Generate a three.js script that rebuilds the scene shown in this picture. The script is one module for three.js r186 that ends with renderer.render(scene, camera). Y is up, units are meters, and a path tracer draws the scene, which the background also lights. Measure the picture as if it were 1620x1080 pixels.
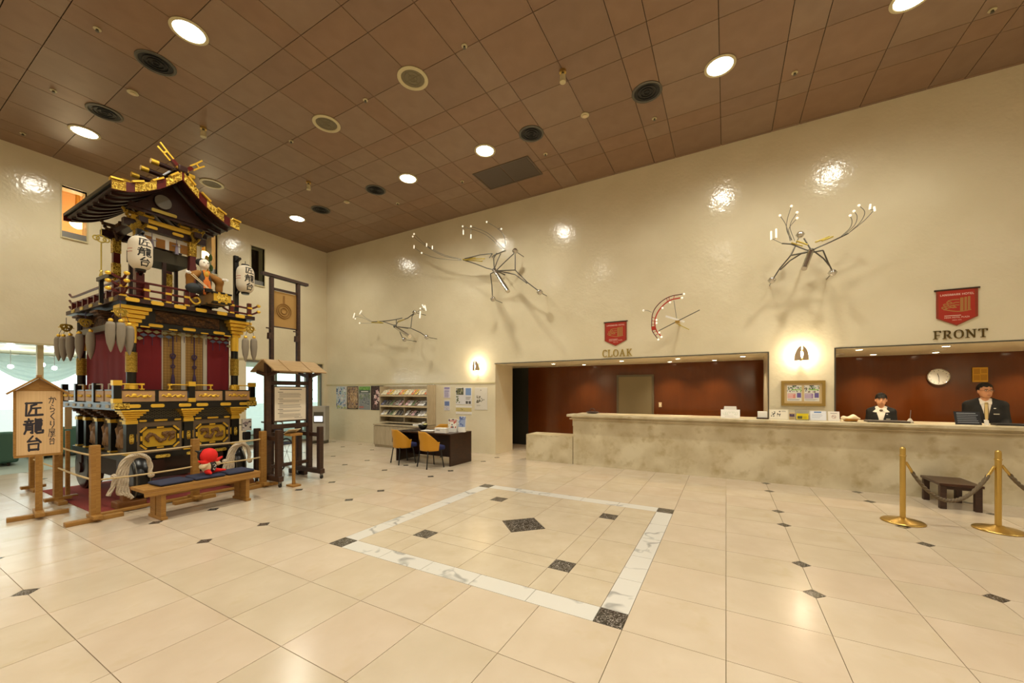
import * as THREE from 'three';
import { RoundedBoxGeometry } from 'three/addons/geometries/RoundedBoxGeometry.js';
import { TextGeometry } from 'three/addons/geometries/TextGeometry.js';
import { FontLoader } from 'three/addons/loaders/FontLoader.js';
import { MarchingCubes } from 'three/addons/objects/MarchingCubes.js';
import { mergeGeometries, mergeVertices } from 'three/addons/utils/BufferGeometryUtils.js';

// ---------------------------------------------------------------- camera, sky, exposure
const scene = new THREE.Scene();
const camera = new THREE.PerspectiveCamera(2 * Math.atan(620 / 610.85) * 180 / Math.PI, 1620 / 1240, 0.05, 200);
camera.setViewOffset(1620, 1240, 0, 0, 1620, 1080);      // rising-front lens: level camera, horizon below the middle
camera.position.set(0, 1.58, 0);
camera.rotation.set(0, 28.994 * Math.PI / 180, 0);
camera.updateMatrixWorld();
scene.background = new THREE.Color().setRGB(3.6, 3.7, 3.63);   // overcast daylight outside the lounge and door glass
const renderer = new THREE.WebGLRenderer({ antialias: true });
renderer.toneMapping = THREE.LinearToneMapping;
renderer.toneMappingExposure = 0.51;
renderer.shadowMap.enabled = true;
const LAMP = { color: new THREE.Color().setRGB(1, 0.955, 0.8), cd: 52, angle: 1.42, penumbra: 0.9, glow: 36 };
const SCONCE = { color: new THREE.Color().setRGB(1, 0.84, 0.6), cd: 3.8, glow: 22 };
const DOWN = { color: new THREE.Color().setRGB(1, 0.82, 0.55), cd: 13, glow: 45 };

// ---------------------------------------------------------------- room dimensions (metres)
const XL = -11.76, XR = 12.6, ZB = -8.35, ZF = 9.6, YC = 6.26;
const CX = -2.08, CZ = -6.29, CP = 2.0;                  // ceiling lattice: 2 m bays of 0.8 + 0.4 + 0.8

// ---------------------------------------------------------------- random, noise, textures
let seed = 12345;
const rnd = () => { seed = (seed + 0x6d2b79f5) | 0; let t = Math.imul(seed ^ (seed >>> 15), 1 | seed); t = (t + Math.imul(t ^ (t >>> 7), 61 | t)) ^ t; return ((t ^ (t >>> 14)) >>> 0) / 4294967296; };
const rr = (a, b) => a + (b - a) * rnd();
const pick = (a) => a[Math.floor(rnd() * a.length) % a.length];
function hash(x, y, s) { let h = Math.imul(x, 374761393) ^ Math.imul(y, 668265263) ^ Math.imul(s, 1274126177); h = Math.imul(h ^ (h >>> 13), 1274126177); return ((h ^ (h >>> 16)) >>> 0) / 4294967296; }
function vnoise(x, y, p, s) {                             // tileable value noise of period p
  const x0 = Math.floor(x), y0 = Math.floor(y), fx = x - x0, fy = y - y0, u = fx * fx * (3 - 2 * fx), v = fy * fy * (3 - 2 * fy);
  const m = (a) => ((a % p) + p) % p, a = m(x0), b = m(x0 + 1), c = m(y0), d = m(y0 + 1);
  const A = hash(a, c, s), B = hash(b, c, s), C = hash(a, d, s), D = hash(b, d, s);
  return A + (B - A) * u + (C - A) * v + (A - B - C + D) * u * v;
}
function fbm(u, v, p, oct, s) { let t = 0, a = 0.5, n = 0; for (let i = 0; i < oct; i++) { t += a * vnoise(u * p, v * p, p, s + i * 17); n += a; a *= 0.5; p *= 2; } return t / n; }
function dataTex(n, fn, srgb = true) {
  const d = new Uint8Array(n * n * 4);
  for (let y = 0; y < n; y++) for (let x = 0; x < n; x++) { const c = fn(x / n, y / n), o = (y * n + x) * 4; for (let k = 0; k < 3; k++) d[o + k] = Math.max(0, Math.min(255, c[k] * 255)); d[o + 3] = 255; }
  const t = new THREE.DataTexture(d, n, n); t.wrapS = t.wrapT = THREE.RepeatWrapping; t.magFilter = THREE.LinearFilter; t.minFilter = THREE.LinearFilter;
  if (srgb) t.colorSpace = THREE.SRGBColorSpace; t.needsUpdate = true; return t;
}
const hex = (h) => [(h >> 16 & 255) / 255, (h >> 8 & 255) / 255, (h & 255) / 255];
const lerp3 = (a, b, t) => [a[0] + (b[0] - a[0]) * t, a[1] + (b[1] - a[1]) * t, a[2] + (b[2] - a[2]) * t];
const cl01 = (x) => Math.max(0, Math.min(1, x));
function rep(t, rx, ry) { const c = t.clone(); c.repeat.set(rx, ry); c.needsUpdate = true; return c; }
function canvasTex(w, h, draw) {
  const c = document.createElement('canvas'); c.width = w; c.height = h; const g = c.getContext('2d'); draw(g, w, h);
  const t = new THREE.CanvasTexture(c); t.colorSpace = THREE.SRGBColorSpace; return t;
}
const grey = (x) => [x, x, x];
const T = {};
T.plaster = dataTex(256, (u, v) => lerp3(hex(0xddd1b2), hex(0xe5dabd), cl01((fbm(u, v, 3, 4, 5) - 0.3) * 2.2)));
T.plasterBump = dataTex(512, (u, v) => grey(0.6 * fbm(u, v, 16, 2, 31) + 0.4 * fbm(u, v, 48, 2, 8)), false);
T.tile = dataTex(512, (u, v) => { const a = fbm(u, v, 4, 5, 3), b = fbm(u + 0.3, v, 12, 3, 9); let c = lerp3(hex(0xcdc2b0), hex(0xd8cfc0), cl01((a - 0.25) * 2)); return lerp3(c, hex(0xc4b696), cl01((b - 0.66) * 2.4) * 0.55); });
T.emperador = dataTex(512, (u, v) => { const w = fbm(u, v, 8, 3, 41) * 0.12; const a = Math.abs(fbm(u + w, v - w, 14, 3, 21) - 0.5), b = Math.abs(fbm(u - w, v + w, 22, 2, 77) - 0.5); return lerp3(hex(0xc9c0b4), hex(0x2b2521), cl01(Math.min(a, b * 1.2) * 22)); });
T.carrara = dataTex(512, (u, v) => { const w = fbm(u, v, 4, 3, 14) * 0.35, a = Math.abs(fbm(u + w, v + w * 0.6, 3, 4, 61) - 0.5), m = fbm(u, v, 5, 3, 90); return lerp3(hex(0xa8a6a0), hex(0xd9d5cc), cl01(a * 20 + (m - 0.35) * 3)); });
T.travertine = dataTex(512, (u, v) => { const a = fbm(u, v, 5, 5, 2), b = fbm(u * 1 + 0.1, v, 16, 4, 55), w = fbm(u, v, 6, 3, 71); let c = lerp3(hex(0xb6a684), hex(0xd6caac), cl01((a - 0.28) * 2.1)); c = lerp3(c, hex(0x9a8458), cl01((b - 0.5) * 2.2) * 0.6); return lerp3(c, hex(0xe2d8bc), cl01((w - 0.52) * 2.6) * 0.55); });
T.officeWood = dataTex(512, (u, v) => { const g = fbm(u, v, 3, 3, 4), s = vnoise(u * 64 + g * 6, v * 4, 64, 3), m = fbm(u, v, 5, 4, 33); return lerp3(hex(0x5a2c0f), hex(0x6c3817), cl01(0.25 * s + 0.75 * m)); });
T.paleWood = dataTex(256, (u, v) => { const s = vnoise(u * 5, v * 64 + fbm(u, v, 4, 2, 5) * 5, 64, 6); return lerp3(hex(0xa0763a), hex(0xbd9450), cl01(s * 0.8 + fbm(u, v, 8, 3, 7) * 0.4 - 0.1)); });
T.darkWood = dataTex(256, (u, v) => { const s = vnoise(u * 5, v * 64 + fbm(u, v, 4, 2, 5) * 5, 64, 16); return lerp3(hex(0x2c1a10), hex(0x4a2d1c), cl01(s * 0.7 + fbm(u, v, 8, 3, 17) * 0.5 - 0.1)); });
T.ashWood = dataTex(256, (u, v) => { const s = vnoise(u * 64 + fbm(u, v, 4, 2, 5) * 5, v * 4, 64, 26); return lerp3(hex(0xa8977a), hex(0xbcab8c), s); });
T.filigree = dataTex(256, (u, v) => { const a = Math.abs(fbm(u, v, 8, 3, 101) - 0.5), b = Math.abs(fbm(u + 0.2, v, 12, 2, 131) - 0.5); return grey(cl01(1 - Math.min(a, b) * 12)); }, false);
T.filigreeColor = dataTex(256, (u, v) => { const a = Math.abs(fbm(u, v, 8, 3, 101) - 0.5), b = Math.abs(fbm(u + 0.2, v, 12, 2, 131) - 0.5); return lerp3(hex(0x8f6a20), hex(0xf0cd5a), cl01(1.15 - Math.min(a, b) * 9)); });
T.carving = dataTex(256, (u, v) => { const a = fbm(u, v, 8, 4, 201), r = Math.abs(fbm(u, v + 0.4, 10, 3, 211) - 0.5); return lerp3(hex(0x2a190c), hex(0x8a5d2c), cl01(a * 0.9 + r * 1.6 - 0.2)); });
T.carvingBump = dataTex(256, (u, v) => grey(cl01(fbm(u, v, 8, 4, 201) * 0.9 + Math.abs(fbm(u, v + 0.4, 10, 3, 211) - 0.5) * 1.6 - 0.2)), false);
T.hexes = dataTex(256, (u, v) => { const s = 4, x = u * s * 2, y = v * s * 2; const row = Math.floor(y), fx = ((x + (row & 1) * 0.5) % 1 + 1) % 1 - 0.5, fy = y - row - 0.5, d = Math.hypot(fx, fy); return lerp3(hex(0x8d8468), hex(0x26241c), cl01(Math.abs(d - 0.36) * 9) * cl01(d * 6)); });
T.brocade = dataTex(256, (u, v) => { const k = 6, x = Math.abs(((u * k) % 1) - 0.5), y = Math.abs(((v * k) % 1) - 0.5); return lerp3(hex(0x7d5c2a), hex(0x96753a), cl01((x + y - 0.4) * 4) * 0.7 + fbm(u, v, 16, 2, 3) * 0.3); });
T.net = dataTex(128, (u, v) => { const x = Math.abs(((u * 4) % 1) - 0.5), y = Math.abs(((v * 4) % 1) - 0.5), d = x + y; return d < 0.22 ? hex(0xb9a050) : d < 0.34 ? hex(0x23304a) : d < 0.42 ? hex(0x98905c) : hex(0x2a2c30); });
T.rope = dataTex(128, (u, v) => { const s = ((u * 8 + v * 4) % 1 + 1) % 1; return grey(Math.sin(s * Math.PI)); }, false);
T.weave = dataTex(128, (u, v) => grey(0.5 + 0.25 * Math.sin(u * 128 * 0.8) + 0.25 * Math.sin(v * 128 * 0.8)), false);
T.speck = dataTex(256, (u, v) => grey(fbm(u, v, 64, 2, 300)), false);
T.sheet = dataTex(256, (u, v) => lerp3(hex(0x856c56), hex(0x917862), fbm(u, v, 6, 4, 400)));

// ---------------------------------------------------------------- materials
const std = (o) => new THREE.MeshStandardMaterial(o), phy = (o) => new THREE.MeshPhysicalMaterial(o);
const M = {};
M.wall = std({ map: rep(T.plaster, 0.5, 0.5), roughness: 0.15, bumpMap: rep(T.plasterBump, 0.7, 0.7), bumpScale: 0.0034 });
M.wallPlain = std({ map: rep(T.plaster, 0.5, 0.5), roughness: 0.5 });
M.ceilBack = std({ color: 0x2b2019, roughness: 0.9 });
M.ceilPanel = [0xffffff, 0xf4efec, 0xfbf2ea].map((c) => std({ map: T.sheet, color: c, roughness: 0.42, metalness: 0.0 }));
M.grout = std({ color: 0x9c8c6c, roughness: 0.9 });
M.tile = [0xfdf4ea, 0xfaf1e7, 0xf8f0e4, 0xfbf0e6, 0xf6eee2].map((c) => std({ map: rep(T.tile, 0.7, 0.7), color: c, roughness: 0.21 }));
M.inlay = std({ map: rep(T.tile, 1.1, 1.1), color: 0xf8f1e4, roughness: 0.17 });
M.emperador = std({ map: rep(T.emperador, 4, 4), roughness: 0.17 });
M.carrara = std({ map: rep(T.carrara, 0.9, 0.9), roughness: 0.17 });
M.counter = std({ map: rep(T.travertine, 0.5, 0.5), roughness: 0.3 });
M.officeWood = std({ map: rep(T.officeWood, 0.35, 0.35), roughness: 0.14 });
M.officeDark = std({ color: 0x2f302a, roughness: 0.5 });
M.greyDoor = std({ color: 0x8c8064, roughness: 0.45 });
M.pale = std({ map: rep(T.paleWood, 2, 2), color: 0xe8dcc2, roughness: 0.55 });
M.dark = std({ map: rep(T.darkWood, 2, 2), roughness: 0.5 });
M.ash = std({ map: rep(T.ashWood, 2, 2), roughness: 0.5 });
M.plankRoof = std({ map: rep(T.ashWood, 3, 3), color: 0xf2dcbc, roughness: 0.6 });
M.deskWood = std({ map: rep(T.darkWood, 1.5, 1.5), color: 0xd8c0a8, roughness: 0.35 });
M.gold = std({ color: 0xf2c548, roughness: 0.36, metalness: 0.65 });
M.goldFil = std({ map: rep(T.filigreeColor, 4, 4), roughness: 0.35, metalness: 0.75, bumpMap: rep(T.filigree, 4, 4), bumpScale: 0.006 });
M.goldPaint = std({ color: 0xd8ac2c, roughness: 0.5, metalness: 0.15 });
M.black = std({ color: 0x0d0b0a, roughness: 0.28 });
M.redLac = std({ color: 0x541410, roughness: 0.3 });
M.brownLac = std({ color: 0x2c120a, roughness: 0.35 });
M.curtain = std({ color: 0x6e0d16, roughness: 0.85 });
M.brocade = std({ map: rep(T.brocade, 4, 4), roughness: 0.8 });
M.silver = std({ color: 0xb5ad9c, roughness: 0.7 });
M.carving = std({ map: rep(T.carving, 3, 3), roughness: 0.7, bumpMap: rep(T.carvingBump, 3, 3), bumpScale: 0.02 });
M.carveWood = std({ color: 0x7c5a34, roughness: 0.6 });
M.taupe = std({ color: 0x74624c, roughness: 0.5 });
M.tanPanel = std({ color: 0xb78f62, roughness: 0.55 });
M.hexes = std({ map: rep(T.hexes, 2.4, 2.4), roughness: 0.6 });
M.net = std({ color: 0x8f8860, roughness: 0.7 }); M.netBlue = std({ color: 0x4d5666, roughness: 0.8 });
M.hair = std({ color: 0x8c8272, roughness: 0.9 });
M.rope = std({ color: 0xdccbb0, roughness: 0.9, bumpMap: T.rope, bumpScale: 0.006 });
M.cord = std({ color: 0xc9b081, roughness: 0.9 });
M.purpleCord = std({ color: 0x3a2a48, roughness: 0.9 });
M.paper = phy({ color: 0xf0e6d2, roughness: 0.8, transmission: 0.25, thickness: 0 });
M.white = std({ color: 0xeeebe4, roughness: 0.6 });
M.navy = std({ color: 0x2b2f45, roughness: 0.9, bumpMap: rep(T.weave, 6, 6), bumpScale: 0.001 });
M.redMat = std({ color: 0x8a342c, roughness: 0.95 });
M.redCloth = std({ color: 0xd61a10, roughness: 0.8 });
M.redDark = std({ color: 0xa81c18, roughness: 0.85 });
M.cream = std({ color: 0xdcc7a0, roughness: 0.85 });
M.chrome = std({ color: 0xd0cdc6, roughness: 0.18, metalness: 1 });
M.steel = std({ color: 0x8c8a84, roughness: 0.4, metalness: 0.8 });
M.steelDark = std({ color: 0x6a675f, roughness: 0.35, metalness: 0.9 });
M.brass = std({ color: 0xcfae62, roughness: 0.28, metalness: 0.95 });
M.brassRod = std({ color: 0xc9b25a, roughness: 0.35, metalness: 0.8 });
M.redEnamel = std({ color: 0xb8331a, roughness: 0.4 });
M.yellowLeather = std({ color: 0xc48a1a, roughness: 0.5 });
M.blueSeat = std({ color: 0x1f2350, roughness: 0.85 });
M.blackMetal = std({ color: 0x151311, roughness: 0.45 });
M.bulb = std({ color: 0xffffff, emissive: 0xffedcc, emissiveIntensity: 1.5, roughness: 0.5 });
M.glass = phy({ color: 0xf6fbf9, roughness: 0.02, transmission: 1, thickness: 0, ior: 1.45 });
M.doorGlass = phy({ color: 0xf4faf8, roughness: 0.02, transmission: 1, thickness: 0, ior: 1.45 });
M.sofa = std({ color: 0x4e6f62, roughness: 0.85 });
M.sheer = phy({ color: 0xc3d6d2, roughness: 0.95, transmission: 0.45, thickness: 0 });
M.carpet = std({ color: 0x9aa39a, roughness: 0.9 });
M.creamMetal = std({ color: 0xc9bd94, roughness: 0.45 });
M.skin = std({ color: 0xdba078, roughness: 0.6 });
M.suit = std({ color: 0x131210, roughness: 0.8 });
M.shirt = std({ color: 0xe9e2d6, roughness: 0.7 });
M.blackHair = std({ color: 0x14100d, roughness: 0.6 });
M.leaf = std({ color: 0x2e3a20, roughness: 0.6 });
M.orangeRoom = std({ color: 0xe0b884, roughness: 0.8 });

// ---------------------------------------------------------------- geometry helpers (all return non-indexed geometry with position, normal, uv in metres)
const V3 = (x, y, z) => new THREE.Vector3(x, y, z);
function flat(g) { if (g.index) g = g.toNonIndexed(); for (const k of Object.keys(g.attributes)) if (!['position', 'normal', 'uv'].includes(k)) g.deleteAttribute(k); if (!g.attributes.uv) g.setAttribute('uv', new THREE.BufferAttribute(new Float32Array(g.attributes.position.count * 2), 2)); g.clearGroups(); return g; }
function boxUV(g, ou = 0, ov = 0) {                       // uv from position along each face's own axes
  const p = g.attributes.position, n = g.attributes.normal, uv = g.attributes.uv;
  for (let i = 0; i < p.count; i++) { const ax = Math.abs(n.getX(i)), ay = Math.abs(n.getY(i)), az = Math.abs(n.getZ(i)); if (ay >= ax && ay >= az) uv.setXY(i, p.getX(i) + ou, p.getZ(i) + ov); else if (ax >= az) uv.setXY(i, p.getZ(i) + ou, p.getY(i) + ov); else uv.setXY(i, p.getX(i) + ou, p.getY(i) + ov); }
  return g;
}
function bx(w, h, d, x = 0, y = 0, z = 0, rx = 0, ry = 0, rz = 0) {
  const g = boxUV(flat(new THREE.BoxGeometry(w, h, d)), x, y);
  if (rx || ry || rz) g.applyMatrix4(new THREE.Matrix4().makeRotationFromEuler(new THREE.Euler(rx, ry, rz)));
  return g.translate(x, y, z);
}
const bb = (x0, x1, y0, y1, z0, z1) => boxUV(bx(Math.abs(x1 - x0), Math.abs(y1 - y0), Math.abs(z1 - z0), (x0 + x1) / 2, (y0 + y1) / 2, (z0 + z1) / 2));
function rbx(w, h, d, x = 0, y = 0, z = 0, r = 0.01, rx = 0, ry = 0, rz = 0, seg = 2) {
  const g = boxUV(flat(new RoundedBoxGeometry(w, h, d, seg, Math.min(r, w / 2.01, h / 2.01, d / 2.01))), x, y);
  if (rx || ry || rz) g.applyMatrix4(new THREE.Matrix4().makeRotationFromEuler(new THREE.Euler(rx, ry, rz)));
  return g.translate(x, y, z);
}
function cyl(r1, r2, h, x = 0, y = 0, z = 0, seg = 16, axis = 'y') {
  const g = flat(new THREE.CylinderGeometry(r1, r2, h, seg));
  if (axis === 'x') g.rotateZ(Math.PI / 2); if (axis === 'z') g.rotateX(Math.PI / 2);
  return g.translate(x, y, z);
}
const sph = (r, x = 0, y = 0, z = 0, ws = 16, hs = 12) => flat(new THREE.SphereGeometry(r, ws, hs)).translate(x, y, z);
const ell = (rx, ry, rz, x = 0, y = 0, z = 0, ws = 16, hs = 12) => flat(new THREE.SphereGeometry(1, ws, hs).scale(rx, ry, rz)).translate(x, y, z);
const tor = (R, r, x = 0, y = 0, z = 0, axis = 'z', arc = Math.PI * 2, rs = 8, ts = 28) => { const g = flat(new THREE.TorusGeometry(R, r, rs, ts, arc)); if (axis === 'y') g.rotateX(Math.PI / 2); if (axis === 'x') g.rotateY(Math.PI / 2); return g.translate(x, y, z); };
function rod(a, b, r, seg = 8, r2 = r) {
  const A = V3(...a), B = V3(...b), d = B.clone().sub(A), L = d.length();
  const g = flat(new THREE.CylinderGeometry(r2, r, L, seg)); g.applyQuaternion(new THREE.Quaternion().setFromUnitVectors(V3(0, 1, 0), d.divideScalar(L)));
  return g.translate((A.x + B.x) / 2, (A.y + B.y) / 2, (A.z + B.z) / 2);
}
function bar(a, b, w, h, up = [0, 1, 0]) {                // box of section w x h between two points
  const A = V3(...a), B = V3(...b), d = B.clone().sub(A), L = d.length(), z = d.clone().normalize(), x = V3(...up).cross(z).normalize(), y = z.clone().cross(x);
  const g = boxUV(flat(new THREE.BoxGeometry(w, h, L)), a[0], a[1]); g.applyMatrix4(new THREE.Matrix4().makeBasis(x, y, z)); return g.translate((A.x + B.x) / 2, (A.y + B.y) / 2, (A.z + B.z) / 2);
}
function tube(pts, r, seg = 24, rs = 6, uvs = 1) {
  const c = new THREE.CatmullRomCurve3(pts.map((p) => V3(...p)), false, 'centripetal'), g = flat(new THREE.TubeGeometry(c, seg, r, rs, false));
  if (uvs) { const L = c.getLength(), uv = g.attributes.uv; for (let i = 0; i < uv.count; i++) uv.setXY(i, uv.getX(i) * L / (r * 12) * uvs, uv.getY(i)); }
  return g;
}
const lathe = (pts, seg = 24, x = 0, y = 0, z = 0) => flat(new THREE.LatheGeometry(pts.map((p) => new THREE.Vector2(...p)), seg)).translate(x, y, z);
function shapeOf(pts) { const s = new THREE.Shape(); pts.forEach((p, i) => (i ? s.lineTo(...p) : s.moveTo(...p))); s.closePath(); return s; }
function ext(shape, depth, bev = 0, cs = 12) { return flat(new THREE.ExtrudeGeometry(shape, { depth, bevelEnabled: bev > 0, bevelSize: bev, bevelThickness: bev, bevelSegments: 1, curveSegments: cs })); }
const onX = (g) => g.rotateY(Math.PI / 2);                // turns a shape drawn in xy (its normal +z) to face +x; its x runs to -z
function polyPrism(pts, y0, y1, ou = 0, ov = 0) {         // convex floor piece: points (x, z), wound so that the top faces up
  const P = [], N = [], U = [], n = pts.length; let a = 0;
  for (let i = 0; i < n; i++) { const p = pts[i], q = pts[(i + 1) % n]; a += p[0] * q[1] - q[0] * p[1]; }
  if (a > 0) pts = pts.slice().reverse();
  for (let i = 1; i < n - 1; i++) for (const p of [pts[0], pts[i], pts[i + 1]]) { P.push(p[0], y1, p[1]); N.push(0, 1, 0); U.push(p[0] + ou, p[1] + ov); }
  for (let i = 0; i < n; i++) {
    const p = pts[i], q = pts[(i + 1) % n], L = Math.hypot(q[0] - p[0], q[1] - p[1]), nx = -(q[1] - p[1]) / L, nz = (q[0] - p[0]) / L;
    for (const [r, y] of [[p, y1], [p, y0], [q, y0], [p, y1], [q, y0], [q, y1]]) { P.push(r[0], y, r[1]); N.push(nx, 0, nz); U.push(r[0] + ou, y + ov); }
  }
  const g = new THREE.BufferGeometry(); g.setAttribute('position', new THREE.Float32BufferAttribute(P, 3)); g.setAttribute('normal', new THREE.Float32BufferAttribute(N, 3)); g.setAttribute('uv', new THREE.Float32BufferAttribute(U, 2)); return g;
}
function planeUV01(w, h) { return flat(new THREE.PlaneGeometry(w, h)); }

// ---------------------------------------------------------------- object helpers
const names = {};
const numbered = (n) => { const k = names[n] = (names[n] ?? -1) + 1; return k ? n + '_' + String(k).padStart(3, '0') : n; };
const merge = (gs) => (Array.isArray(gs) ? (gs.length === 1 ? gs[0] : mergeGeometries(gs)) : gs);
function obj(name, gs, mat, parent = scene) { const m = new THREE.Mesh(merge(gs), mat); m.name = parent === scene ? numbered(name) : name; parent.add(m); return m; }
function tag(o, label, category, group) { Object.assign(o.userData, { label, category }); if (group) o.userData.group = group; return o; }
function thing(name, label, category, pos = [0, 0, 0], turn = 0, group) { const o = new THREE.Group(); o.name = numbered(name); scene.add(o); o.position.set(...pos); o.rotation.y = turn; return tag(o, label, category, group); }
function struct(name, gs, mat, parent = scene) { const m = obj(name, gs, mat, parent); if (parent === scene) m.userData.kind = 'structure'; return m; }
function structGroup(name) { const o = new THREE.Group(); o.name = numbered(name); o.userData.kind = 'structure'; scene.add(o); return o; }
function dup(root, pos, turn, label, group) { const r = root.clone(); r.name = numbered(root.name.replace(/_\d{3}$/, '')); r.userData = { ...root.userData }; scene.add(r); if (pos) r.position.set(...pos); if (turn !== undefined) r.rotation.y = turn; if (label) r.userData.label = label; if (group) r.userData.group = group; return r; }
function spot(parent, name, pos, target, L, radius) {
  const s = new THREE.SpotLight(L.color, L.cd, 0, L.angle, L.penumbra); s.name = name; s.position.set(...pos); s.shadow.radius = radius / 0.02; s.castShadow = true; parent.add(s);
  s.target.position.set(...target); parent.add(s.target); return s;
}
function point(parent, name, pos, color, cd, radius) { const s = new THREE.PointLight(color, cd); s.name = name; s.position.set(...pos); s.shadow.radius = radius / 0.02; s.castShadow = true; parent.add(s); return s; }
// a solid from a distance function: marching cubes on a grid, sampled inside the given box
function solid(fn, c, half, res) {
  const mc = new MarchingCubes(res, M.white, false, false, 400000); mc.isolation = 0;
  const n = mc.size, h2 = mc.halfsize, f = mc.field;
  for (let k = 0; k < n; k++) for (let j = 0; j < n; j++) for (let i = 0; i < n; i++) f[mc.size2 * k + n * j + i] = -fn(c[0] + (i - h2) / h2 * half, c[1] + (j - h2) / h2 * half, c[2] + (k - h2) / h2 * half);
  mc.update();
  const g = new THREE.BufferGeometry(), m = mc.count;
  const P = mc.positionArray.slice(0, m * 3), N = mc.normalArray.slice(0, m * 3);
  for (let i = 0; i < m; i++) for (let k = 0; k < 3; k++) P[i * 3 + k] = P[i * 3 + k] * half + c[k];
  g.setAttribute('position', new THREE.BufferAttribute(P, 3));
  let w = mergeVertices(g, half * 1e-5); w.computeVertexNormals(); return flat(w);
}
const capsule = (x, y, z, a, b, ra, rb) => { const dx = b[0] - a[0], dy = b[1] - a[1], dz = b[2] - a[2], t = cl01(((x - a[0]) * dx + (y - a[1]) * dy + (z - a[2]) * dz) / (dx * dx + dy * dy + dz * dz + 1e-9)); return Math.hypot(x - a[0] - dx * t, y - a[1] - dy * t, z - a[2] - dz * t) - (ra + (rb - ra) * t); };
const elli = (x, y, z, c, r) => { const k = Math.hypot((x - c[0]) / r[0], (y - c[1]) / r[1], (z - c[2]) / r[2]); return (k - 1) * Math.min(...r); };
const smin = (a, b, k) => { const h = cl01(0.5 + 0.5 * (b - a) / k); return b + (a - b) * h - k * h * (1 - h); };
// ================================================================ THE SETTING
// score of a small flat piece: how large it shows in the picture (0 when it is out of the frame)
const FW = V3(0, 0, -1).applyQuaternion(camera.quaternion), RT = V3(1, 0, 0).applyQuaternion(camera.quaternion);
function shown(x, y, z, area, m = 60) {
  const d = V3(x, y - 1.58, z), w = d.dot(FW); if (w < 0.4) return 0;
  const u = 810 + 610.85 * d.dot(RT) / w, v = 620 - 610.85 * d.y / w;
  return u < -m || u > 1620 + m || v < -m || v > 1080 + m ? 0 : area / (w * w * w);
}
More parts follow.
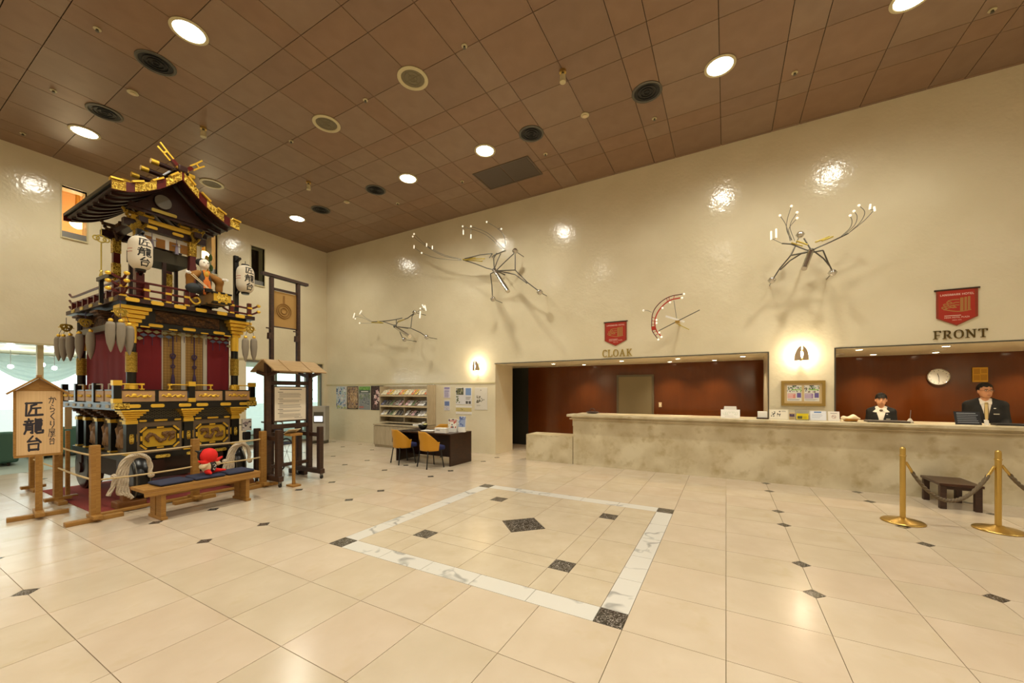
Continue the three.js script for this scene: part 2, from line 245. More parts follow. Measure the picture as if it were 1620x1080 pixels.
// ---- floor: cream limestone tiles with dark diamond inserts, and an inlaid marble square
{
  const PX = 0.605, PZ = 0.598, Z0 = -2.6, GAP = 0.0022, H = 0.012;
  const floor = struct('floor', bb(XL - 0.3, XR + 0.3, -0.3, -H, -10.6, ZF + 0.3), M.grout);
  const hasDot = (i, k) => ((i <= -8 && i % 2 === 0) || (i >= 1 && i % 2 === 1)) && (((k % 3) + 3) % 3 !== 1);
  const DOT = 0.073, cells = [], cache = new Map();
  for (let i = -20; i < 22; i++) for (let k = -21; k < 14; k++) {
    if (i >= -6 && i < -1 && k >= 0 && k < 5) continue;
    const x0 = i * PX, z1 = Z0 - k * PZ, cx = x0 + PX / 2, cz = z1 - PZ / 2;
    if (cx < XL - 0.35 || cx > XR + 0.3 || cz < -10.6 || cz > ZF + 0.3) continue;
    const mask = (hasDot(i, k) ? 1 : 0) | (hasDot(i + 1, k) ? 2 : 0) | (hasDot(i + 1, k + 1) ? 4 : 0) | (hasDot(i, k + 1) ? 8 : 0);
    cells.push({ cx, cz, mask, s: shown(cx, 0, cz, 0.36), v: Math.floor(rnd() * 5), t: Math.floor(rnd() * 5) });
  }
  const tileGeo = (mask, v) => {
    const key = mask * 8 + v; if (cache.has(key)) return cache.get(key);
    const a = PX / 2 - GAP, b = PZ / 2 - GAP, c = DOT + 0.002, pts = [];
    const corner = (on, x, z, dx, dz) => { if (on) pts.push([x + dx[0] * c, z + dx[1] * c], [x + dz[0] * c, z + dz[1] * c]); else pts.push([x, z]); };
    corner(mask & 1, -a, b, [0, -1], [1, 0]); corner(mask & 2, a, b, [-1, 0], [0, -1]); corner(mask & 4, a, -b, [0, 1], [-1, 0]); corner(mask & 8, -a, -b, [1, 0], [0, 1]);
    const g = polyPrism(pts, -H, 0, v * 1.37 + 0.3, v * 2.11); cache.set(key, g); return g;
  };
  cells.sort((p, q) => q.s - p.s);
  const rest = [];
  cells.forEach((c, n) => {
    if (n < 290 && c.s > 0) { const m = obj('tile', tileGeo(c.mask, c.v), M.tile[c.t], floor); m.position.set(c.cx, 0, c.cz); }
    else rest.push(tileGeo(c.mask, c.v).clone().translate(c.cx, 0, c.cz));
  });
  const r = obj('tile_field', rest, M.tile[0], floor); r.userData.kind = 'stuff';
  const dotG = polyPrism([[-DOT + 0.002, 0], [0, DOT - 0.002], [DOT - 0.002, 0], [0, -DOT + 0.002]], -H, 0.0002), far = [];
  const dots = [];
  for (let i = -20; i < 22; i++) for (let k = -21; k < 11; k++) if (hasDot(i, k)) { const x = i * PX, z = Z0 - k * PZ; if (x > XL && x < XR && z > -10.3 && z < ZF) dots.push({ x, z, s: shown(x, 0, z, 0.01, 10) }); }
  dots.sort((p, q) => q.s - p.s).forEach((d, n) => { if (n < 140 && d.s > 0) obj('diamond_insert', dotG, M.emperador, floor).position.set(d.x, 0, d.z); else far.push(dotG.clone().translate(d.x, 0, d.z)); });
  obj('insert_field', far, M.emperador, floor).userData.kind = 'stuff';
  // the marble square
  const sx0 = -6 * PX, sx1 = -PX, sz1 = Z0, sz0 = Z0 - 5 * PZ, B = 0.2, g = GAP;
  const rect = (x0, x1, z0, z1) => [[x0 + g, z1 - g], [x1 - g, z1 - g], [x1 - g, z0 + g], [x0 + g, z0 + g]];
  const piece = (name, pts, mat) => obj(name, polyPrism(pts, -H, 0, rr(0, 3), rr(0, 3)), mat, floor);
  for (const x of [sx0, sx1 - B]) for (const z of [sz0, sz1 - B]) piece('corner_block', rect(x, x + B, z, z + B), M.emperador);
  for (let n = 0; n < 5; n++) {
    const L = (sx1 - sx0 - 2 * B) / 5, x = sx0 + B + n * L, W = (sz1 - sz0 - 2 * B) / 5, z = sz0 + B + n * W;
    piece('border_slab', rect(x, x + L, sz1 - B, sz1), M.carrara); piece('border_slab', rect(x, x + L, sz0, sz0 + B), M.carrara);
    piece('border_slab', rect(sx0, sx0 + B, z, z + W), M.carrara); piece('border_slab', rect(sx1 - B, sx1, z, z + W), M.carrara);
  }
  const cut = (a, b) => { const L = b - a; return [a, a + 0.4, a + 0.6, a + L / 2, b - 0.6, b - 0.4, b]; };
  const xs = cut(sx0 + B, sx1 - B), zs = cut(sz0 + B, sz1 - B), DD = 0.29;
  for (let i = 0; i < 6; i++) for (let k = 0; k < 6; k++) {
    const sq = (i === 1 || i === 4) && (k === 1 || k === 4), mid = (i === 2 || i === 3) && (k === 2 || k === 3);
    let pts = rect(xs[i], xs[i + 1], zs[k], zs[k + 1]);
    if (mid) {                                             // corner towards the centre is cut for the big diamond
      const mx = xs[3], mz = zs[3]; const out = [];
      const ci = pts.findIndex((p) => Math.abs(p[0] - mx) < 0.01 && Math.abs(p[1] - mz) < 0.01);
      pts.forEach((p, n) => { if (n !== ci) { out.push(p); return; } const a = pts[(n + 3) % 4], b = pts[(n + 1) % 4]; const tow = (q) => { const L = Math.hypot(q[0] - p[0], q[1] - p[1]); return [p[0] + (q[0] - p[0]) / L * DD, p[1] + (q[1] - p[1]) / L * DD]; }; out.push(tow(a), tow(b)); });
      pts = out;
    }
    piece(sq ? 'inner_block' : 'inlay_tile', pts, sq ? M.emperador : M.inlay);
  }
  const D2 = DD - 0.006; piece('centre_diamond', [[xs[3] - D2, zs[3]], [xs[3], zs[3] + D2], [xs[3] + D2, zs[3]], [xs[3], zs[3] - D2]], M.emperador);
}
// ---- ceiling of metal panels
{
  const ceiling = struct('ceiling', bb(XL - 0.3, XR + 0.3, YC + 0.02, YC + 0.3, ZB - 0.9, ZF + 0.3), M.ceilBack);
  const lines = (c, lo, hi) => { const a = []; for (let k = -12; k < 14; k++) for (const o of [0, 0.8, 1.2]) { const x = c + k * CP + o; a.push(x); } return a.filter((x) => x > lo - 0.9 && x < hi + 0.9); };
  const xs = lines(CX, XL, XR), zs = lines(CZ, ZB, ZF), cells = [], cache = {};
  for (let i = 0; i < xs.length - 1; i++) for (let k = 0; k < zs.length - 1; k++) {
    const x0 = Math.max(xs[i], XL), x1 = Math.min(xs[i + 1], XR), z0 = Math.max(zs[k], ZB), z1 = Math.min(zs[k + 1], ZF);
    if (x1 - x0 < 0.05 || z1 - z0 < 0.05) continue;
    const w = x1 - x0, d = z1 - z0, cx = (x0 + x1) / 2, cz = (z0 + z1) / 2; cells.push({ w, d, cx, cz, s: shown(cx, YC, cz, w * d, 90), m: Math.floor(rnd() * 3) });
  }
  const geo = (w, d) => cache[w.toFixed(3) + '/' + d.toFixed(3)] ??= bx(w - 0.009, 0.02, d - 0.009);
  const rest = [];
  cells.sort((p, q) => q.s - p.s).forEach((c, n) => { if (n < 298 && c.s > 0) obj('panel', geo(c.w, c.d), M.ceilPanel[c.m], ceiling).position.set(c.cx, YC + 0.01, c.cz); else rest.push(geo(c.w, c.d).clone().translate(c.cx, YC + 0.01, c.cz)); });
  obj('panel_field', rest, M.ceilPanel[0], ceiling).userData.kind = 'stuff';
}
// ---- walls
const OT = 2.29, ZI = -9.25, XO = XL - 0.3;                               // top of the counter openings, inner face of the thick wall
const WB = struct('wall_back', [bb(XL - 0.3, -5.11, -0.05, YC + 0.1, ZI, ZB), bb(XO, XO + 0.2, -0.05, 2.9, -12.2, ZI), bb(-5.11, 0.66, OT, YC + 0.1, ZI, ZB), bb(0.66, 1.62, -0.05, YC + 0.1, ZI, ZB), bb(1.62, 7.6, OT + 0.02, YC + 0.1, ZI, ZB), bb(7.6, XR + 0.3, -0.05, YC + 0.1, ZI, ZB)], M.wall);
const WIN = [[-2.77, -2.42, 4.73, 5.77], [-5.15, -4.8, 4.68, 5.77], [-6.34, -5.98, 4.65, 5.73]], HD = 2.5;
{
  const g = [bb(XO, XL, HD, 4.65, ZB, ZF), bb(XO, XL, 5.77, YC + 0.1, ZB, ZF), bb(XO, XL, -0.05, HD, ZB, -8.22), bb(XO, XL, -0.05, HD, -5.85, -5.2), bb(XO, XL, -0.05, HD, 4.2, ZF)];
  let z = ZB; for (const w of [...WIN].sort((a, b) => a[0] - b[0])) { g.push(bb(XO, XL, 4.65, 5.77, z, w[0])); g.push(bb(XO, XL, 4.65, w[2], w[0], w[1])); if (w[3] < 5.77) g.push(bb(XO, XL, w[3], 5.77, w[0], w[1])); z = w[1]; }
  g.push(bb(XO, XL, 4.65, 5.77, z, ZF));
  struct('wall_left', g, M.wall);
}
for (const [a, b, y] of [[-5.11, 0.66, OT], [1.62, 7.6, OT + 0.02]]) obj('soffit_lining', bb(a + 0.002, b - 0.002, y - 0.008, y, ZI - 0.002, ZB - 0.002), M.wallPlain, WB);
struct('wall_right', bb(XR, XR + 0.3, -0.05, YC + 0.1, ZB, ZF), M.wall);
struct('wall_front', bb(XL - 0.3, XR + 0.3, -0.05, YC + 0.1, ZF, ZF + 0.3), M.wall);
struct('trim_1', [bb(XL, -5.115, 1.80, 1.835, ZB, ZB + 0.012)], M.creamMetal);
struct('trim_2', [bb(-7.145, -7.12, 0, 1.80, ZB, ZB + 0.008)], M.white);
struct('trim_3', [bb(-5.13, 0.68, OT, OT + 0.018, ZB, ZB + 0.012), bb(0.66, 0.68, 1.1, OT, ZB, ZB + 0.012)], M.steelDark);
struct('trim_4', [bb(1.60, 7.6, OT + 0.02, OT + 0.038, ZB, ZB + 0.012), bb(1.60, 1.62, 1.1, OT + 0.02, ZB, ZB + 0.012)], M.steelDark);
struct('trim_5', [bb(XL, XL + 0.02, HD, HD + 0.035, -8.22, 4.2)], M.creamMetal);
// ---- office behind the counter
struct('wall_office', bb(-5.2, 8, -0.05, 2.6, -10.6, -10.4), M.officeWood);
struct('wall_office_side', [bb(-8, -5.2, -0.05, 2.6, -10.6, -10.4), bb(-8.2, -8, -0.05, 2.6, -10.6, ZI), bb(8, 8.2, -0.05, 2.6, -10.6, ZI)], M.officeDark);
struct('ceiling_office', bb(-8.2, 8.2, OT + 0.02, OT + 0.3, -10.6, ZI), M.wallPlain);
{
  const d = structGroup('door_1'); obj('leaf', bb(-2.5, -1.66, 0, 1.98, -10.4, -10.37), M.greyDoor, d);
  obj('door_frame', [bb(-2.55, -2.5, 0, 2.03, -10.4, -10.36), bb(-1.66, -1.61, 0, 2.03, -10.4, -10.36), bb(-2.5, -1.66, 1.98, 2.03, -10.4, -10.36)], std({ color: 0x6e6450, roughness: 0.5 }), d);
  obj('door_knob', sph(0.025, -1.74, 0.98, -10.34), M.steel, d);
}
// ---- windows high in the left wall
WIN.forEach(([z0, z1, y0, y1], n) => {
  const w = structGroup('window_' + (n + 1)), f = 0.025;
  obj('window_frame', [bb(XL - 0.1, XL + 0.012, y0 - f, y1 + f, z0 - f, z0), bb(XL - 0.1, XL + 0.012, y0 - f, y1 + f, z1, z1 + f), bb(XL - 0.1, XL + 0.012, y1, y1 + f, z0, z1), bb(XL - 0.1, XL + 0.03, y0 - f, y0, z0, z1)], M.creamMetal, w);
  obj('sill', bb(XL - 0.3, XL - 0.05, y0, y0 + 0.14, z0, z1), M.steel, w);
  obj('pane', bb(XL - 0.075, XL - 0.069, y0, y1, z0, z1), M.glass, w);
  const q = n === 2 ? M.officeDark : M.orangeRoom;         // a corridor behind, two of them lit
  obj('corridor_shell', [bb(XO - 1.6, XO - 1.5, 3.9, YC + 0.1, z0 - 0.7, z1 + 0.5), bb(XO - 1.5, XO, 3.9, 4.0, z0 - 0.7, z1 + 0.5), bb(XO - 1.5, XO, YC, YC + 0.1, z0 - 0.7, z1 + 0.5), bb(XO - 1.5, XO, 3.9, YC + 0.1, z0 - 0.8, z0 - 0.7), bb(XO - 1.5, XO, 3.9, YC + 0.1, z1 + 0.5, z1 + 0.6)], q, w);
});
WIN.slice(0, 2).forEach(([z0, z1], n) => {
  const t = thing('wall_lamp', n ? 'glowing globe lamp in the corridor behind the float roof' : 'glowing globe lamp behind the high window beside the float roof', 'lamp', [XO - 0.55, 5.34, z0 - 0.06]);
  obj('lamp_globe', ell(0.13, 0.13, 0.13), std({ color: 0xffffff, emissive: 0xffd9a0, emissiveIntensity: 16 }), t); obj('lamp_mount', cyl(0.03, 0.05, 0.75, 0, 0.5, 0), M.brass, t);
  point(t, 'wall_lamp_glow', [0, 0, 0], new THREE.Color().setRGB(1, 0.8, 0.52), 5, 0.12);
});
// ---- lounge beyond the left wall, and the glazed entrance lobby
struct('floor_lounge', bb(-17.2, XO, -0.3, 0, -12.2, 4.6), M.carpet);
struct('ceiling_lounge', bb(-17.2, XO, 2.62, 2.9, -12.2, 4.6), M.wallPlain);
struct('wall_lounge', [bb(-17.2, XO, -0.05, 2.7, 4.2, 4.5), bb(-17.2, XO, -0.05, 2.7, -5.62, -5.5), bb(-17.0, -16.8, -0.05, 0.38, -5.5, 4.2), bb(-17.0, -16.8, 2.45, 2.7, -5.5, 4.2)], M.wallPlain);
for (let n = 0; n < 6; n++) {
  const z0 = -5.5 + n * 1.62, w = structGroup('window_' + (4 + n));
  obj('window_frame', [bb(-17.0, -16.82, 0.38, 2.45, z0, z0 + 0.06), bb(-17.0, -16.82, 0.38, 0.44, z0 + 0.06, z0 + 1.62), bb(-17.0, -16.82, 2.39, 2.45, z0 + 0.06, z0 + 1.62)], M.creamMetal, w);
  obj('pane', bb(-16.93, -16.922, 0.44, 2.39, z0 + 0.06, z0 + 1.62), M.glass, w);
}
{
  const w = structGroup('door_2'), P = [-8.22, -7.45, -6.65, -5.85];
  for (let n = 0; n < 3; n++) obj('pane', bb(XL - 0.12, XL - 0.112, 0.08, HD - 0.06, P[n] + 0.03, P[n + 1] - 0.03), M.doorGlass, w);
  obj('door_frame', [...P.map((z) => bb(XL - 0.15, XL - 0.08, 0, HD, z - 0.03, z + 0.03)), bb(XL - 0.15, XL - 0.08, HD - 0.06, HD, -8.22, -5.85), bb(XL - 0.15, XL - 0.08, 0, 0.08, -8.22, -5.85)], M.steel, w);
  for (let n = 0; n < 5; n++) obj('safety_dot', cyl(0.025, 0.025, 0.006, XL - 0.106, 0.75 + n * 0.3, -7.9, 12, 'x'), std({ color: 0x3a4a78, roughness: 0.6 }), w);
  const v = structGroup('door_3'), Q = [-12.1, -10.9, -9.7, -8.5, -7.4, -6.5, -5.62];
  for (let n = 0; n < 6; n++) obj('pane', bb(-15.02, -15.012, 0.06, 2.6, Q[n] + 0.04, Q[n + 1] - 0.04), M.doorGlass, v);
  obj('pane', bb(-14.9, XO - 0.1, 0.06, 2.6, -12.1, -12.092), M.doorGlass, v);
  obj('door_frame', [...Q.map((z) => bb(-15.05, -14.98, 0, 2.62, z - 0.04, z + 0.04)), bb(-15.05, -14.98, 0, 0.06, -12.1, -5.62)], M.steel, v);
}
struct('trim_6', bb(XL - 0.2, XL - 0.1, 0, HD, -2.2, -2.12), M.creamMetal);
struct('trim_7', bb(XL - 0.2, XL - 0.1, 0, HD, 0.9, 0.98), M.creamMetal);
struct('ground', [bb(-60, -17.2, -0.4, -0.1, -40, 40), bb(-17.2, XO, -0.4, -0.1, -40, -12.2)], std({ color: 0xc8ccc6, roughness: 0.9 }));
// ================================================================ CEILING FITTINGS AND LAMPS
const NX = (k) => CX + k * 2.005, NZ = (j) => CZ + j * 1.97;
{
  const lens = std({ color: 0xffffff, emissive: new THREE.Color().setRGB(1, 0.93, 0.8), emissiveIntensity: LAMP.glow });
  const spots = { '-4,0': 'white ceiling downlight nearest the corner of the two walls', '-2,0': 'white ceiling downlight straight above the dark brochure desk', '-1,0': 'white ceiling downlight beside the grey access grille', '1,0': 'white ceiling downlight above the floor between counter and marble square', '2,0': 'white ceiling downlight above the brass rope stanchions', '-4,2': 'white ceiling downlight beside the high window behind the float', '-2,2': 'white ceiling downlight above the bench in front of the float' };
  const lampAt = (k, j) => {
    const own = spots[k + ',' + j], t = thing('ceiling_lamp', own ?? 'white ceiling downlight over the open lobby floor behind the viewer', 'lamp', [NX(k), YC, NZ(j)], 0, own ? undefined : 'downlights over the rest of the lobby');
    obj('trim_ring', lathe([[0.165, 0.0], [0.2, 0.0], [0.205, -0.012], [0.17, -0.02], [0.165, 0.0]], 32), M.creamMetal, t);
    obj('lamp_lens', cyl(0.165, 0.165, 0.008, 0, -0.006, 0, 32), lens, t);
    spot(t, 'ceiling_lamp_light', [0, -0.03, 0], [0, -5, 0], LAMP, 0.14);
  };
  for (const j of [0, 2, 4, 6]) for (const k of [-4, -2, -1, 1, 2, 5, 7]) lampAt(k, j);
  const vent = (x, z, label) => { const t = thing('ceiling_vent', label, 'vent', [x, YC, z]); obj('vent_ring', lathe([[0.19, 0], [0.225, 0], [0.225, -0.012], [0.195, -0.02], [0.19, 0]], 32), M.steelDark, t); obj('vent_bowl', cyl(0.19, 0.19, 0.004, 0, -0.003, 0, 32), M.blackMetal, t); obj('vent_cone', [tor(0.14, 0.006, 0, -0.012, 0, 'y'), tor(0.09, 0.006, 0, -0.012, 0, 'y'), tor(0.04, 0.006, 0, -0.012, 0, 'y')], M.blackMetal, t); };
  for (const [k, j, l] of [[-4, 2, 'round black air vent beside the downlight near the high orange window'], [-3, 2, 'round black air vent beside the downlight above the bench'], [-4, 0, 'round black air vent beside the downlight in the wall corner'], [-3, 0, 'round black air vent beside the downlight above the brochure desk'], [-1, 0, 'round black air vent beside the downlight next to the access grille'], [0, 0, 'round black air vent beside the downlight in front of the counter']]) vent(NX(k) + 1.0, NZ(j), l);
  const spk = (x, z, label) => { const t = thing('ceiling_speaker', label, 'speaker', [x, YC, z]); obj('rim', lathe([[0.17, 0], [0.225, 0], [0.225, -0.014], [0.175, -0.02], [0.17, 0]], 32), M.creamMetal, t); obj('grille', [cyl(0.17, 0.17, 0.006, 0, -0.004, 0, 32), tor(0.12, 0.004, 0, -0.008, 0, 'y'), tor(0.06, 0.004, 0, -0.008, 0, 'y'), bx(0.33, 0.004, 0.006, 0, -0.009, 0), bx(0.006, 0.004, 0.33, 0, -0.009, 0)], std({ color: 0x746a50, roughness: 0.6 }), t); };
  for (const [k, l] of [[-1, 'cream-rimmed ceiling speaker in line with the access grille'], [-2, 'cream-rimmed ceiling speaker in line with the downlight above the desk'], [-4, 'cream-rimmed ceiling speaker just behind the ridge of the float']]) spk(NX(k), NZ(1), l);
  const det = (x, z) => { const t = thing('smoke_detector', 'small flat cream smoke detector under the ceiling panels', 'detector', [x, YC, z], 0, 'flat cream smoke detectors'); obj('base', cyl(0.06, 0.07, 0.02, 0, -0.01, 0, 20), M.creamMetal, t); obj('sensor_cap', cyl(0.03, 0.04, 0.016, 0, -0.028, 0, 16), M.cream, t); };
  for (const [x, z] of [[-2.08, -6.29], [-8.15, -6.33], [-8.09, -2.4]]) det(x, z);
  const cam = (x, z) => { const t = thing('ceiling_spotlight', 'stubby cream cylinder spotlight hanging under the ceiling', 'spotlight', [x, YC, z], 0, 'stubby cream ceiling spotlights'); obj('mount', cyl(0.05, 0.05, 0.03, 0, -0.015, 0, 16), M.brass, t); obj('neck', cyl(0.02, 0.02, 0.05, 0, -0.05, 0, 10), M.steelDark, t); obj('barrel', cyl(0.04, 0.045, 0.1, 0, -0.12, 0, 16), M.creamMetal, t); };
  for (const [x, z] of [[-2.08, -5.28], [-8.09, -3.33], [-8.14, -5.33]]) cam(x, z);
  const spr = (x, z) => { const t = thing('sprinkler', 'tiny sprinkler head with a pale collar in the ceiling', 'sprinkler', [x, YC, z], 0, 'tiny ceiling sprinklers'); obj('collar', cyl(0.035, 0.04, 0.012, 0, -0.006, 0, 14), M.creamMetal, t); obj('nozzle', cyl(0.012, 0.02, 0.03, 0, -0.026, 0, 10), M.steelDark, t); };
  for (const [x, z] of [[-3.09, -4.25], [-5.05, -4.27], [-7.09, -4.3], [-7.08, -1.76], [-9.12, -1.79], [-11.12, -1.82], [-1.07, -6.95], [-3.1, -6.95], [-5.12, -6.96], [0.88, -6.95], [2.85, -6.98], [-7.11, -6.99]]) spr(x, z);
  const p = thing('ceiling_grille', 'rectangular dull grey access grille flush with the ceiling', 'grille', [-4.1, YC, -7.2]);
  obj('grille_frame', [bx(1.32, 0.012, 0.03, 0, -0.006, 0.35), bx(1.32, 0.012, 0.03, 0, -0.006, -0.35), bx(0.03, 0.012, 0.7, 0.65, -0.006, 0), bx(0.03, 0.012, 0.7, -0.65, -0.006, 0)], std({ color: 0x5d5044, roughness: 0.6 }), p);
  for (let n = 0; n < 2; n++) obj('grille_plate', bx(0.61, 0.008, 0.66, -0.315 + n * 0.63, -0.004, 0), std({ color: 0x54483e, roughness: 0.6 }), p);
}
// ---- wall sconces: a split bell-shaped metal shade in front of a bulb
{
  const sconce = (x, y, z, turn, label) => {
    const t = thing('wall_sconce', label, 'lamp', [x, y, z], turn);
    obj('back_plate', rbx(0.1, 0.16, 0.012, 0, 0, 0.006, 0.004), M.brass, t);
    const half = (s) => { const sh = new THREE.Shape(); sh.moveTo(s * 0.012, -0.09); sh.lineTo(s * 0.125, -0.09); sh.bezierCurveTo(s * 0.125, 0.02, s * 0.08, 0.1, s * 0.012, 0.13); sh.lineTo(s * 0.012, 0.06); sh.quadraticCurveTo(s * 0.035, 0.0, s * 0.012, -0.05); sh.closePath(); const g = ext(sh, 0.006, 0, 14), p = g.attributes.position; for (let i = 0; i < p.count; i++) p.setXYZ(i, p.getX(i) * 0.84, p.getY(i) * 1.16, p.getZ(i) + 0.15 - 3.2 * p.getX(i) ** 2); g.computeVertexNormals(); return g; };
    for (const s of [-1, 1]) obj('shade', half(s), std({ color: 0xb8a080, roughness: 0.5, metalness: 0.2 }), t);
    obj('arm', [rod([0, -0.085, 0], [0, -0.085, 0.15], 0.008), sph(0.012, 0, -0.1, 0.15)], M.brass, t);
    obj('lamp_bulb', ell(0.035, 0.06, 0.035, 0, 0, 0.08), std({ color: 0xffffff, emissive: SCONCE.color, emissiveIntensity: SCONCE.glow }), t);
    point(t, 'wall_sconce_light', [0, 0, 0.08], SCONCE.color, SCONCE.cd, 0.03);
  };
  sconce(-5.63, 2.24, ZB, 0, 'glowing wall sconce above the notices beside the cloak opening');
  sconce(1.14, 2.23, ZB, 0, 'glowing wall sconce on the pier above the framed posters');
  for (const x of [-8.4, 1.4, 11.1]) { sconce(x, 2.38, ZF, Math.PI, 'glowing wall sconce on the far wall facing the reception'); scene.children.at(-1).userData.group = 'sconces on the far wall'; }
}
// ---- small warm downlights over the counter
{
  const lens = std({ color: 0xffffff, emissive: DOWN.color, emissiveIntensity: DOWN.glow });
  const dl = (x, z, y) => { y -= z < ZI ? 0 : 0.008;
    const t = thing('counter_downlight', 'small warm downlight in the soffit above the reception counter', 'lamp', [x, y, z], 0, 'counter soffit downlights');
    obj('trim_ring', lathe([[0.045, 0], [0.062, 0], [0.062, -0.006], [0.045, -0.008], [0.045, 0]], 20), M.white, t); obj('lamp_lens', cyl(0.045, 0.045, 0.006, 0, -0.004, 0, 20), lens, t);
    spot(t, 'counter_downlight_light', [0, -0.015, 0], [0, -2, 0], { ...DOWN, angle: 0.95, penumbra: 0.7 }, 0.03);
  };
  for (const [x, z] of [[-3.74, -8.86], [-3.3, -9.9], [-2.05, -8.78], [-1.18, -9.95], [-0.88, -8.75], [-0.23, -9.95], [0.29, -8.82]]) dl(x, z, z < ZI ? OT + 0.02 : OT);
  for (const [x, z] of [[1.98, -8.6], [2.5, -9.95], [3.02, -8.6], [3.36, -9.95], [4.4, -8.6], [4.6, -9.95], [5.8, -8.8]]) dl(x, z, OT + 0.02);
  const rim = (x, z) => { const t = thing('soffit_speaker', 'flat unlit cream disc in the counter soffit', 'speaker', [x, z < ZI ? OT + 0.02 : OT, z], 0, 'flat discs in the counter soffit'); obj('rim', lathe([[0.05, 0], [0.08, 0], [0.08, -0.008], [0.05, -0.01], [0.05, 0]], 20), M.white, t); obj('grille', cyl(0.05, 0.05, 0.004, 0, -0.003, 0, 20), M.cream, t); };
  for (const [x, z] of [[-4.2, -9.6], [-2.7, -9.6], [0.41, -9.6], [1.9, -9.5], [3.2, -9.35]]) rim(x, z);
}
// ================================================================ RECEPTION COUNTER AND ITS THINGS
const font = await new FontLoader().loadAsync('fonts/droid/droid_serif_regular.typeface.json');
{
  const t = thing('reception_counter', 'long beige stone reception counter with a stepped low end', 'counter', [0, 0, 0]);
  obj('stone_facing', bb(-2.93, 7.58, 0, 0.84, -8.07, -8.05), M.counter, t);
  obj('frieze', bb(-2.94, 7.58, 0.84, 1.0, -8.09, -8.045), M.counter, t);
  obj('moulding', rbx(10.6, 0.03, 0.34, 2.3, 1.0, -8.16, 0.012), M.counter, t);
  obj('countertop', [rbx(10.64, 0.055, 0.42, 2.28, 1.0725, -8.135, 0.012), bb(-2.95, 7.58, 1.015, 1.045, -8.34, -8.0), bb(-2.95, 0.655, 1.035, 1.1, -8.76, -8.35), bb(1.625, 7.58, 1.035, 1.1, -8.76, -8.35)], M.counter, t);
  obj('body', [bb(-2.92, 7.58, 0, 1.0, -8.34, -8.075), bb(-2.92, 0.655, 0, 1.035, -8.74, -8.345), bb(1.625, 7.58, 0, 1.035, -8.74, -8.345)], M.counter, t);
  obj('low_end', [bb(-4.08, -2.945, 0, 0.6, -8.62, -8.05)], M.counter, t);
  const fa = thing('bell_tray', 'small dark rounded tray on the cloak counter', 'tray', [-2.62, 1.1, -8.45]); obj('tray', [ell(0.15, 0.028, 0.09, 0, 0.028, 0)], M.dark, fa); obj('handle', tor(0.06, 0.008, 0, 0.05, 0, 'z', Math.PI), M.dark, fa);
}
// printed surfaces
const PRINT = {};
function lines(g, x, y, w, n, step, h, col, jag = 0.3) { g.fillStyle = col; for (let i = 0; i < n; i++) g.fillRect(x, y + i * step, w * (1 - jag * rnd()), h); }
function blobs(g, x, y, w, h, n, cols, r0, r1) { for (let i = 0; i < n; i++) { g.fillStyle = pick(cols); g.beginPath(); g.ellipse(x + rnd() * w, y + rnd() * h, rr(r0, r1), rr(r0, r1) * rr(0.5, 1), rnd() * 3, 0, 7); g.fill(); } }
function card(name, label, cat, x, z, w, h, tilt, draw, mat = M.white, y = 1.1, turn = 0, group) {   // leaning card with a printed face and a strut behind
  const t = thing(name, label, cat, [x, y, z], turn, group), th = 0.006;
  const b = bx(w, h, th, 0, h / 2, 0); b.rotateX(-tilt); obj('card', b, mat, t);
  const p = planeUV01(w * 0.97, h * 0.97).translate(0, h / 2, th / 2 + 0.0008); p.rotateX(-tilt); obj('print', p, std({ map: canvasTex(256, Math.max(32, Math.round(256 * h / w)), draw), roughness: 0.6 }), t);
  const d = Math.sin(tilt) * h * 0.8; obj('strut', bar([0, h * 0.75 * Math.cos(tilt), -Math.sin(tilt) * h * 0.75 - 0.004], [0, 0.003, -d - 0.05], 0.03, 0.003, [1, 0, 0]), mat, t);
  return t;
}
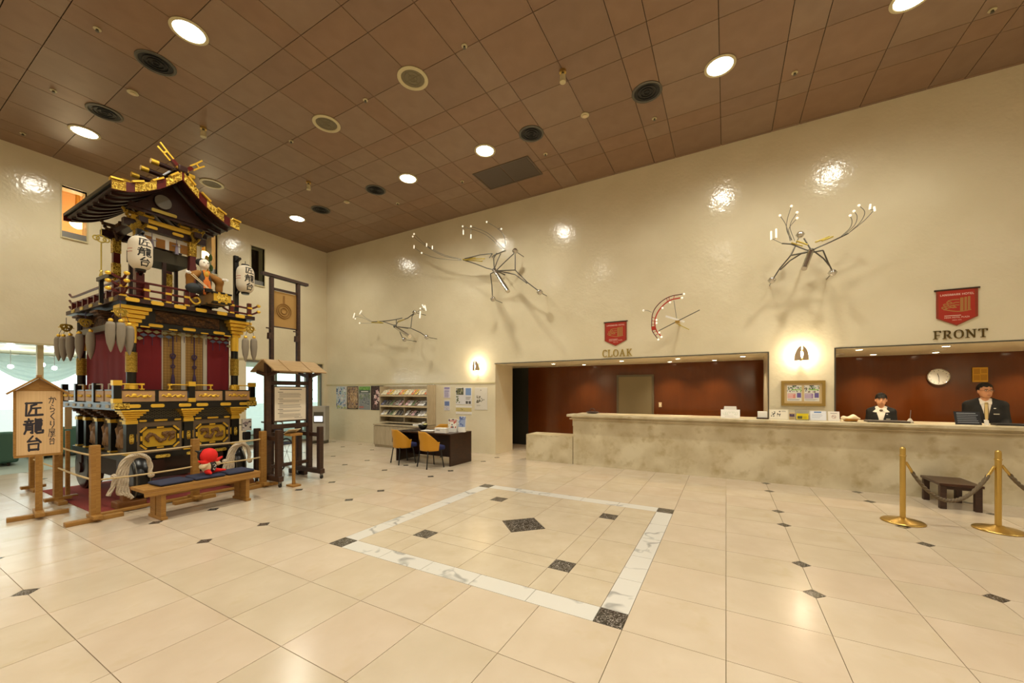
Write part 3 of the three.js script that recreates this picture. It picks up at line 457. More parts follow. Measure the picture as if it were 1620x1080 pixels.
{
  const W = '#f4f0e8';
  const bg = (c) => (g, w, h) => { g.fillStyle = c; g.fillRect(0, 0, w, h); };
  card('sign_card', 'white card with faint green scrollwork on the counter', 'sign', 0.07, -8.22, 0.31, 0.16, 0.25, (g, w, h) => { bg(W)(g, w, h); g.strokeStyle = '#b9c6a4'; g.lineWidth = 3; for (let i = 0; i < 6; i++) { g.beginPath(); g.arc(w * 0.2 + i * w * 0.12, h * 0.45, h * 0.18, i, i + 3.5); g.stroke(); } lines(g, w * 0.2, h * 0.75, w * 0.6, 2, 14, 4, '#c9bfae'); });
  { const t = thing('brochure_holder', 'clear brochure holder behind the white scroll card', 'holder', [0.07, 1.1, -8.38]); obj('holder', [bx(0.22, 0.19, 0.004, 0, 0.095, 0), bx(0.22, 0.02, 0.05, 0, 0.01, 0.025)], phy({ color: 0xe8e2e0, roughness: 0.1, transmission: 0.6, thickness: 0 }), t); obj('leaflet', bx(0.2, 0.205, 0.004, 0, 0.11, 0.012), M.white, t); }
  { const t = thing('paper_tray', 'stack of white slips in a dark tray on the counter', 'tray', [0.57, 1.1, -8.22]); obj('tray', [rbx(0.18, 0.025, 0.13, 0, 0.0125, 0, 0.006)], M.dark, t); obj('paper_block', rbx(0.14, 0.11, 0.09, 0, 0.08, 0, 0.004), M.white, t); }
  card('calligraphy_board', 'white board with black ink brush figures on the counter', 'sign', 0.81, -8.2, 0.28, 0.175, 0.15, (g, w, h) => { bg('#efe6d2')(g, w, h); g.strokeStyle = '#d8c8a0'; g.lineWidth = 8; g.strokeRect(0, 0, w, h); blobs(g, w * 0.1, h * 0.2, w * 0.2, h * 0.5, 16, ['#33312c', '#5a564c', '#7c766a'], 3, 12); blobs(g, w * 0.4, h * 0.15, w * 0.2, h * 0.6, 16, ['#33312c', '#5a564c', '#7c766a'], 3, 12); lines(g, w * 0.66, h * 0.12, w * 0.25, 2, 10, 4, '#555048'); });
  card('photo_card', 'small tan card with a dark purple photo on the counter', 'sign', 1.0, -8.19, 0.09, 0.13, 0.15, (g, w, h) => { bg('#c8ad7c')(g, w, h); g.fillStyle = '#4a3550'; g.fillRect(w * 0.1, h * 0.2, w * 0.8, h * 0.4); lines(g, w * 0.12, h * 0.68, w * 0.75, 4, 22, 8, '#6a5a40'); });
  { const t = thing('leaflet_stand', 'clear stand holding bright yellow leaflets on the counter', 'holder', [1.14, 1.1, -8.2]); obj('holder', [bx(0.19, 0.17, 0.004, 0, 0.09, -0.03), bx(0.19, 0.015, 0.07, 0, 0.0075, 0), bx(0.19, 0.08, 0.004, 0, 0.045, 0.033)], phy({ color: 0xe4e2da, roughness: 0.1, transmission: 0.7, thickness: 0 }), t); const g = planeUV01(0.165, 0.1).translate(0, 0.065, 0.0395); obj('leaflet', bx(0.165, 0.1, 0.004, 0, 0.065, 0.0372), std({ color: 0xe8cf1a, roughness: 0.6 }), t); obj('print', g, std({ map: canvasTex(128, 78, (c, w, h) => { bg('#ecd421')(c, w, h); c.fillStyle = '#5c5a3a'; c.fillRect(w * 0.08, h * 0.45, w * 0.42, h * 0.45); lines(c, w * 0.55, h * 0.5, w * 0.4, 4, 9, 4, '#a8941a'); }), roughness: 0.6 }), t); }
  card('notice_card', 'white notice with a blue heading on the counter', 'sign', 1.36, -8.19, 0.225, 0.165, 0.2, (g, w, h) => { bg('#e6e8ee')(g, w, h); g.fillStyle = '#5b83bb'; g.fillRect(w * 0.25, h * 0.07, w * 0.45, h * 0.13); lines(g, w * 0.12, h * 0.35, w * 0.7, 5, 18, 5, '#a8b0c0'); g.strokeStyle = '#9a9080'; g.lineWidth = 6; g.strokeRect(0, 0, w, h); });
  card('no_smoking_card', 'small white card with a red round no-smoking mark on the counter', 'sign', 1.565, -8.18, 0.15, 0.16, 0.2, (g, w, h) => { bg('#eee6da')(g, w, h); g.strokeStyle = '#b07a6c'; g.lineWidth = 10; g.beginPath(); g.arc(w / 2, h * 0.56, h * 0.17, 0, 7); g.stroke(); g.beginPath(); g.moveTo(w / 2 - h * 0.12, h * 0.44); g.lineTo(w / 2 + h * 0.12, h * 0.68); g.stroke(); g.fillStyle = '#6a6058'; g.fillRect(w * 0.36, h * 0.53, w * 0.28, 8); lines(g, w * 0.2, h * 0.16, w * 0.6, 1, 10, 14, '#8a8078', 0); });
  { const t = thing('wicker_basket', 'shallow orange wicker basket lined with a pale napkin on the counter', 'basket', [1.78, 1.1, -8.2]);
    obj('basket', lathe([[0.001, 0.004], [0.08, 0.004], [0.105, 0.045], [0.1, 0.047], [0.075, 0.012], [0.001, 0.012]], 20), std({ color: 0xc98a35, roughness: 0.7, bumpMap: rep(T.weave, 3, 3), bumpScale: 0.004 }), t);
    const g = solid((x, y, z) => Math.max(elli(x, y, z, [0, 0.05, 0], [0.125, 0.05 + 0.02 * Math.sin(x * 40), 0.085]), -(y - 0.028)), [0, 0.06, 0], 0.14, 28); obj('napkin', g, M.cream, t); }
  { const t = thing('desk_mat', 'long dark grey writing mat in front of the seated clerk', 'mat', [2.23, 1.1, -8.25]); obj('mat', rbx(0.5, 0.03, 0.22, 0, 0.015, 0, 0.008), std({ color: 0x4a4038, roughness: 0.6 }), t); }
  { const t = thing('pen_stand', 'small pale pen stand with one upright pen', 'pen stand', [2.5, 1.1, -8.24]); obj('base', lathe([[0.001, 0], [0.045, 0], [0.04, 0.02], [0.012, 0.07], [0.001, 0.072]], 16), M.silver, t); obj('pen', rod([0, 0.06, 0], [0.012, 0.2, -0.01], 0.004), M.steel, t); }
  card('menu_board', 'black board with rows of white lettering on the counter', 'sign', 3.12, -8.22, 0.27, 0.2, 0.3, (g, w, h) => { bg('#16171c')(g, w, h); for (let i = 0; i < 6; i++) lines(g, w * 0.08, h * (0.1 + i * 0.145), w * 0.86, 1, 1, 9, i ? '#8c8f98' : '#aeb2ba', 0.12); }, M.blackMetal);
  { const t = thing('card_holder', 'narrow white card holder beside the black menu board', 'holder', [3.3, 1.1, -8.22]); obj('card', bx(0.012, 0.075, 0.09, 0, 0.0375, 0, 0, 0, 0.1), M.white, t); }
  { const t = thing('keyboard', 'dark flat keyboard at the far end of the counter', 'keyboard', [3.62, 1.1, -8.3]); obj('case', rbx(0.44, 0.025, 0.16, 0, 0.0125, 0, 0.006), M.blackMetal, t); for (let r = 0; r < 4; r++) obj('key_row', bx(0.4, 0.006, 0.026, 0, 0.027, -0.05 + r * 0.034), std({ color: 0x2a2724, roughness: 0.6 }), t); }
}
// ---- lettering and banners on the wall
{
  const letters = (word, x0, x1, y0, h, mat, label) => {
    const t = thing('wall_lettering', label, 'sign', [x0, y0, ZB]); let x = 0; const gs = [];
    for (const ch of word) { const g = flat(new TextGeometry(ch, { font, size: 1, depth: 0.02, curveSegments: 6 })); g.computeBoundingBox(); const b = g.boundingBox; g.translate(-b.min.x + x, 0, 0); x += b.max.x - b.min.x + 0.16; gs.push(g); }
    const sx = (x1 - x0) / (x - 0.16), sy = h / 0.98; gs.forEach((g) => obj('letter', g.scale(sx, sy, 0.9).translate(0, 0, 0.001), mat, t));
  };
  letters('CLOAK', -2.36, -1.73, 2.345, 0.15, std({ color: 0xa88f3a, roughness: 0.5, metalness: 0.2 }), 'thin gold letters spelling CLOAK above the opening');
  letters('FRONT', 2.79, 3.36, 2.39, 0.125, std({ color: 0x5d4a1c, roughness: 0.4, metalness: 0.5 }), 'dark bronze letters spelling FRONT above the reception');
  const face = canvasTex(512, 640, (g, w, h) => {
    g.fillStyle = '#8a3418'; g.fillRect(0, 0, w, h); g.fillStyle = '#a62a14'; g.beginPath(); g.moveTo(26, 20); g.lineTo(w - 40, 20); g.lineTo(w - 30, h * 0.77); g.lineTo(w * 0.5, h * 0.965); g.lineTo(30, h * 0.77); g.fill();
    g.fillStyle = '#f0dccb'; g.textAlign = 'center'; g.font = '50px sans-serif'; g.fillText('LANDMARK HOTEL', w / 2, h * 0.17, w * 0.86);
    g.fillStyle = '#a5743a'; g.fillRect(w * 0.58, h * 0.24, w * 0.08, h * 0.36); g.fillRect(w * 0.68, h * 0.23, w * 0.06, h * 0.38); g.fillRect(w * 0.76, h * 0.22, w * 0.06, h * 0.38);
    g.strokeStyle = '#a5743a'; g.lineWidth = 16; for (const [y, a, b] of [[0.29, 0.28, 0.56], [0.37, 0.4, 0.56], [0.44, 0.3, 0.56], [0.5, 0.22, 0.5]]) { g.beginPath(); g.moveTo(w * a, h * y + 12); g.quadraticCurveTo(w * (a + b) / 2, h * y - 16, w * b, h * y); g.stroke(); }
    for (const [x, y] of [[0.24, 0.42], [0.32, 0.36], [0.4, 0.47], [0.2, 0.5]]) { g.beginPath(); g.ellipse(w * x, h * y, 32, 17, 0.4, 0, 7); g.stroke(); }
    g.beginPath(); g.moveTo(w * 0.18, h * 0.54); g.bezierCurveTo(w * 0.4, h * 0.58, w * 0.5, h * 0.66, w * 0.84, h * 0.58); g.stroke();
    g.fillStyle = '#ecd8c4'; g.font = '30px sans-serif'; g.fillRect(w * 0.2, h * 0.71, w * 0.4, 9); g.font = '36px sans-serif'; g.fillText('HIDA HOTEL PLAZA', w * 0.5, h * 0.79, w * 0.66); g.font = '22px sans-serif'; g.fillText('SINCE 1974', w * 0.5, h * 0.855);
  });
  const fm = std({ map: face, roughness: 0.75 });
  const banner = (x0, x1, y0, y1, label) => {
    const w = x1 - x0, h = y1 - y0, t = thing('wall_banner', label, 'banner', [(x0 + x1) / 2, y0, ZB]);
    const sh = shapeOf([[-w / 2, h], [w / 2, h], [w / 2, h * 0.23], [0, 0], [-w / 2, h * 0.23]]); const g = ext(sh, 0.006); const p = g.attributes.position, uv = g.attributes.uv; for (let i = 0; i < p.count; i++) uv.setXY(i, p.getX(i) / w + 0.5, p.getY(i) / h);
    obj('cloth', g.translate(0, 0, 0.012), fm, t); obj('top_rod', [cyl(0.012, 0.012, w + 0.04, 0, h, 0.015, 10, 'x'), rod([-w / 3, h, 0], [-w / 3, h, 0.015], 0.006), rod([w / 3, h, 0], [w / 3, h, 0.015], 0.006)], M.dark, t);
  };
  banner(-2.31, -1.84, 2.57, 3.09, 'red pennant banner with gold emblem above the CLOAK lettering'); banner(2.82, 3.26, 2.58, 3.13, 'red pennant banner with gold emblem above the FRONT lettering');
  // framed posters on the pier
  const t = thing('picture_frame', 'wide gold frame holding two colourful flyers on the pier', 'picture', [1.17, 1.34, ZB]), w = 0.62, h = 0.44, f = 0.045;
  obj('frame', [bx(w, f, 0.03, 0, f / 2, 0.015), bx(w, f, 0.03, 0, h - f / 2, 0.015), bx(f, h - 2 * f, 0.03, -w / 2 + f / 2, h / 2, 0.015), bx(f, h - 2 * f, 0.03, w / 2 - f / 2, h / 2, 0.015)], std({ color: 0xa88a48, roughness: 0.35, metalness: 0.5 }), t);
  obj('backing_board', bx(w - 2 * f, h - 2 * f, 0.008, 0, h / 2, 0.006), std({ color: 0xcdb382, roughness: 0.8 }), t);
  for (const s of [0, 1]) obj('flyer', planeUV01(0.21, 0.275).translate(-0.12 + s * 0.245, h / 2, 0.0115), std({ map: canvasTex(160, 210, (c, W2, H2) => { c.fillStyle = '#e0dcd0'; c.fillRect(0, 0, W2, H2); c.fillStyle = '#3a3540'; c.fillRect(W2 * 0.35, 2, W2 * 0.3, 14); blobs(c, 0, 15, W2, H2 * 0.35, 45, ['#5a6a4a', '#8a7a6a', '#a8b0b8', '#3c3a44', '#d8d0c8', '#7aa84a'], 4, 13); c.fillStyle = '#7fbf3a'; c.fillRect(W2 * 0.3, H2 * 0.26, W2 * 0.65, 10); c.fillStyle = s ? '#9a78a8' : '#d88a80'; c.fillRect(6, H2 * 0.52, W2 * 0.55, H2 * 0.3); c.fillStyle = '#6a5a98'; c.fillRect(W2 * 0.68, H2 * 0.48, W2 * 0.28, H2 * 0.3); lines(c, 8, H2 * 0.55, W2 * 0.5, 5, 11, 4, '#f2ece6'); lines(c, 8, H2 * 0.88, W2 * 0.9, 2, 10, 4, '#8a8894'); }), roughness: 0.4 }), t);
}
// ---- on the wooden office wall
{
  const t = thing('wall_clock', 'round white-faced wall clock on the brown wood wall', 'clock', [3.54, 1.87, -10.4]);
  obj('case', lathe([[0.001, 0], [0.15, 0], [0.16, 0.02], [0.158, 0.04], [0.145, 0.042], [0.143, 0.03], [0.001, 0.03]], 36).rotateX(Math.PI / 2), M.chrome, t);
  obj('dial', cyl(0.143, 0.143, 0.004, 0, 0, 0.032, 36, 'z'), M.white, t);
  for (let n = 0; n < 12; n++) { const a = n * Math.PI / 6; obj('hour_mark', bx(0.006, 0.018, 0.002, Math.sin(a) * 0.122, Math.cos(a) * 0.122, 0.036, 0, 0, -a), M.blackMetal, t); }
  obj('hour_hand', bx(0.008, 0.07, 0.002, -0.008, 0.032, 0.038, 0, 0, 0.25), M.blackMetal, t); obj('minute_hand', bx(0.006, 0.11, 0.002, 0.004, -0.05, 0.04, 0, 0, 0.08), M.blackMetal, t);
  const p = thing('gold_plaque', 'shiny gold plaque with four engraved panels on the brown wood wall', 'plaque', [4.09, 1.9, -10.4]);
  obj('plate', rbx(0.2, 0.27, 0.016, 0, 0, 0.009, 0.008), std({ color: 0xe0ac38, roughness: 0.35, metalness: 0.4 }), p);
  for (const [x, y, w, h] of [[-0.045, 0.06, 0.08, 0.1], [0.048, 0.065, 0.07, 0.08], [-0.045, -0.055, 0.08, 0.1], [0.045, -0.05, 0.08, 0.11]]) obj('engraved_panel', bx(w, h, 0.003, x, y, 0.0185), std({ color: 0xc08c28, roughness: 0.45, metalness: 0.3 }), p);
  const s = thing('light_switch', 'small cream light switch beside the grey office door', 'switch', [-1.46, 1.26, -10.4]); obj('switch_plate', rbx(0.07, 0.12, 0.01, 0, 0, 0.005, 0.003), M.cream, s); obj('rocker', bx(0.025, 0.05, 0.006, 0, 0, 0.013), M.white, s);
}
// ---- the two clerks
function person({ name, label, pos, turn, height, female, headTurn, glasses }) {
  const t = thing(name, label, 'person', pos, turn), k = height / 1.75, S = (p) => p.map((v) => v * k);
  const sw = (female ? 0.143 : 0.168), hw = female ? 0.155 : 0.15;
  const J = { neck: [0, 1.45, -0.01], chest: [0, 1.27, 0], waist: [0, 1.05, 0], hip: [0, 0.92, 0] };
  const arm = (s) => [[s * sw, 1.375, 0], [s * (sw + 0.035), 1.12, 0.02], [s * (sw + 0.01), 0.93, 0.2]];
  const leg = (s) => [[s * 0.09, 0.9, 0], [s * 0.09, 0.48, 0.01], [s * 0.09, 0.07, -0.02]];
  const bodyF = (grow) => (X, Y, Z) => {
    const x = X / k, y = Y / k, z = Z / k;
    let d = elli(x, y, z, [0, 1.24, 0], [sw - 0.005, 0.2, 0.112]); d = smin(d, elli(x, y, z, [0, 1.02, 0], [hw - 0.01, 0.2, 0.105]), 0.1);
    for (const s of [-1, 1]) { const a = arm(s), l = leg(s); d = smin(d, capsule(x, y, z, [s * 0.04, 1.455, -0.015], a[0], 0.035, 0.055), 0.05); d = smin(d, capsule(x, y, z, a[0], a[1], 0.056, 0.046), 0.03); d = smin(d, capsule(x, y, z, a[1], a[2], 0.045, 0.034), 0.02); d = smin(d, capsule(x, y, z, l[0], l[1], 0.085, 0.06), 0.04); d = smin(d, capsule(x, y, z, l[1], l[2], 0.06, 0.042), 0.02); }
    return (d - grow) * k;
  };
  const neckF = (X, Y, Z) => { const x = X / k, y = Y / k, z = Z / k; let d = capsule(x, y, z, [0, 1.38, -0.015], [0, 1.54, 0], 0.055, 0.048); return Math.min(d, bodyF(-0.004)(X, Y, Z) / k) * k; };
  const parts = [solid((x, y, z) => smin(neckF(x, y, z), 9, 0.01), S([0, 0.85, 0.05]), 0.9 * k, 76)];
  // head on a grid of its own, merged into the body
  const H = [0, 1.6, 0.02], headF = (x, y, z) => {
    const q = V3(x - H[0], y - H[1], z - H[2]).applyAxisAngle(V3(0, 1, 0), -headTurn), a = q.x, b = q.y, c = q.z;
    let d = elli(a, b, c, [0, 0.03, -0.01], [0.076, 0.105, 0.092]); d = smin(d, elli(a, b, c, [0, -0.055, 0.02], [0.056, 0.06, 0.062]), 0.04);
    d = smin(d, capsule(a, b, c, [0, 0.012, 0.082], [0, -0.02, 0.1], 0.008, 0.013), 0.014); d = smin(d, capsule(a, b, c, [-0.018, -0.06, 0.075], [0.018, -0.06, 0.075], 0.01, 0.01), 0.012);
    for (const s of [-1, 1]) { d = smin(d, elli(a, b, c, [s * 0.078, 0.0, -0.005], [0.012, 0.032, 0.02]), 0.008); d = -smin(-d, elli(a, b, c, [s * 0.031, 0.014, 0.095], [0.018, 0.011, 0.016]), 0.01); }
    return d;
  };
  parts.push(solid((x, y, z) => headF(x / k, y / k, z / k) * k, S(H), 0.15 * k, 60));
  for (const s of [-1, 1]) {                               // hands: palm, four unequal fingers, thumb from the side of the palm
    const w = arm(s)[2], dir = [-s * 0.25, -0.25, 0.94], P = (u, v, n) => [w[0] + dir[0] * u - s * v * 0.97, w[1] + dir[1] * u + n, w[2] + dir[2] * u - v * 0.25];
    const f = (X, Y, Z) => { const x = X / k, y = Y / k, z = Z / k; let d = capsule(x, y, z, P(0, 0, 0), P(0.07, 0, -0.004), 0.026, 0.03); [[-0.03, 0.062], [-0.01, 0.075], [0.01, 0.08], [0.03, 0.07]].forEach(([v, L]) => { const a = P(0.075, -v, 0), b = P(0.075 + L * 0.55, -v * 1.1, -0.012), c = P(0.075 + L * 0.9, -v * 1.1, -0.045); d = smin(d, Math.min(capsule(x, y, z, a, b, 0.0095, 0.009), capsule(x, y, z, b, c, 0.009, 0.0075)), 0.006); }); const a = P(0.03, 0.028, 0), b = P(0.065, 0.055, -0.012), c = P(0.095, 0.056, -0.02); return smin(d, Math.min(capsule(x, y, z, a, b, 0.013, 0.011), capsule(x, y, z, b, c, 0.011, 0.009)), 0.01) * k; };
    parts.push(solid(f, S(P(0.07, 0, 0)), 0.13 * k, 44));
  }
  obj('body', parts, M.skin, t);
  // clothing
  const vneck = (x, y, z) => { const w = (y / k - 1.1) * (female ? 0.24 : 0.19); return Math.max(Math.abs(x / k) - Math.max(0, w), -(z / k)); };
  obj('shirt', solid((x, y, z) => Math.max(bodyF(0.004)(x, y, z), y / k - 1.49, 1.05 - y / k), S([0, 1.25, 0]), 0.33 * k, 44), M.shirt, t);
  obj('jacket', solid((x, y, z) => Math.max(bodyF(0.016)(x, y, z), 0.78 - y / k, y / k - 1.5, -vneck(x, y, z)), S([0, 1.15, 0.05]), 0.45 * k, 70), M.suit, t);
  obj(female ? 'skirt' : 'trousers', solid((x, y, z) => Math.max(bodyF(0.012)(x, y, z), y / k - 0.97, (female ? 0.5 : 0.08) - y / k, Math.abs(x / k) - 0.19, z / k - 0.13), S([0, 0.52, 0]), 0.5 * k, 56), M.suit, t);
  for (const s of [-1, 1]) obj('shoe', solid((x, y, z) => Math.max(elli(x / k, y / k, z / k, [s * 0.09, 0.035, 0.05], [0.048, 0.05, 0.14]), -y / k) * k, S([s * 0.09, 0.04, 0.05]), 0.17 * k, 30), M.blackMetal, t);
  // collar, tie or scarf
  for (const s of [-1, 1]) { const g = female ? ext(shapeOf([[0, 0], [s * 0.035, 0.055], [s * 0.11, -0.035], [s * 0.055, -0.045]]), 0.006) : ext(shapeOf([[0, 0], [s * 0.05, 0.06], [s * 0.055, -0.02]]), 0.006); g.rotateX(-0.35); obj('collar', g.translate(s * 0.012, 1.405, 0.07).scale(k, k, k), M.shirt, t); }
  if (female) obj('scarf', ell(0.024, 0.02, 0.016, 0, 1.405 * k, 0.092 * k), std({ color: 0x5c4a3c, roughness: 0.7 }), t);
  else { const tie = canvasTex(64, 128, (g, w, h) => { g.fillStyle = '#c9b27a'; g.fillRect(0, 0, w, h); g.strokeStyle = '#7a6a44'; g.lineWidth = 6; for (let i = -4; i < 10; i++) { g.beginPath(); g.moveTo(0, i * 20); g.lineTo(w, i * 20 + 36); g.stroke(); } }); const sh = shapeOf([[-0.018, 0], [0.018, 0], [0.034, -0.27], [0, -0.31], [-0.034, -0.27]]), g = ext(sh, 0.008), p = g.attributes.position, uv = g.attributes.uv; for (let i = 0; i < p.count; i++) uv.setXY(i, p.getX(i) * 12 + 0.5, p.getY(i) * 3); g.rotateX(-0.1); obj('necktie', [g.translate(0, 1.41, 0.1).scale(k, k, k), ell(0.022 * k, 0.018 * k, 0.014 * k, 0, 1.41 * k, 0.103 * k)], std({ map: tie, roughness: 0.6 }), t); }
  obj('name_badge', bx(0.06 * k, 0.016 * k, 0.004, 0.1 * k, 1.24 * k, 0.132 * k), M.silver, t); obj('lapel_pin', rbx(0.024 * k, 0.012 * k, 0.004, 0.085 * k, 1.33 * k, 0.12 * k, 0.003), M.white, t);
  // hair, eyes, brows, mouth, glasses: turn with the head
  const R = (g) => g.applyMatrix4(new THREE.Matrix4().makeScale(k, k, k).multiply(new THREE.Matrix4().makeTranslation(...H)).multiply(new THREE.Matrix4().makeRotationY(headTurn)));
  const hairF = (a, b, c) => { let d = elli(a, b, c, [0, 0.045, -0.018], [0.088, 0.104, 0.1]); d = Math.max(d, ((female ? 0.05 : 0.072) + 0.006 * Math.sin(a * 130 + 1) - 0.25 * Math.max(0, Math.abs(a) - 0.045) - b) - (c < 0.02 ? (female ? 0.13 : 0.09) * cl01((0.05 - c) * 14) : 0)); if (female) d = smin(d, elli(a, b, c, [0, -0.02, -0.09], [0.05, 0.05, 0.045]), 0.02); if (female) d = Math.min(d, Math.max(elli(a, b, c, [0, 0.045, -0.008], [0.085, 0.1, 0.104]), 0.045 - b)); return d + 0.002 * Math.sin(a * 160) * Math.sin(c * 90); };
  obj('hair', R(solid(hairF, [0, 0.03, -0.01], 0.16, 50)), M.blackHair, t);
  for (const s of [-1, 1]) { obj('eye', R(ell(0.012, 0.006, 0.006, s * 0.031, 0.013, 0.08)), M.white, t); obj('iris', R(ell(0.006, 0.006, 0.003, s * 0.031, 0.013, 0.0855)), M.blackHair, t); obj('eyebrow', R(bx(0.034, 0.006, 0.008, s * 0.032, 0.034, 0.082, 0, s * 0.3, -s * 0.02)), M.blackHair, t); }
  obj('lips', R(ell(0.024, 0.006, 0.008, 0, -0.058, 0.083)), std({ color: 0x9c4a3c, roughness: 0.5 }), t);
  if (glasses) { const gl = []; for (const s of [-1, 1]) { gl.push(tor(0.024, 0.0016, s * 0.032, 0.01, 0.098).scale(1, 0.75, 1).translate(0, 0.003, 0)); gl.push(rod([s * 0.056, 0.012, 0.096], [s * 0.08, 0.012, 0.0], 0.0016)); } gl.push(rod([-0.01, 0.012, 0.1], [0.01, 0.012, 0.1], 0.0016)); obj('eyeglasses', gl.map((g) => R(g)), M.blackMetal, t); }
  return t;
}
person({ name: 'person', label: 'clerk in a black jacket with wide white collar behind the counter', pos: [2.4, 0, -9.14], turn: -0.25, height: 1.57, female: true, headTurn: 0.05 });
person({ name: 'person', label: 'standing clerk in black suit, striped tie and glasses behind the counter', pos: [3.66, 0, -9.16], turn: -0.25, height: 1.74, female: false, headTurn: 0.35, glasses: true });
// ================================================================ THE FESTIVAL FLOAT
// local axes: +x is the front (towards the lobby), +z the side nearer the entrance, y up; the origin is the middle of its footprint
const KANJI = {
  takumi: [[[.1, .13], [.92, .1]], [[.15, .12], [.12, .9]], [[.12, .9], [.96, .87]], [[.64, .19], [.38, .3]], [[.39, .28], [.36, .56], [.26, .77]], [[.38, .46], [.86, .43]], [[.63, .46], [.62, .8]]],
  ryu: [[[.25, .03], [.27, .13]], [[.07, .19], [.47, .16]], [[.17, .22], [.21, .31]], [[.38, .21], [.33, .31]], [[.02, .37], [.5, .34]], [[.13, .45], [.12, .75], [.04, .96]], [[.13, .45], [.44, .44], [.44, .93], [.37, .9]], [[.15, .58], [.42, .58]], [[.15, .71], [.42, .71]], [[.6, .04], [.6, .2], [.93, .17]], [[.62, .1], [.88, .08]], [[.58, .32], [.9, .3], [.9, .43], [.6, .45]], [[.6, .45], [.6, .84], [.68, .94], [.97, .92], [.98, .79]], [[.67, .55], [.87, .53]], [[.67, .66], [.87, .64]], [[.67, .77], [.87, .75]]],
  dai: [[[.46, .04], [.2, .38], [.76, .34]], [[.64, .2], [.86, .45]], [[.25, .55], [.27, .96]], [[.25, .55], [.76, .53], [.73, .94]], [[.26, .9], [.74, .9]]],
  ka: [[[.1, .3], [.6, .26], [.62, .6], [.5, .85]], [[.35, .08], [.3, .5], [.12, .85]], [[.75, .2], [.92, .45]]],
  ra: [[[.4, .08], [.6, .2]], [[.3, .28], [.25, .6], [.55, .48], [.78, .62], [.65, .85], [.3, .92]]],
  ku: [[[.7, .08], [.3, .48], [.72, .92]]],
  ri: [[[.3, .12], [.27, .5], [.36, .56]], [[.68, .1], [.7, .55], [.45, .93]]],
  ya: [[[.15, .1], [.85, .1], [.85, .28], [.18, .3]], [[.16, .1], [.16, .5], [.05, .95]], [[.28, .42], [.88, .4]], [[.5, .42], [.36, .56], [.8, .54]], [[.7, .48], [.84, .6]], [[.34, .74], [.82, .73]], [[.57, .6], [.57, .92]], [[.24, .93], [.92, .92]]],
};
function brush(g, ch, x, y, s, w, sy = s) { g.lineCap = 'round'; g.lineJoin = 'round'; for (const st of KANJI[ch]) { g.lineWidth = w * (0.85 + 0.3 * rnd()); g.beginPath(); st.forEach((p, i) => (i ? g.lineTo(x + p[0] * s, y + p[1] * sy) : g.moveTo(x + p[0] * s, y + p[1] * sy))); g.stroke(); } }
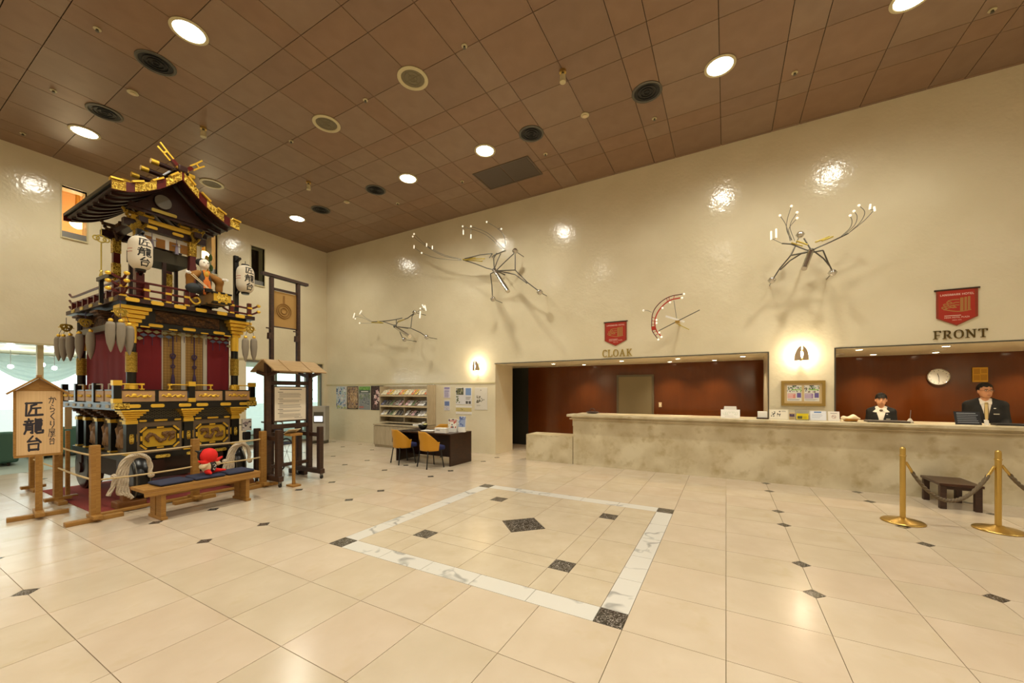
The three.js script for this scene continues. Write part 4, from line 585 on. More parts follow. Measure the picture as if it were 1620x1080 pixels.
{
  const F = thing('festival_float', 'tall black lacquer festival float with gold fittings, red curtains and gabled roof', 'float', [-8.35, 0, -2.8]);
  const O = (n, g, m, p = F) => obj(n, g, m, p);
  const oval = (w, h, x, y, z, face) => { const s = new THREE.Shape(); const a = w / 2, b = h / 2, k = Math.min(b, a * 0.5); s.moveTo(-a + k, -b); s.lineTo(a - k, -b); s.quadraticCurveTo(a, -b, a, 0); s.quadraticCurveTo(a, b, a - k, b); s.lineTo(-a + k, b); s.quadraticCurveTo(-a, b, -a, 0); s.quadraticCurveTo(-a, -b, -a + k, -b); const g = ext(s, 0.008, 0.002, 5); if (face === 'x') onX(g); return g.translate(x, y, z); };
  const FR = 1.05, HW = 0.65;                              // front plane of the body, half its width
  // ---- undercarriage
  O('axle_beam', [bb(-1.1, 1.1, 0.42, 0.6, 0.3, 0.46), bb(-1.1, 1.1, 0.42, 0.6, -0.46, -0.3), bb(0.75, 0.95, 0.44, 0.62, -0.72, 0.72), bb(-0.95, -0.75, 0.44, 0.62, -0.72, 0.72)], M.brownLac);
  O('underskirt', [bb(0.86, 0.9, 0.3, 0.64, -0.6, 0.6), bb(-0.95, 0.86, 0.3, 0.64, 0.56, 0.6), bb(-0.95, 0.86, 0.3, 0.64, -0.6, -0.56)], std({ color: 0x3a2e24, roughness: 0.7 }));
  for (const [x, z] of [[0.98, 0.6], [0.98, -0.62], [-0.85, 0.6], [-0.85, -0.62]]) {
    const w = O('wheel', lathe([[0.001, -0.1], [0.3, -0.1], [0.34, -0.085], [0.35, 0], [0.34, 0.085], [0.3, 0.1], [0.001, 0.1]], 36).rotateX(Math.PI / 2), M.black); w.position.set(x, 0.36, z);
    O('hub', [cyl(0.09, 0.1, 0.26, 0, 0, 0, 20, 'z')], M.brownLac, w); O('tyre_band', [tor(0.342, 0.012, 0, 0, 0.07), tor(0.342, 0.012, 0, 0, -0.07)], M.steelDark, w);
  }
  for (const z of [0.78, -0.78]) O('wheel_chock', [rbx(0.26, 0.1, 0.3, 1.15, 0.05, z * 0.9, 0.02), rbx(0.14, 0.2, 0.16, 1.15, 0.18, z * 0.9, 0.02)], std({ map: rep(T.paleWood, 2, 2), color: 0xb89878, roughness: 0.6 }));
  // ---- lower storey
  O('lower_core', bb(-1.02, 1.0, 0.66, 1.33, -0.62, 0.62), M.black);
  O('sill_beam', [bb(-1.12, 1.12, 0.62, 0.7, -0.74, -0.62), bb(-1.12, 1.12, 0.62, 0.7, 0.62, 0.74), bb(0.98, 1.1, 0.62, 0.7, -0.72, 0.72), bb(-1.1, -0.98, 0.62, 0.7, -0.72, 0.72)], M.black);
  for (const z of [-0.42, -0.05, 0.32]) O('sill_fitting', oval(0.17, 0.045, 1.1, 0.64, z, 'x'), M.goldFil);
  const column = (x, z, y0, y1, w, name = 'column') => { const c = O(name, bb(x - w / 2, x + w / 2, y0, y1, z - w / 2, z + w / 2), M.black); return c; };
  for (const z of [0.655, 0, -0.655]) { const c = column(1.02, z, 0.68, 1.2, 0.11); O('foot_fitting', bb(0.955, 1.085, 0.68, 0.72, z - 0.065, z + 0.065), M.gold, c); O('head_fitting', bb(0.955, 1.085, 1.13, 1.18, z - 0.065, z + 0.065), M.gold, c); O('oval_fitting', oval(0.045, 0.13, 1.075, 0.92, z, 'x'), M.goldFil, c); }
  for (const x of [0.45, -0.1, -0.62, -1.0]) { const c = column(x, 0.66, 0.68, 1.2, 0.1); O('foot_fitting', bb(x - 0.06, x + 0.06, 0.68, 0.72, 0.6, 0.72), M.gold, c); O('head_fitting', bb(x - 0.06, x + 0.06, 1.13, 1.18, 0.6, 0.72), M.gold, c); }
  const bracket = (x, z, y0, y1, w0, w1, face) => { const gs = [], n = 5; for (let i = 0; i < n; i++) { const y = y0 + (y1 - y0) * i / n, w = w0 + (w1 - w0) * i / (n - 1), d = 0.1 + 0.035 * i; gs.push(face === 'x' ? rbx(d, (y1 - y0) / n * 0.92, w, x + d / 2 - 0.05, y + (y1 - y0) / n / 2, z, 0.008) : rbx(w, (y1 - y0) / n * 0.92, d, x, y + (y1 - y0) / n / 2, z + d / 2 - 0.05, 0.008)); } return O('bracket', gs, M.gold); };
  for (const z of [0.655, 0, -0.655]) bracket(1.03, z, 1.18, 1.335, 0.12, 0.29, 'x');
  for (const x of [0.45, -0.1, -0.62]) bracket(x, 0.67, 1.18, 1.335, 0.1, 0.2, 'z').material = M.carving;
  for (const s of [1, -1]) {                               // two front bays: lattice above, carved dragon in an eight-sided gold field below
    const z0 = s * 0.06, z1 = s * 0.6, zc = (z0 + z1) / 2, w = 0.54;
    O('pattern_panel', bb(1.0, 1.03, 1.19, 1.33, Math.min(z0, z1), Math.max(z0, z1)), M.hexes);
    O('rail', bb(1.0, 1.06, 1.145, 1.19, Math.min(z0, z1), Math.max(z0, z1)), M.black); for (const d of [-0.2, 0, 0.2]) O('rail_fitting', oval(d ? 0.08 : 0.15, 0.024, 1.06, 1.168, zc + d, 'x'), M.gold);
    O('panel_frame', [bb(1.0, 1.035, 1.06, 1.145, zc - w / 2, zc + w / 2), bb(1.0, 1.035, 0.7, 0.77, zc - w / 2, zc + w / 2), bb(1.0, 1.035, 0.77, 1.06, zc - w / 2, zc - w / 2 + 0.06), bb(1.0, 1.035, 0.77, 1.06, zc + w / 2 - 0.06, zc + w / 2)], M.taupe);
    const oc = (a, b, c) => [[-a + c, -b], [a - c, -b], [a, -b + c], [a, b - c], [a - c, b], [-a + c, b], [-a, b - c], [-a, -b + c]];
    O('gold_field', onX(ext(shapeOf(oc(0.215, 0.15, 0.05)), 0.006)).translate(1.012, 0.915, zc), M.goldPaint);
    const sh = shapeOf(oc(0.225, 0.16, 0.055)); sh.holes.push(new THREE.Path(oc(0.2, 0.135, 0.05).map((p) => new THREE.Vector2(...p)))); O('octagon_moulding', onX(ext(sh, 0.02, 0.003)).translate(1.02, 0.915, zc), M.black);
    for (const [dz, dy] of [[0.19, 0.125], [-0.19, 0.125], [0.19, -0.125], [-0.19, -0.125]]) O('corner_fitting', bx(0.012, 0.025, 0.1, 1.042, 0.915 + dy, zc + dz, dz * dy > 0 ? 0.785 : -0.785, 0, 0), M.gold);
    for (const [dz, dy, v] of [[0, 0.147, 0], [0, -0.147, 0], [0.212, 0, 1], [-0.212, 0, 1]]) O('edge_fitting', bx(0.012, v ? 0.07 : 0.022, v ? 0.022 : 0.08, 1.042, 0.915 + dy, zc + dz), M.gold);
    const P = s > 0 ? [[-.13, -.05], [-.15, .0], [-.11, .05], [-.06, .04], [-.03, -.01], [.01, -.05], [.06, -.04], [.08, .01], [.05, .05], [.09, .07], [.14, .05], [.15, -.01], [.11, -.05]] : [[-.14, .0], [-.12, .06], [-.07, .06], [-.05, .0], [-.09, -.05], [-.02, -.06], [.02, .0], [.01, .05], [.07, .06], [.1, .01], [.07, -.05], [.13, -.04], [.15, .02]];
    O('dragon_carving', solid((x, y, z) => { let d = 9; for (let i = 0; i < P.length - 1; i++) d = smin(d, capsule(x, y, z, [1.03, 0.915 + P[i][1], zc - P[i][0]], [1.03, 0.915 + P[i + 1][1], zc - P[i + 1][0]], 0.014 + 0.007 * (i % 3), 0.014 + 0.007 * ((i + 1) % 3)), 0.012); const h = P[s > 0 ? 10 : 1]; d = smin(d, elli(x, y, z, [1.035, 0.915 + h[1], zc - h[0]], [0.035, 0.035, 0.045]), 0.01); return d + 0.004 * Math.sin(y * 180) * Math.sin(z * 180); }, [1.03, 0.915, zc], 0.19, 64), M.carveWood);
    for (const z of [z0, z1]) O('inner_post', bb(1.0, 1.045, 0.7, 1.145, z - 0.012, z + 0.012), M.black);
    for (const z of [z0, z1]) O('post_fitting', oval(0.02, 0.11, 1.045, 0.93, z, 'x'), M.gold);
  }
  for (let n = 0; n < 3; n++) {                            // carved bays on the side
    const x1 = [0.95, 0.4, -0.15][n], x0 = x1 - 0.45, xc = (x0 + x1) / 2;
    O('side_panel', bb(x0, x1, 0.7, 1.145, 0.6, 0.64), M.taupe); O('carved_panel', bb(x0 + 0.06, x1 - 0.06, 0.76, 1.09, 0.625, 0.665), M.carving);
    O('beast_carving', solid((x, y, z) => { let d = elli(x, y, z, [xc, 0.9, 0.66], [0.12, 0.09, 0.04]); d = smin(d, elli(x, y, z, [xc + 0.09, 1.0, 0.67], [0.06, 0.06, 0.04]), 0.03); for (const k of [-0.1, -0.03, 0.05, 0.1]) d = smin(d, capsule(x, y, z, [xc + k, 0.88, 0.66], [xc + k * 1.2, 0.79, 0.67], 0.025, 0.02), 0.02); return smin(d, capsule(x, y, z, [xc - 0.11, 0.93, 0.66], [xc - 0.14, 1.04, 0.66], 0.02, 0.03), 0.02); }, [xc, 0.92, 0.66], 0.2, 30), M.carveWood);
    O('side_frieze', bb(x0, x1, 1.19, 1.33, 0.6, 0.63), M.carving); O('side_rail', bb(x0, x1, 1.145, 1.19, 0.6, 0.66), M.black); O('rail_fitting', oval(0.09, 0.024, xc, 1.168, 0.66, 'z'), M.gold);
  }
  // ---- deck with its low panelled balustrade
  const D0 = -1.16, D1 = 1.22, DW = 0.86;
  O('deck', bb(D0, D1, 1.335, 1.43, -DW - 0.04, DW), M.black);
  for (const z of [0.68, 0.42, 0.1, -0.12, -0.44, -0.72]) O('deck_fitting', oval(0.15, 0.045, D1, 1.385, z, 'x'), M.gold);
  for (const x of [0.95, 0.6, 0.25, -0.1, -0.45, -0.8]) O('deck_fitting', oval(0.12, 0.04, x, 1.385, DW, 'z'), M.silver);
  for (const [x, z] of [[D1, DW], [D1, -DW - 0.04]]) O('deck_corner', bb(x - 0.1, x + 0.012, 1.35, 1.425, z > 0 ? z - 0.14 : z - 0.012, z > 0 ? z + 0.012 : z + 0.14), M.goldFil);
  for (const z of [0.83, 0, -0.87]) { const p = O('baluster_post', bb(1.12, 1.19, 1.43, 1.73, z - 0.038, z + 0.038), M.black); O('post_cap', bb(1.11, 1.2, 1.67, 1.74, z - 0.045, z + 0.045), M.gold, p); O('post_base', bb(1.11, 1.2, 1.43, 1.49, z - 0.045, z + 0.045), M.gold, p); }
  for (const z of [0.41, -0.44]) O('baluster_strip', bb(1.13, 1.17, 1.43, 1.615, z - 0.02, z + 0.02), M.black);
  for (const x of [0.35, -0.45, -1.1]) O('baluster_post', bb(x - 0.035, x + 0.035, 1.43, 1.71, 0.79, 0.86), M.black);
  const scroll = (c, n, face) => { const pts = []; for (let i = 0; i <= n; i++) { const t = i / n - 0.5; pts.push(face === 'x' ? [c[0], c[1] + 0.016 * Math.sin(t * 26), c[2] - t * 0.27] : [c[0] + t * 0.15, c[1] + 0.014 * Math.sin(t * 22), c[2]]); } return tube(pts, 0.011, 28, 5); };
  for (const [a, b] of [[0.78, 0.43], [0.39, 0.05], [-0.05, -0.42], [-0.46, -0.83]]) { const zc = (a + b) / 2; const p = O('balustrade_panel', bb(1.135, 1.165, 1.445, 1.6, b, a), M.tanPanel); O('gilt_carving', [scroll([1.172, 1.525, zc], 12, 'x'), ell(0.012, 0.025, 0.03, 1.17, 1.535, zc + 0.05), ell(0.012, 0.02, 0.03, 1.17, 1.515, zc - 0.06)], M.gold, p); O('panel_border', [bb(1.13, 1.17, 1.6, 1.615, b, a), bb(1.13, 1.17, 1.43, 1.445, b, a)], M.black, p); }
  for (const x of [0.94, 0.55, 0.14, -0.24, -0.66, -0.94]) { const p = O('balustrade_panel', bb(x - 0.17, x + 0.15, 1.445, 1.6, 0.81, 0.84), M.tanPanel); O('gilt_carving', scroll([x, 1.525, 0.848], 10, 'z'), M.goldPaint, p); O('panel_border', [bb(x - 0.17, x + 0.15, 1.6, 1.615, 0.805, 0.845)], M.black, p); }
  for (const [z, s] of [[0.83, -1], [0, 1], [0, -1], [-0.87, 1]]) O('handrail', [rod([1.155, 1.69, z], [1.155, 1.69, z + s * 0.26], 0.009), rod([1.155, 1.69, z + s * 0.26], [1.155, 1.6, z + s * 0.26], 0.01), bx(0.03, 0.025, 0.05, 1.155, 1.69, z + s * 0.26), bx(0.03, 0.025, 0.05, 1.155, 1.615, z + s * 0.26)], M.gold);
  for (const [x, s] of [[1.12, -1], [0.35, 1], [0.35, -1], [-0.45, 1]]) O('handrail', [rod([x, 1.69, 0.825], [x + s * 0.26, 1.69, 0.825], 0.009), rod([x + s * 0.26, 1.69, 0.825], [x + s * 0.26, 1.6, 0.825], 0.01)], M.silver);
  // ---- middle storey: four black columns, red curtains, brocade hangings
  for (const [x, z] of [[FR, HW], [FR, -HW], [-1.04, HW], [-1.04, -HW]]) { const c = O('column', cyl(0.052, 0.052, 1.35, x, 2.1, z, 16), M.black); O('column_sleeve', cyl(0.062, 0.062, 0.28, x, 2.0, z, 16), M.goldFil, c); O('column_base', cyl(0.065, 0.075, 0.08, x, 1.66, z, 16), M.gold, c); O('column_head', cyl(0.06, 0.056, 0.3, x, 2.42, z, 16), M.gold, c); }
  const drape = (a, b, y0, y1, folds, amp) => { const n = folds * 8, P = [], I = [], U = []; const dx = b[0] - a[0], dz = b[1] - a[1], L = Math.hypot(dx, dz); for (let j = 0; j <= 6; j++) for (let i = 0; i <= n; i++) { const t = i / n, s = Math.sin(t * folds * Math.PI * 2) * amp * (0.4 + 0.6 * j / 6); P.push(a[0] + dx * t - dz / L * s, y1 + (y0 - y1) * j / 6, a[1] + dz * t + dx / L * s); U.push(t * L, y1 + (y0 - y1) * j / 6); } for (let j = 0; j < 6; j++) for (let i = 0; i < n; i++) { const k = j * (n + 1) + i; I.push(k, k + n + 1, k + 1, k + 1, k + n + 1, k + n + 2); } const g = new THREE.BufferGeometry(); g.setAttribute('position', new THREE.Float32BufferAttribute(P, 3)); g.setAttribute('uv', new THREE.Float32BufferAttribute(U, 2)); g.setIndex(I); g.computeVertexNormals(); return flat(g); };
  O('red_curtain', drape([1.0, 0.6], [1.0, 0.3], 1.6, 2.52, 2, 0.004), M.curtain); O('red_curtain', drape([1.0, -0.28], [1.0, -0.58], 1.6, 2.52, 2, 0.004), M.curtain); O('red_curtain', drape([-0.98, 0.6], [0.98, 0.6], 1.6, 2.52, 6, 0.004), M.curtain); O('red_curtain', drape([-0.98, -0.6], [0.98, -0.6], 1.6, 2.52, 6, 0.004), M.curtain); O('back_curtain', bb(-1.0, -0.97, 1.6, 2.52, -0.6, 0.6), M.curtain);
  O('brocade_hanging', bb(0.975, 0.985, 1.6, 2.5, 0.06, 0.3), M.brocade); O('brocade_hanging', bb(0.975, 0.985, 1.6, 2.5, -0.22, 0.02), M.brocade);
  for (const z of [0.31, 0.035, -0.25]) O('silver_band', bb(0.98, 0.995, 1.6, 2.5, z - 0.026, z + 0.026), M.silver);
  for (const z of [0.17, -0.1]) O('knotted_cord', [tube([[1.01, 2.5, z], [1.012, 2.1, z], [1.01, 1.78, z]], 0.008, 12, 5), sph(0.026, 1.012, 2.1, z, 10, 8), tor(0.03, 0.008, 1.012, 2.13, z, 'x'), tor(0.024, 0.007, 1.012, 1.97, z, 'x'), lathe([[0.001, 0.05], [0.015, 0.045], [0.022, 0], [0.026, -0.12], [0.001, -0.12]], 10, 1.012, 1.8, z)], M.purpleCord);
  // fringe net of lozenges
  const loz = (y, z, s = 1) => { const g = onX(ext(shapeOf([[-0.045 * s, 0], [0, -0.027 * s], [0.045 * s, 0], [0, 0.027 * s]]), 0.006)); return g.translate(1.03, y, z); };
  const net = []; for (let i = 0; i < 13; i++) net.push([2.46 - (Math.abs(i - 6) < 3 ? 0 : 0.0), 0.56 - i * 0.095]);
  net.forEach(([y, z], i) => { O('net_lozenge', loz(y, z), M.net); if (i < 4 || i > 8) O('net_lozenge', loz(y - 0.055, z - 0.047), M.netBlue); if (i < 1 || i > 11) O('net_lozenge', loz(y - 0.11, z), M.net); O('net_tassel', [rod([1.033, y - (i < 4 || i > 8 ? 0.08 : 0.03), z - 0.047], [1.033, y - (i < 4 || i > 8 ? 0.2 : 0.12), z - 0.047], 0.004, 5)], M.purpleCord); });
  // ---- entablature and balcony
  O('lintel', [bb(1.0, 1.1, 2.5, 2.59, -0.7, 0.7), bb(-1.08, 1.0, 2.5, 2.59, 0.6, 0.7), bb(-1.08, 1.0, 2.5, 2.59, -0.7, -0.6)], M.black);
  for (const z of [0.4, 0, -0.4]) O('lintel_fitting', oval(0.16, 0.04, 1.1, 2.545, z, 'x'), M.gold); for (const z of [0.52, 0.2, -0.2, -0.52]) O('lintel_fitting', oval(0.1, 0.016, 1.1, 2.512, z, 'x'), M.gold);
  O('carved_frieze', bb(1.02, 1.07, 2.6, 2.77, -0.42, 0.4), M.carving); O('frieze_cap', [bb(1.0, 1.08, 2.59, 2.78, 0.4, 0.68), bb(1.0, 1.08, 2.59, 2.78, -0.7, -0.42), bb(-1.0, 1.0, 2.59, 2.78, 0.58, 0.62), bb(-1.0, 1.0, 2.59, 2.78, -0.62, -0.58)], M.black);
  O('carved_frieze', bb(-0.95, 0.95, 2.6, 2.76, 0.62, 0.66), M.carving);
  for (const z of [0.655, -0.655]) bracket(1.06, z, 2.5, 2.77, 0.13, 0.34, 'x'); for (const x of [0.3, -0.5]) bracket(x, 0.66, 2.6, 2.77, 0.1, 0.26, 'z').material = M.carving;
  const B0 = -0.86, B1 = 1.32, BW = 0.85;
  O('balcony_floor', [bb(B0, B1, 2.8, 2.86, -BW + 0.02, BW), bb(B0 + 0.1, B1 - 0.1, 2.76, 2.8, -BW + 0.1, BW - 0.1)], M.black);
  O('balcony_edge', [bb(B1 - 0.02, B1 + 0.012, 2.8, 2.86, -BW + 0.02, BW + 0.012)], M.brownLac); O('balcony_edge', bb(B0, B1, 2.8, 2.86, BW, BW + 0.012), M.dark);
  for (const z of [0.72, 0.46, 0.2, -0.06, -0.34, -0.6]) O('edge_fitting', oval(0.14, 0.05, B1 + 0.012, 2.83, z, 'x'), M.gold); for (const x of [1.1, 0.7, 0.3, -0.1, -0.5]) O('edge_fitting', oval(0.13, 0.045, x, 2.83, BW + 0.012, 'z'), M.brassRod);
  const rail = (a, b, y, up = 0.06) => { const d = [b[0] - a[0], b[1] - a[1]], L = Math.hypot(...d), e = [d[0] / L * 0.14, d[1] / L * 0.14]; return tube([[a[0] - e[0], y + up, a[1] - e[1]], [a[0] - e[0] * 0.4, y + 0.012, a[1] - e[1] * 0.4], [a[0], y, a[1]], [(a[0] + b[0]) / 2, y, (a[1] + b[1]) / 2], [b[0], y, b[1]], [b[0] + e[0] * 0.4, y + 0.012, b[1] + e[1] * 0.4], [b[0] + e[0], y + up, b[1] + e[1]]], 0.017, 40, 6); };
  const c1 = [B1 - 0.05, BW - 0.05], c2 = [B1 - 0.05, -BW + 0.08], c3 = [B0 + 0.05, BW - 0.05];
  for (const y of [2.9, 3.0, 3.1]) { O('side_handrail', rail(c3, c1, y), M.redLac); if (y < 3.05) { O('front_handrail', rail([B1 - 0.05, 0.1], c1, y), M.redLac); O('front_handrail', rail(c2, [B1 - 0.05, -0.5], y), M.redLac); } else O('front_handrail', rail([B1 - 0.05, 0.1], c1, y), M.redLac); }
  for (const z of [0.8, 0.56, 0.32, 0.1, -0.5, -0.77]) { const p = O('rail_post', bb(B1 - 0.075, B1 - 0.025, 2.86, 3.08, z - 0.026, z + 0.026), M.redLac); O('post_fitting', bb(B1 - 0.08, B1 - 0.02, 2.86, 2.89, z - 0.032, z + 0.032), M.gold, p); O('post_fitting', bb(B1 - 0.08, B1 - 0.02, 2.985, 3.015, z - 0.036, z + 0.036), M.gold, p); }
  for (const x of [1.0, 0.75, 0.5, 0.25, 0, -0.25, -0.5, -0.75]) O('rail_post', bb(x - 0.022, x + 0.022, 2.86, 3.0, BW - 0.075, BW - 0.025), M.redLac);
  for (const [x, y, z] of [[B1 - 0.05, 3.1, 0.94], [B1 - 0.05, 3.0, 0.94], [B1 - 0.05, 2.9, 0.94], [B1 + 0.09, 3.11, 0.8], [B1 + 0.09, 3.01, 0.8], [B1 - 0.05, 2.92, -0.92], [B1 - 0.05, 3.02, -0.92]]) O('rail_cap', ell(0.026, 0.026, 0.034, x, y + 0.045, z), M.gold);
  // ---- shrine on top (it stands a little towards the entrance side)
  const SZ = 0.155;
  for (const [x, z] of [[0.75, 0.33], [0.75, -0.325], [-0.12, 0.33], [-0.12, -0.325]]) { const c = O('shrine_column', bb(x - 0.04, x + 0.04, 2.86, 4.05, SZ + z - 0.04, SZ + z + 0.04), M.redLac); O('column_sleeve', bb(x - 0.046, x + 0.046, 3.3, 3.62, SZ + z - 0.046, SZ + z + 0.046), x < 0 ? M.goldFil : M.redLac, c); O('column_head', bb(x - 0.048, x + 0.048, 3.78, 4.02, SZ + z - 0.048, SZ + z + 0.048), M.goldFil, c); }
  O('tie_beam', [bb(-0.3, 0.95, 4.05, 4.13, SZ + 0.28, SZ + 0.38), bb(-0.3, 0.95, 4.05, 4.13, SZ - 0.38, SZ - 0.28), bb(0.7, 0.8, 4.0, 4.1, SZ - 0.5, SZ + 0.5), bb(-0.17, -0.07, 4.0, 4.1, SZ - 0.5, SZ + 0.5)], M.brownLac);
  O('gilt_beam', [bb(0.77, 0.83, 4.1, 4.16, SZ - 0.42, SZ + 0.42)], M.goldPaint); for (const z of [0.2, -0.12]) O('beam_fitting', oval(0.14, 0.04, 0.81, 4.05, SZ + z, 'x'), M.gold); for (const z of [0.24, -0.2]) O('beam_fitting', oval(0.13, 0.03, 0.835, 4.19, SZ + z, 'x'), M.gold);
  const cluster = (x, z, face) => { const gs = []; for (let i = 0; i < 4; i++) { const y = 3.98 + i * 0.075, w = 0.1 + i * 0.075; gs.push(rbx(w, 0.045, 0.05, x, y, z, 0.01)); gs.push(rbx(0.05, 0.045, w, x, y, z, 0.01)); for (const s of [-1, 1]) { gs.push(sph(0.024, x + s * w / 2, y + 0.03, z, 8, 6)); gs.push(sph(0.024, x, y + 0.03, z + s * w / 2, 8, 6)); } } for (const s of [-1, 1]) { gs.push(tube([[x, 4.02, z], [x + 0.09, 4.0, z + s * 0.02], [x + 0.14, 4.04, z + s * 0.04], [x + 0.13, 4.09, z + s * 0.06]], 0.018, 12, 6)); gs.push(tube([[x, 4.02, z], [x, 4.0, z + s * 0.09], [x, 4.04, z + s * 0.14], [x, 4.09, z + s * 0.13]], 0.018, 12, 6)); } return O('bracket_cluster', gs, face); };
  cluster(0.75, SZ + 0.33, M.goldFil); cluster(0.75, SZ - 0.325, M.goldFil); cluster(-0.12, SZ + 0.33, M.carving); cluster(-0.12, SZ - 0.325, M.carving);
  // curved gabled roof; its section is drawn in z and y
  const RX0 = -0.72, RX1 = 1.27, HWR = 0.76, curve = (t) => 4.86 - 0.5 * (1 - Math.max(0, 1 - t) ** 1.75) + 0.02 * t, RP = 16;
  const roofSec = (th, w = HWR, dy = 0) => { const up = [], dn = []; for (let i = -RP; i <= RP; i++) { const t = Math.abs(i) / RP; up.push([i / RP * w, curve(t) + dy]); dn.push([i / RP * w, curve(t) + dy - th]); } return shapeOf([...up, ...dn.reverse()]); };
  const roofAt = (sec, x0, x1) => onX(ext(sec, x1 - x0)).translate(x0, 0, SZ);
  const roof = O('roof', roofAt(roofSec(0.045), RX0, RX1), M.black);
  O('roof_soffit', roofAt(roofSec(0.03, HWR - 0.03, -0.05), RX0 + 0.03, RX1 - 0.04), M.brownLac, roof);
  for (let n = 0; n < 8; n++) O('rafter', roofAt(roofSec(0.035, HWR - 0.06, -0.085), RX0 + 0.1 + n * 0.235, RX0 + 0.14 + n * 0.235), M.brownLac, roof);
  // bargeboard with gold plates between red lengths
  O('bargeboard', roofAt(roofSec(0.13, HWR, 0.0), RX1, RX1 + 0.03), M.redLac, roof); O('bargeboard', roofAt(roofSec(0.11), RX0 - 0.03, RX0), M.redLac, roof);
  const plate = (a, b) => { const up = [], dn = [], n = 8; for (let i = 0; i <= n; i++) { const q = a + (b - a) * i / n, t = Math.abs(q); up.push([q * HWR, curve(t) - 0.004]); dn.push([q * HWR, curve(t) - 0.124]); } return onX(ext(shapeOf([...up, ...dn.reverse()]), 0.01)).translate(RX1 + 0.03, 0, SZ); };
  for (const s of [-1, 1]) for (const [a, b] of [[0.82, 1.0], [0.4, 0.7], [0.02, 0.26]]) O('gold_plate', plate(s > 0 ? a : -b, s > 0 ? b : -a), M.goldFil, roof);
  const ridgeCap = (a, b) => { const q0 = V3(RX1 + 0.02, curve(Math.abs(a)) + 0.012, SZ - a * HWR), q1 = V3(RX1 + 0.02, curve(Math.abs(b)) + 0.012, SZ - b * HWR); return bar(q0.toArray(), q1.toArray(), 0.08, 0.022); };
  for (const [a, b] of [[0.86, 1.02], [0.58, 0.74], [0.3, 0.46], [-1.02, -0.86], [-0.74, -0.58], [-0.46, -0.3], [-0.2, -0.08], [0.08, 0.2]]) O('edge_plate', ridgeCap(a, b), M.gold, roof);
  O('ridge_beam', [rbx(RX1 - RX0 + 0.1, 0.09, 0.12, (RX0 + RX1) / 2, 4.89, SZ, 0.02), rbx(RX1 - RX0, 0.04, 0.18, (RX0 + RX1) / 2, 4.86, SZ, 0.01)], M.brownLac, roof);
  for (let n = 0; n < 5; n++) { const x = 0.98 - n * 0.36, L = O('ridge_log', [cyl(0.035, 0.035, 0.5, x, 4.97, SZ, 12, 'z')], M.brownLac, roof); for (const q of [0.22, -0.22]) O('log_cap', cyl(0.038, 0.038, 0.09, x, 4.97, SZ + q, 12, 'z'), M.gold, L); }
  for (const x of [RX1 + 0.0, RX0 + 0.02]) for (const s of [1, -1]) {   // crossed finial boards with forked gold tips
    const A = [x, 4.82, SZ - s * 0.03], Bp = [x, 5.12, SZ + s * 0.27], mid = (t) => [A[0], A[1] + (Bp[1] - A[1]) * t, A[2] + (Bp[2] - A[2]) * t], off = (p, d) => [p[0], p[1] + 0.707 * d, p[2] - s * 0.707 * d];
    const c = O('crossed_finial', [bar(A, mid(0.5), 0.05, 0.055, [1, 0, 0])], M.redLac, roof);
    O('finial_ring', [bar(off(mid(0.5), 0.03), off(mid(0.75), 0.03), 0.02, 0.013, [1, 0, 0]), bar(off(mid(0.5), -0.03), off(mid(0.75), -0.03), 0.02, 0.013, [1, 0, 0]), bar(off(mid(0.745), -0.036), off(mid(0.755), 0.036), 0.02, 0.02, [1, 0, 0])], M.gold, c);
    O('finial_fork', [bar(off(mid(0.76), 0.03), off(mid(1.03), 0.036), 0.02, 0.014, [1, 0, 0]), bar(off(mid(0.76), -0.03), off(mid(0.96), -0.036), 0.02, 0.014, [1, 0, 0])], M.gold, c); O('finial_plate', bar(mid(0.1), mid(0.3), 0.056, 0.06, [1, 0, 0]), M.goldFil, c);
  }
  O('gable_mirror', cyl(0.1, 0.1, 0.02, 0.98, 4.42, SZ + 0.12, 28, 'x'), std({ color: 0x77736a, roughness: 0.4, metalness: 0.5 })); O('gable_board', onX(ext(shapeOf([[-0.5, 4.2], [0.5, 4.2], [0.12, 4.62], [0, 4.72], [-0.12, 4.62]]), 0.02)).translate(0.92, 0, SZ), M.brownLac); O('gable_beam', [bb(0.86, 0.96, 4.24, 4.3, SZ - 0.48, SZ + 0.48)], M.brownLac); O('gable_fitting', oval(0.3, 0.045, 0.96, 4.27, SZ + 0.1, 'x'), M.brassRod);
  // inside the shrine: banded cloth with tassels and a low screen
  O('banded_cloth', bb(0.7, 0.712, 3.8, 4.0, SZ - 0.3, SZ + 0.3), M.white); for (const z of [0.22, 0.06, -0.1, -0.24]) O('cloth_band', bb(0.712, 0.718, 3.8, 3.94, SZ + z - 0.055, SZ + z + 0.055), std({ color: 0x9c6a2c, roughness: 0.8 }));
  for (const z of [0.17, -0.13]) { const c = O('cord_tassel', [rod([0.74, 4.0, SZ + z], [0.74, 3.88, SZ + z], 0.005, 5), lathe([[0.001, 0.06], [0.018, 0.05], [0.026, -0.06], [0.001, -0.06]], 10, 0.74, 3.82, SZ + z), rod([0.74, 3.89, SZ + z - 0.06], [0.74, 3.885, SZ + z + 0.06], 0.006, 5)], std({ color: 0x8c8494, roughness: 0.9 })); }
  O('inner_screen', [bb(0.2, 0.68, 3.6, 3.78, SZ - 0.3, SZ + 0.3)], std({ color: 0x3a3118, roughness: 0.6 }));
  for (const [x, z] of [[0.66, 0.0], [0.3, -0.28], [0.3, 0.28]]) O('screen_leg', bb(x - 0.022, x + 0.022, 2.86, 3.6, SZ + z - 0.022, SZ + z + 0.022), M.brownLac);
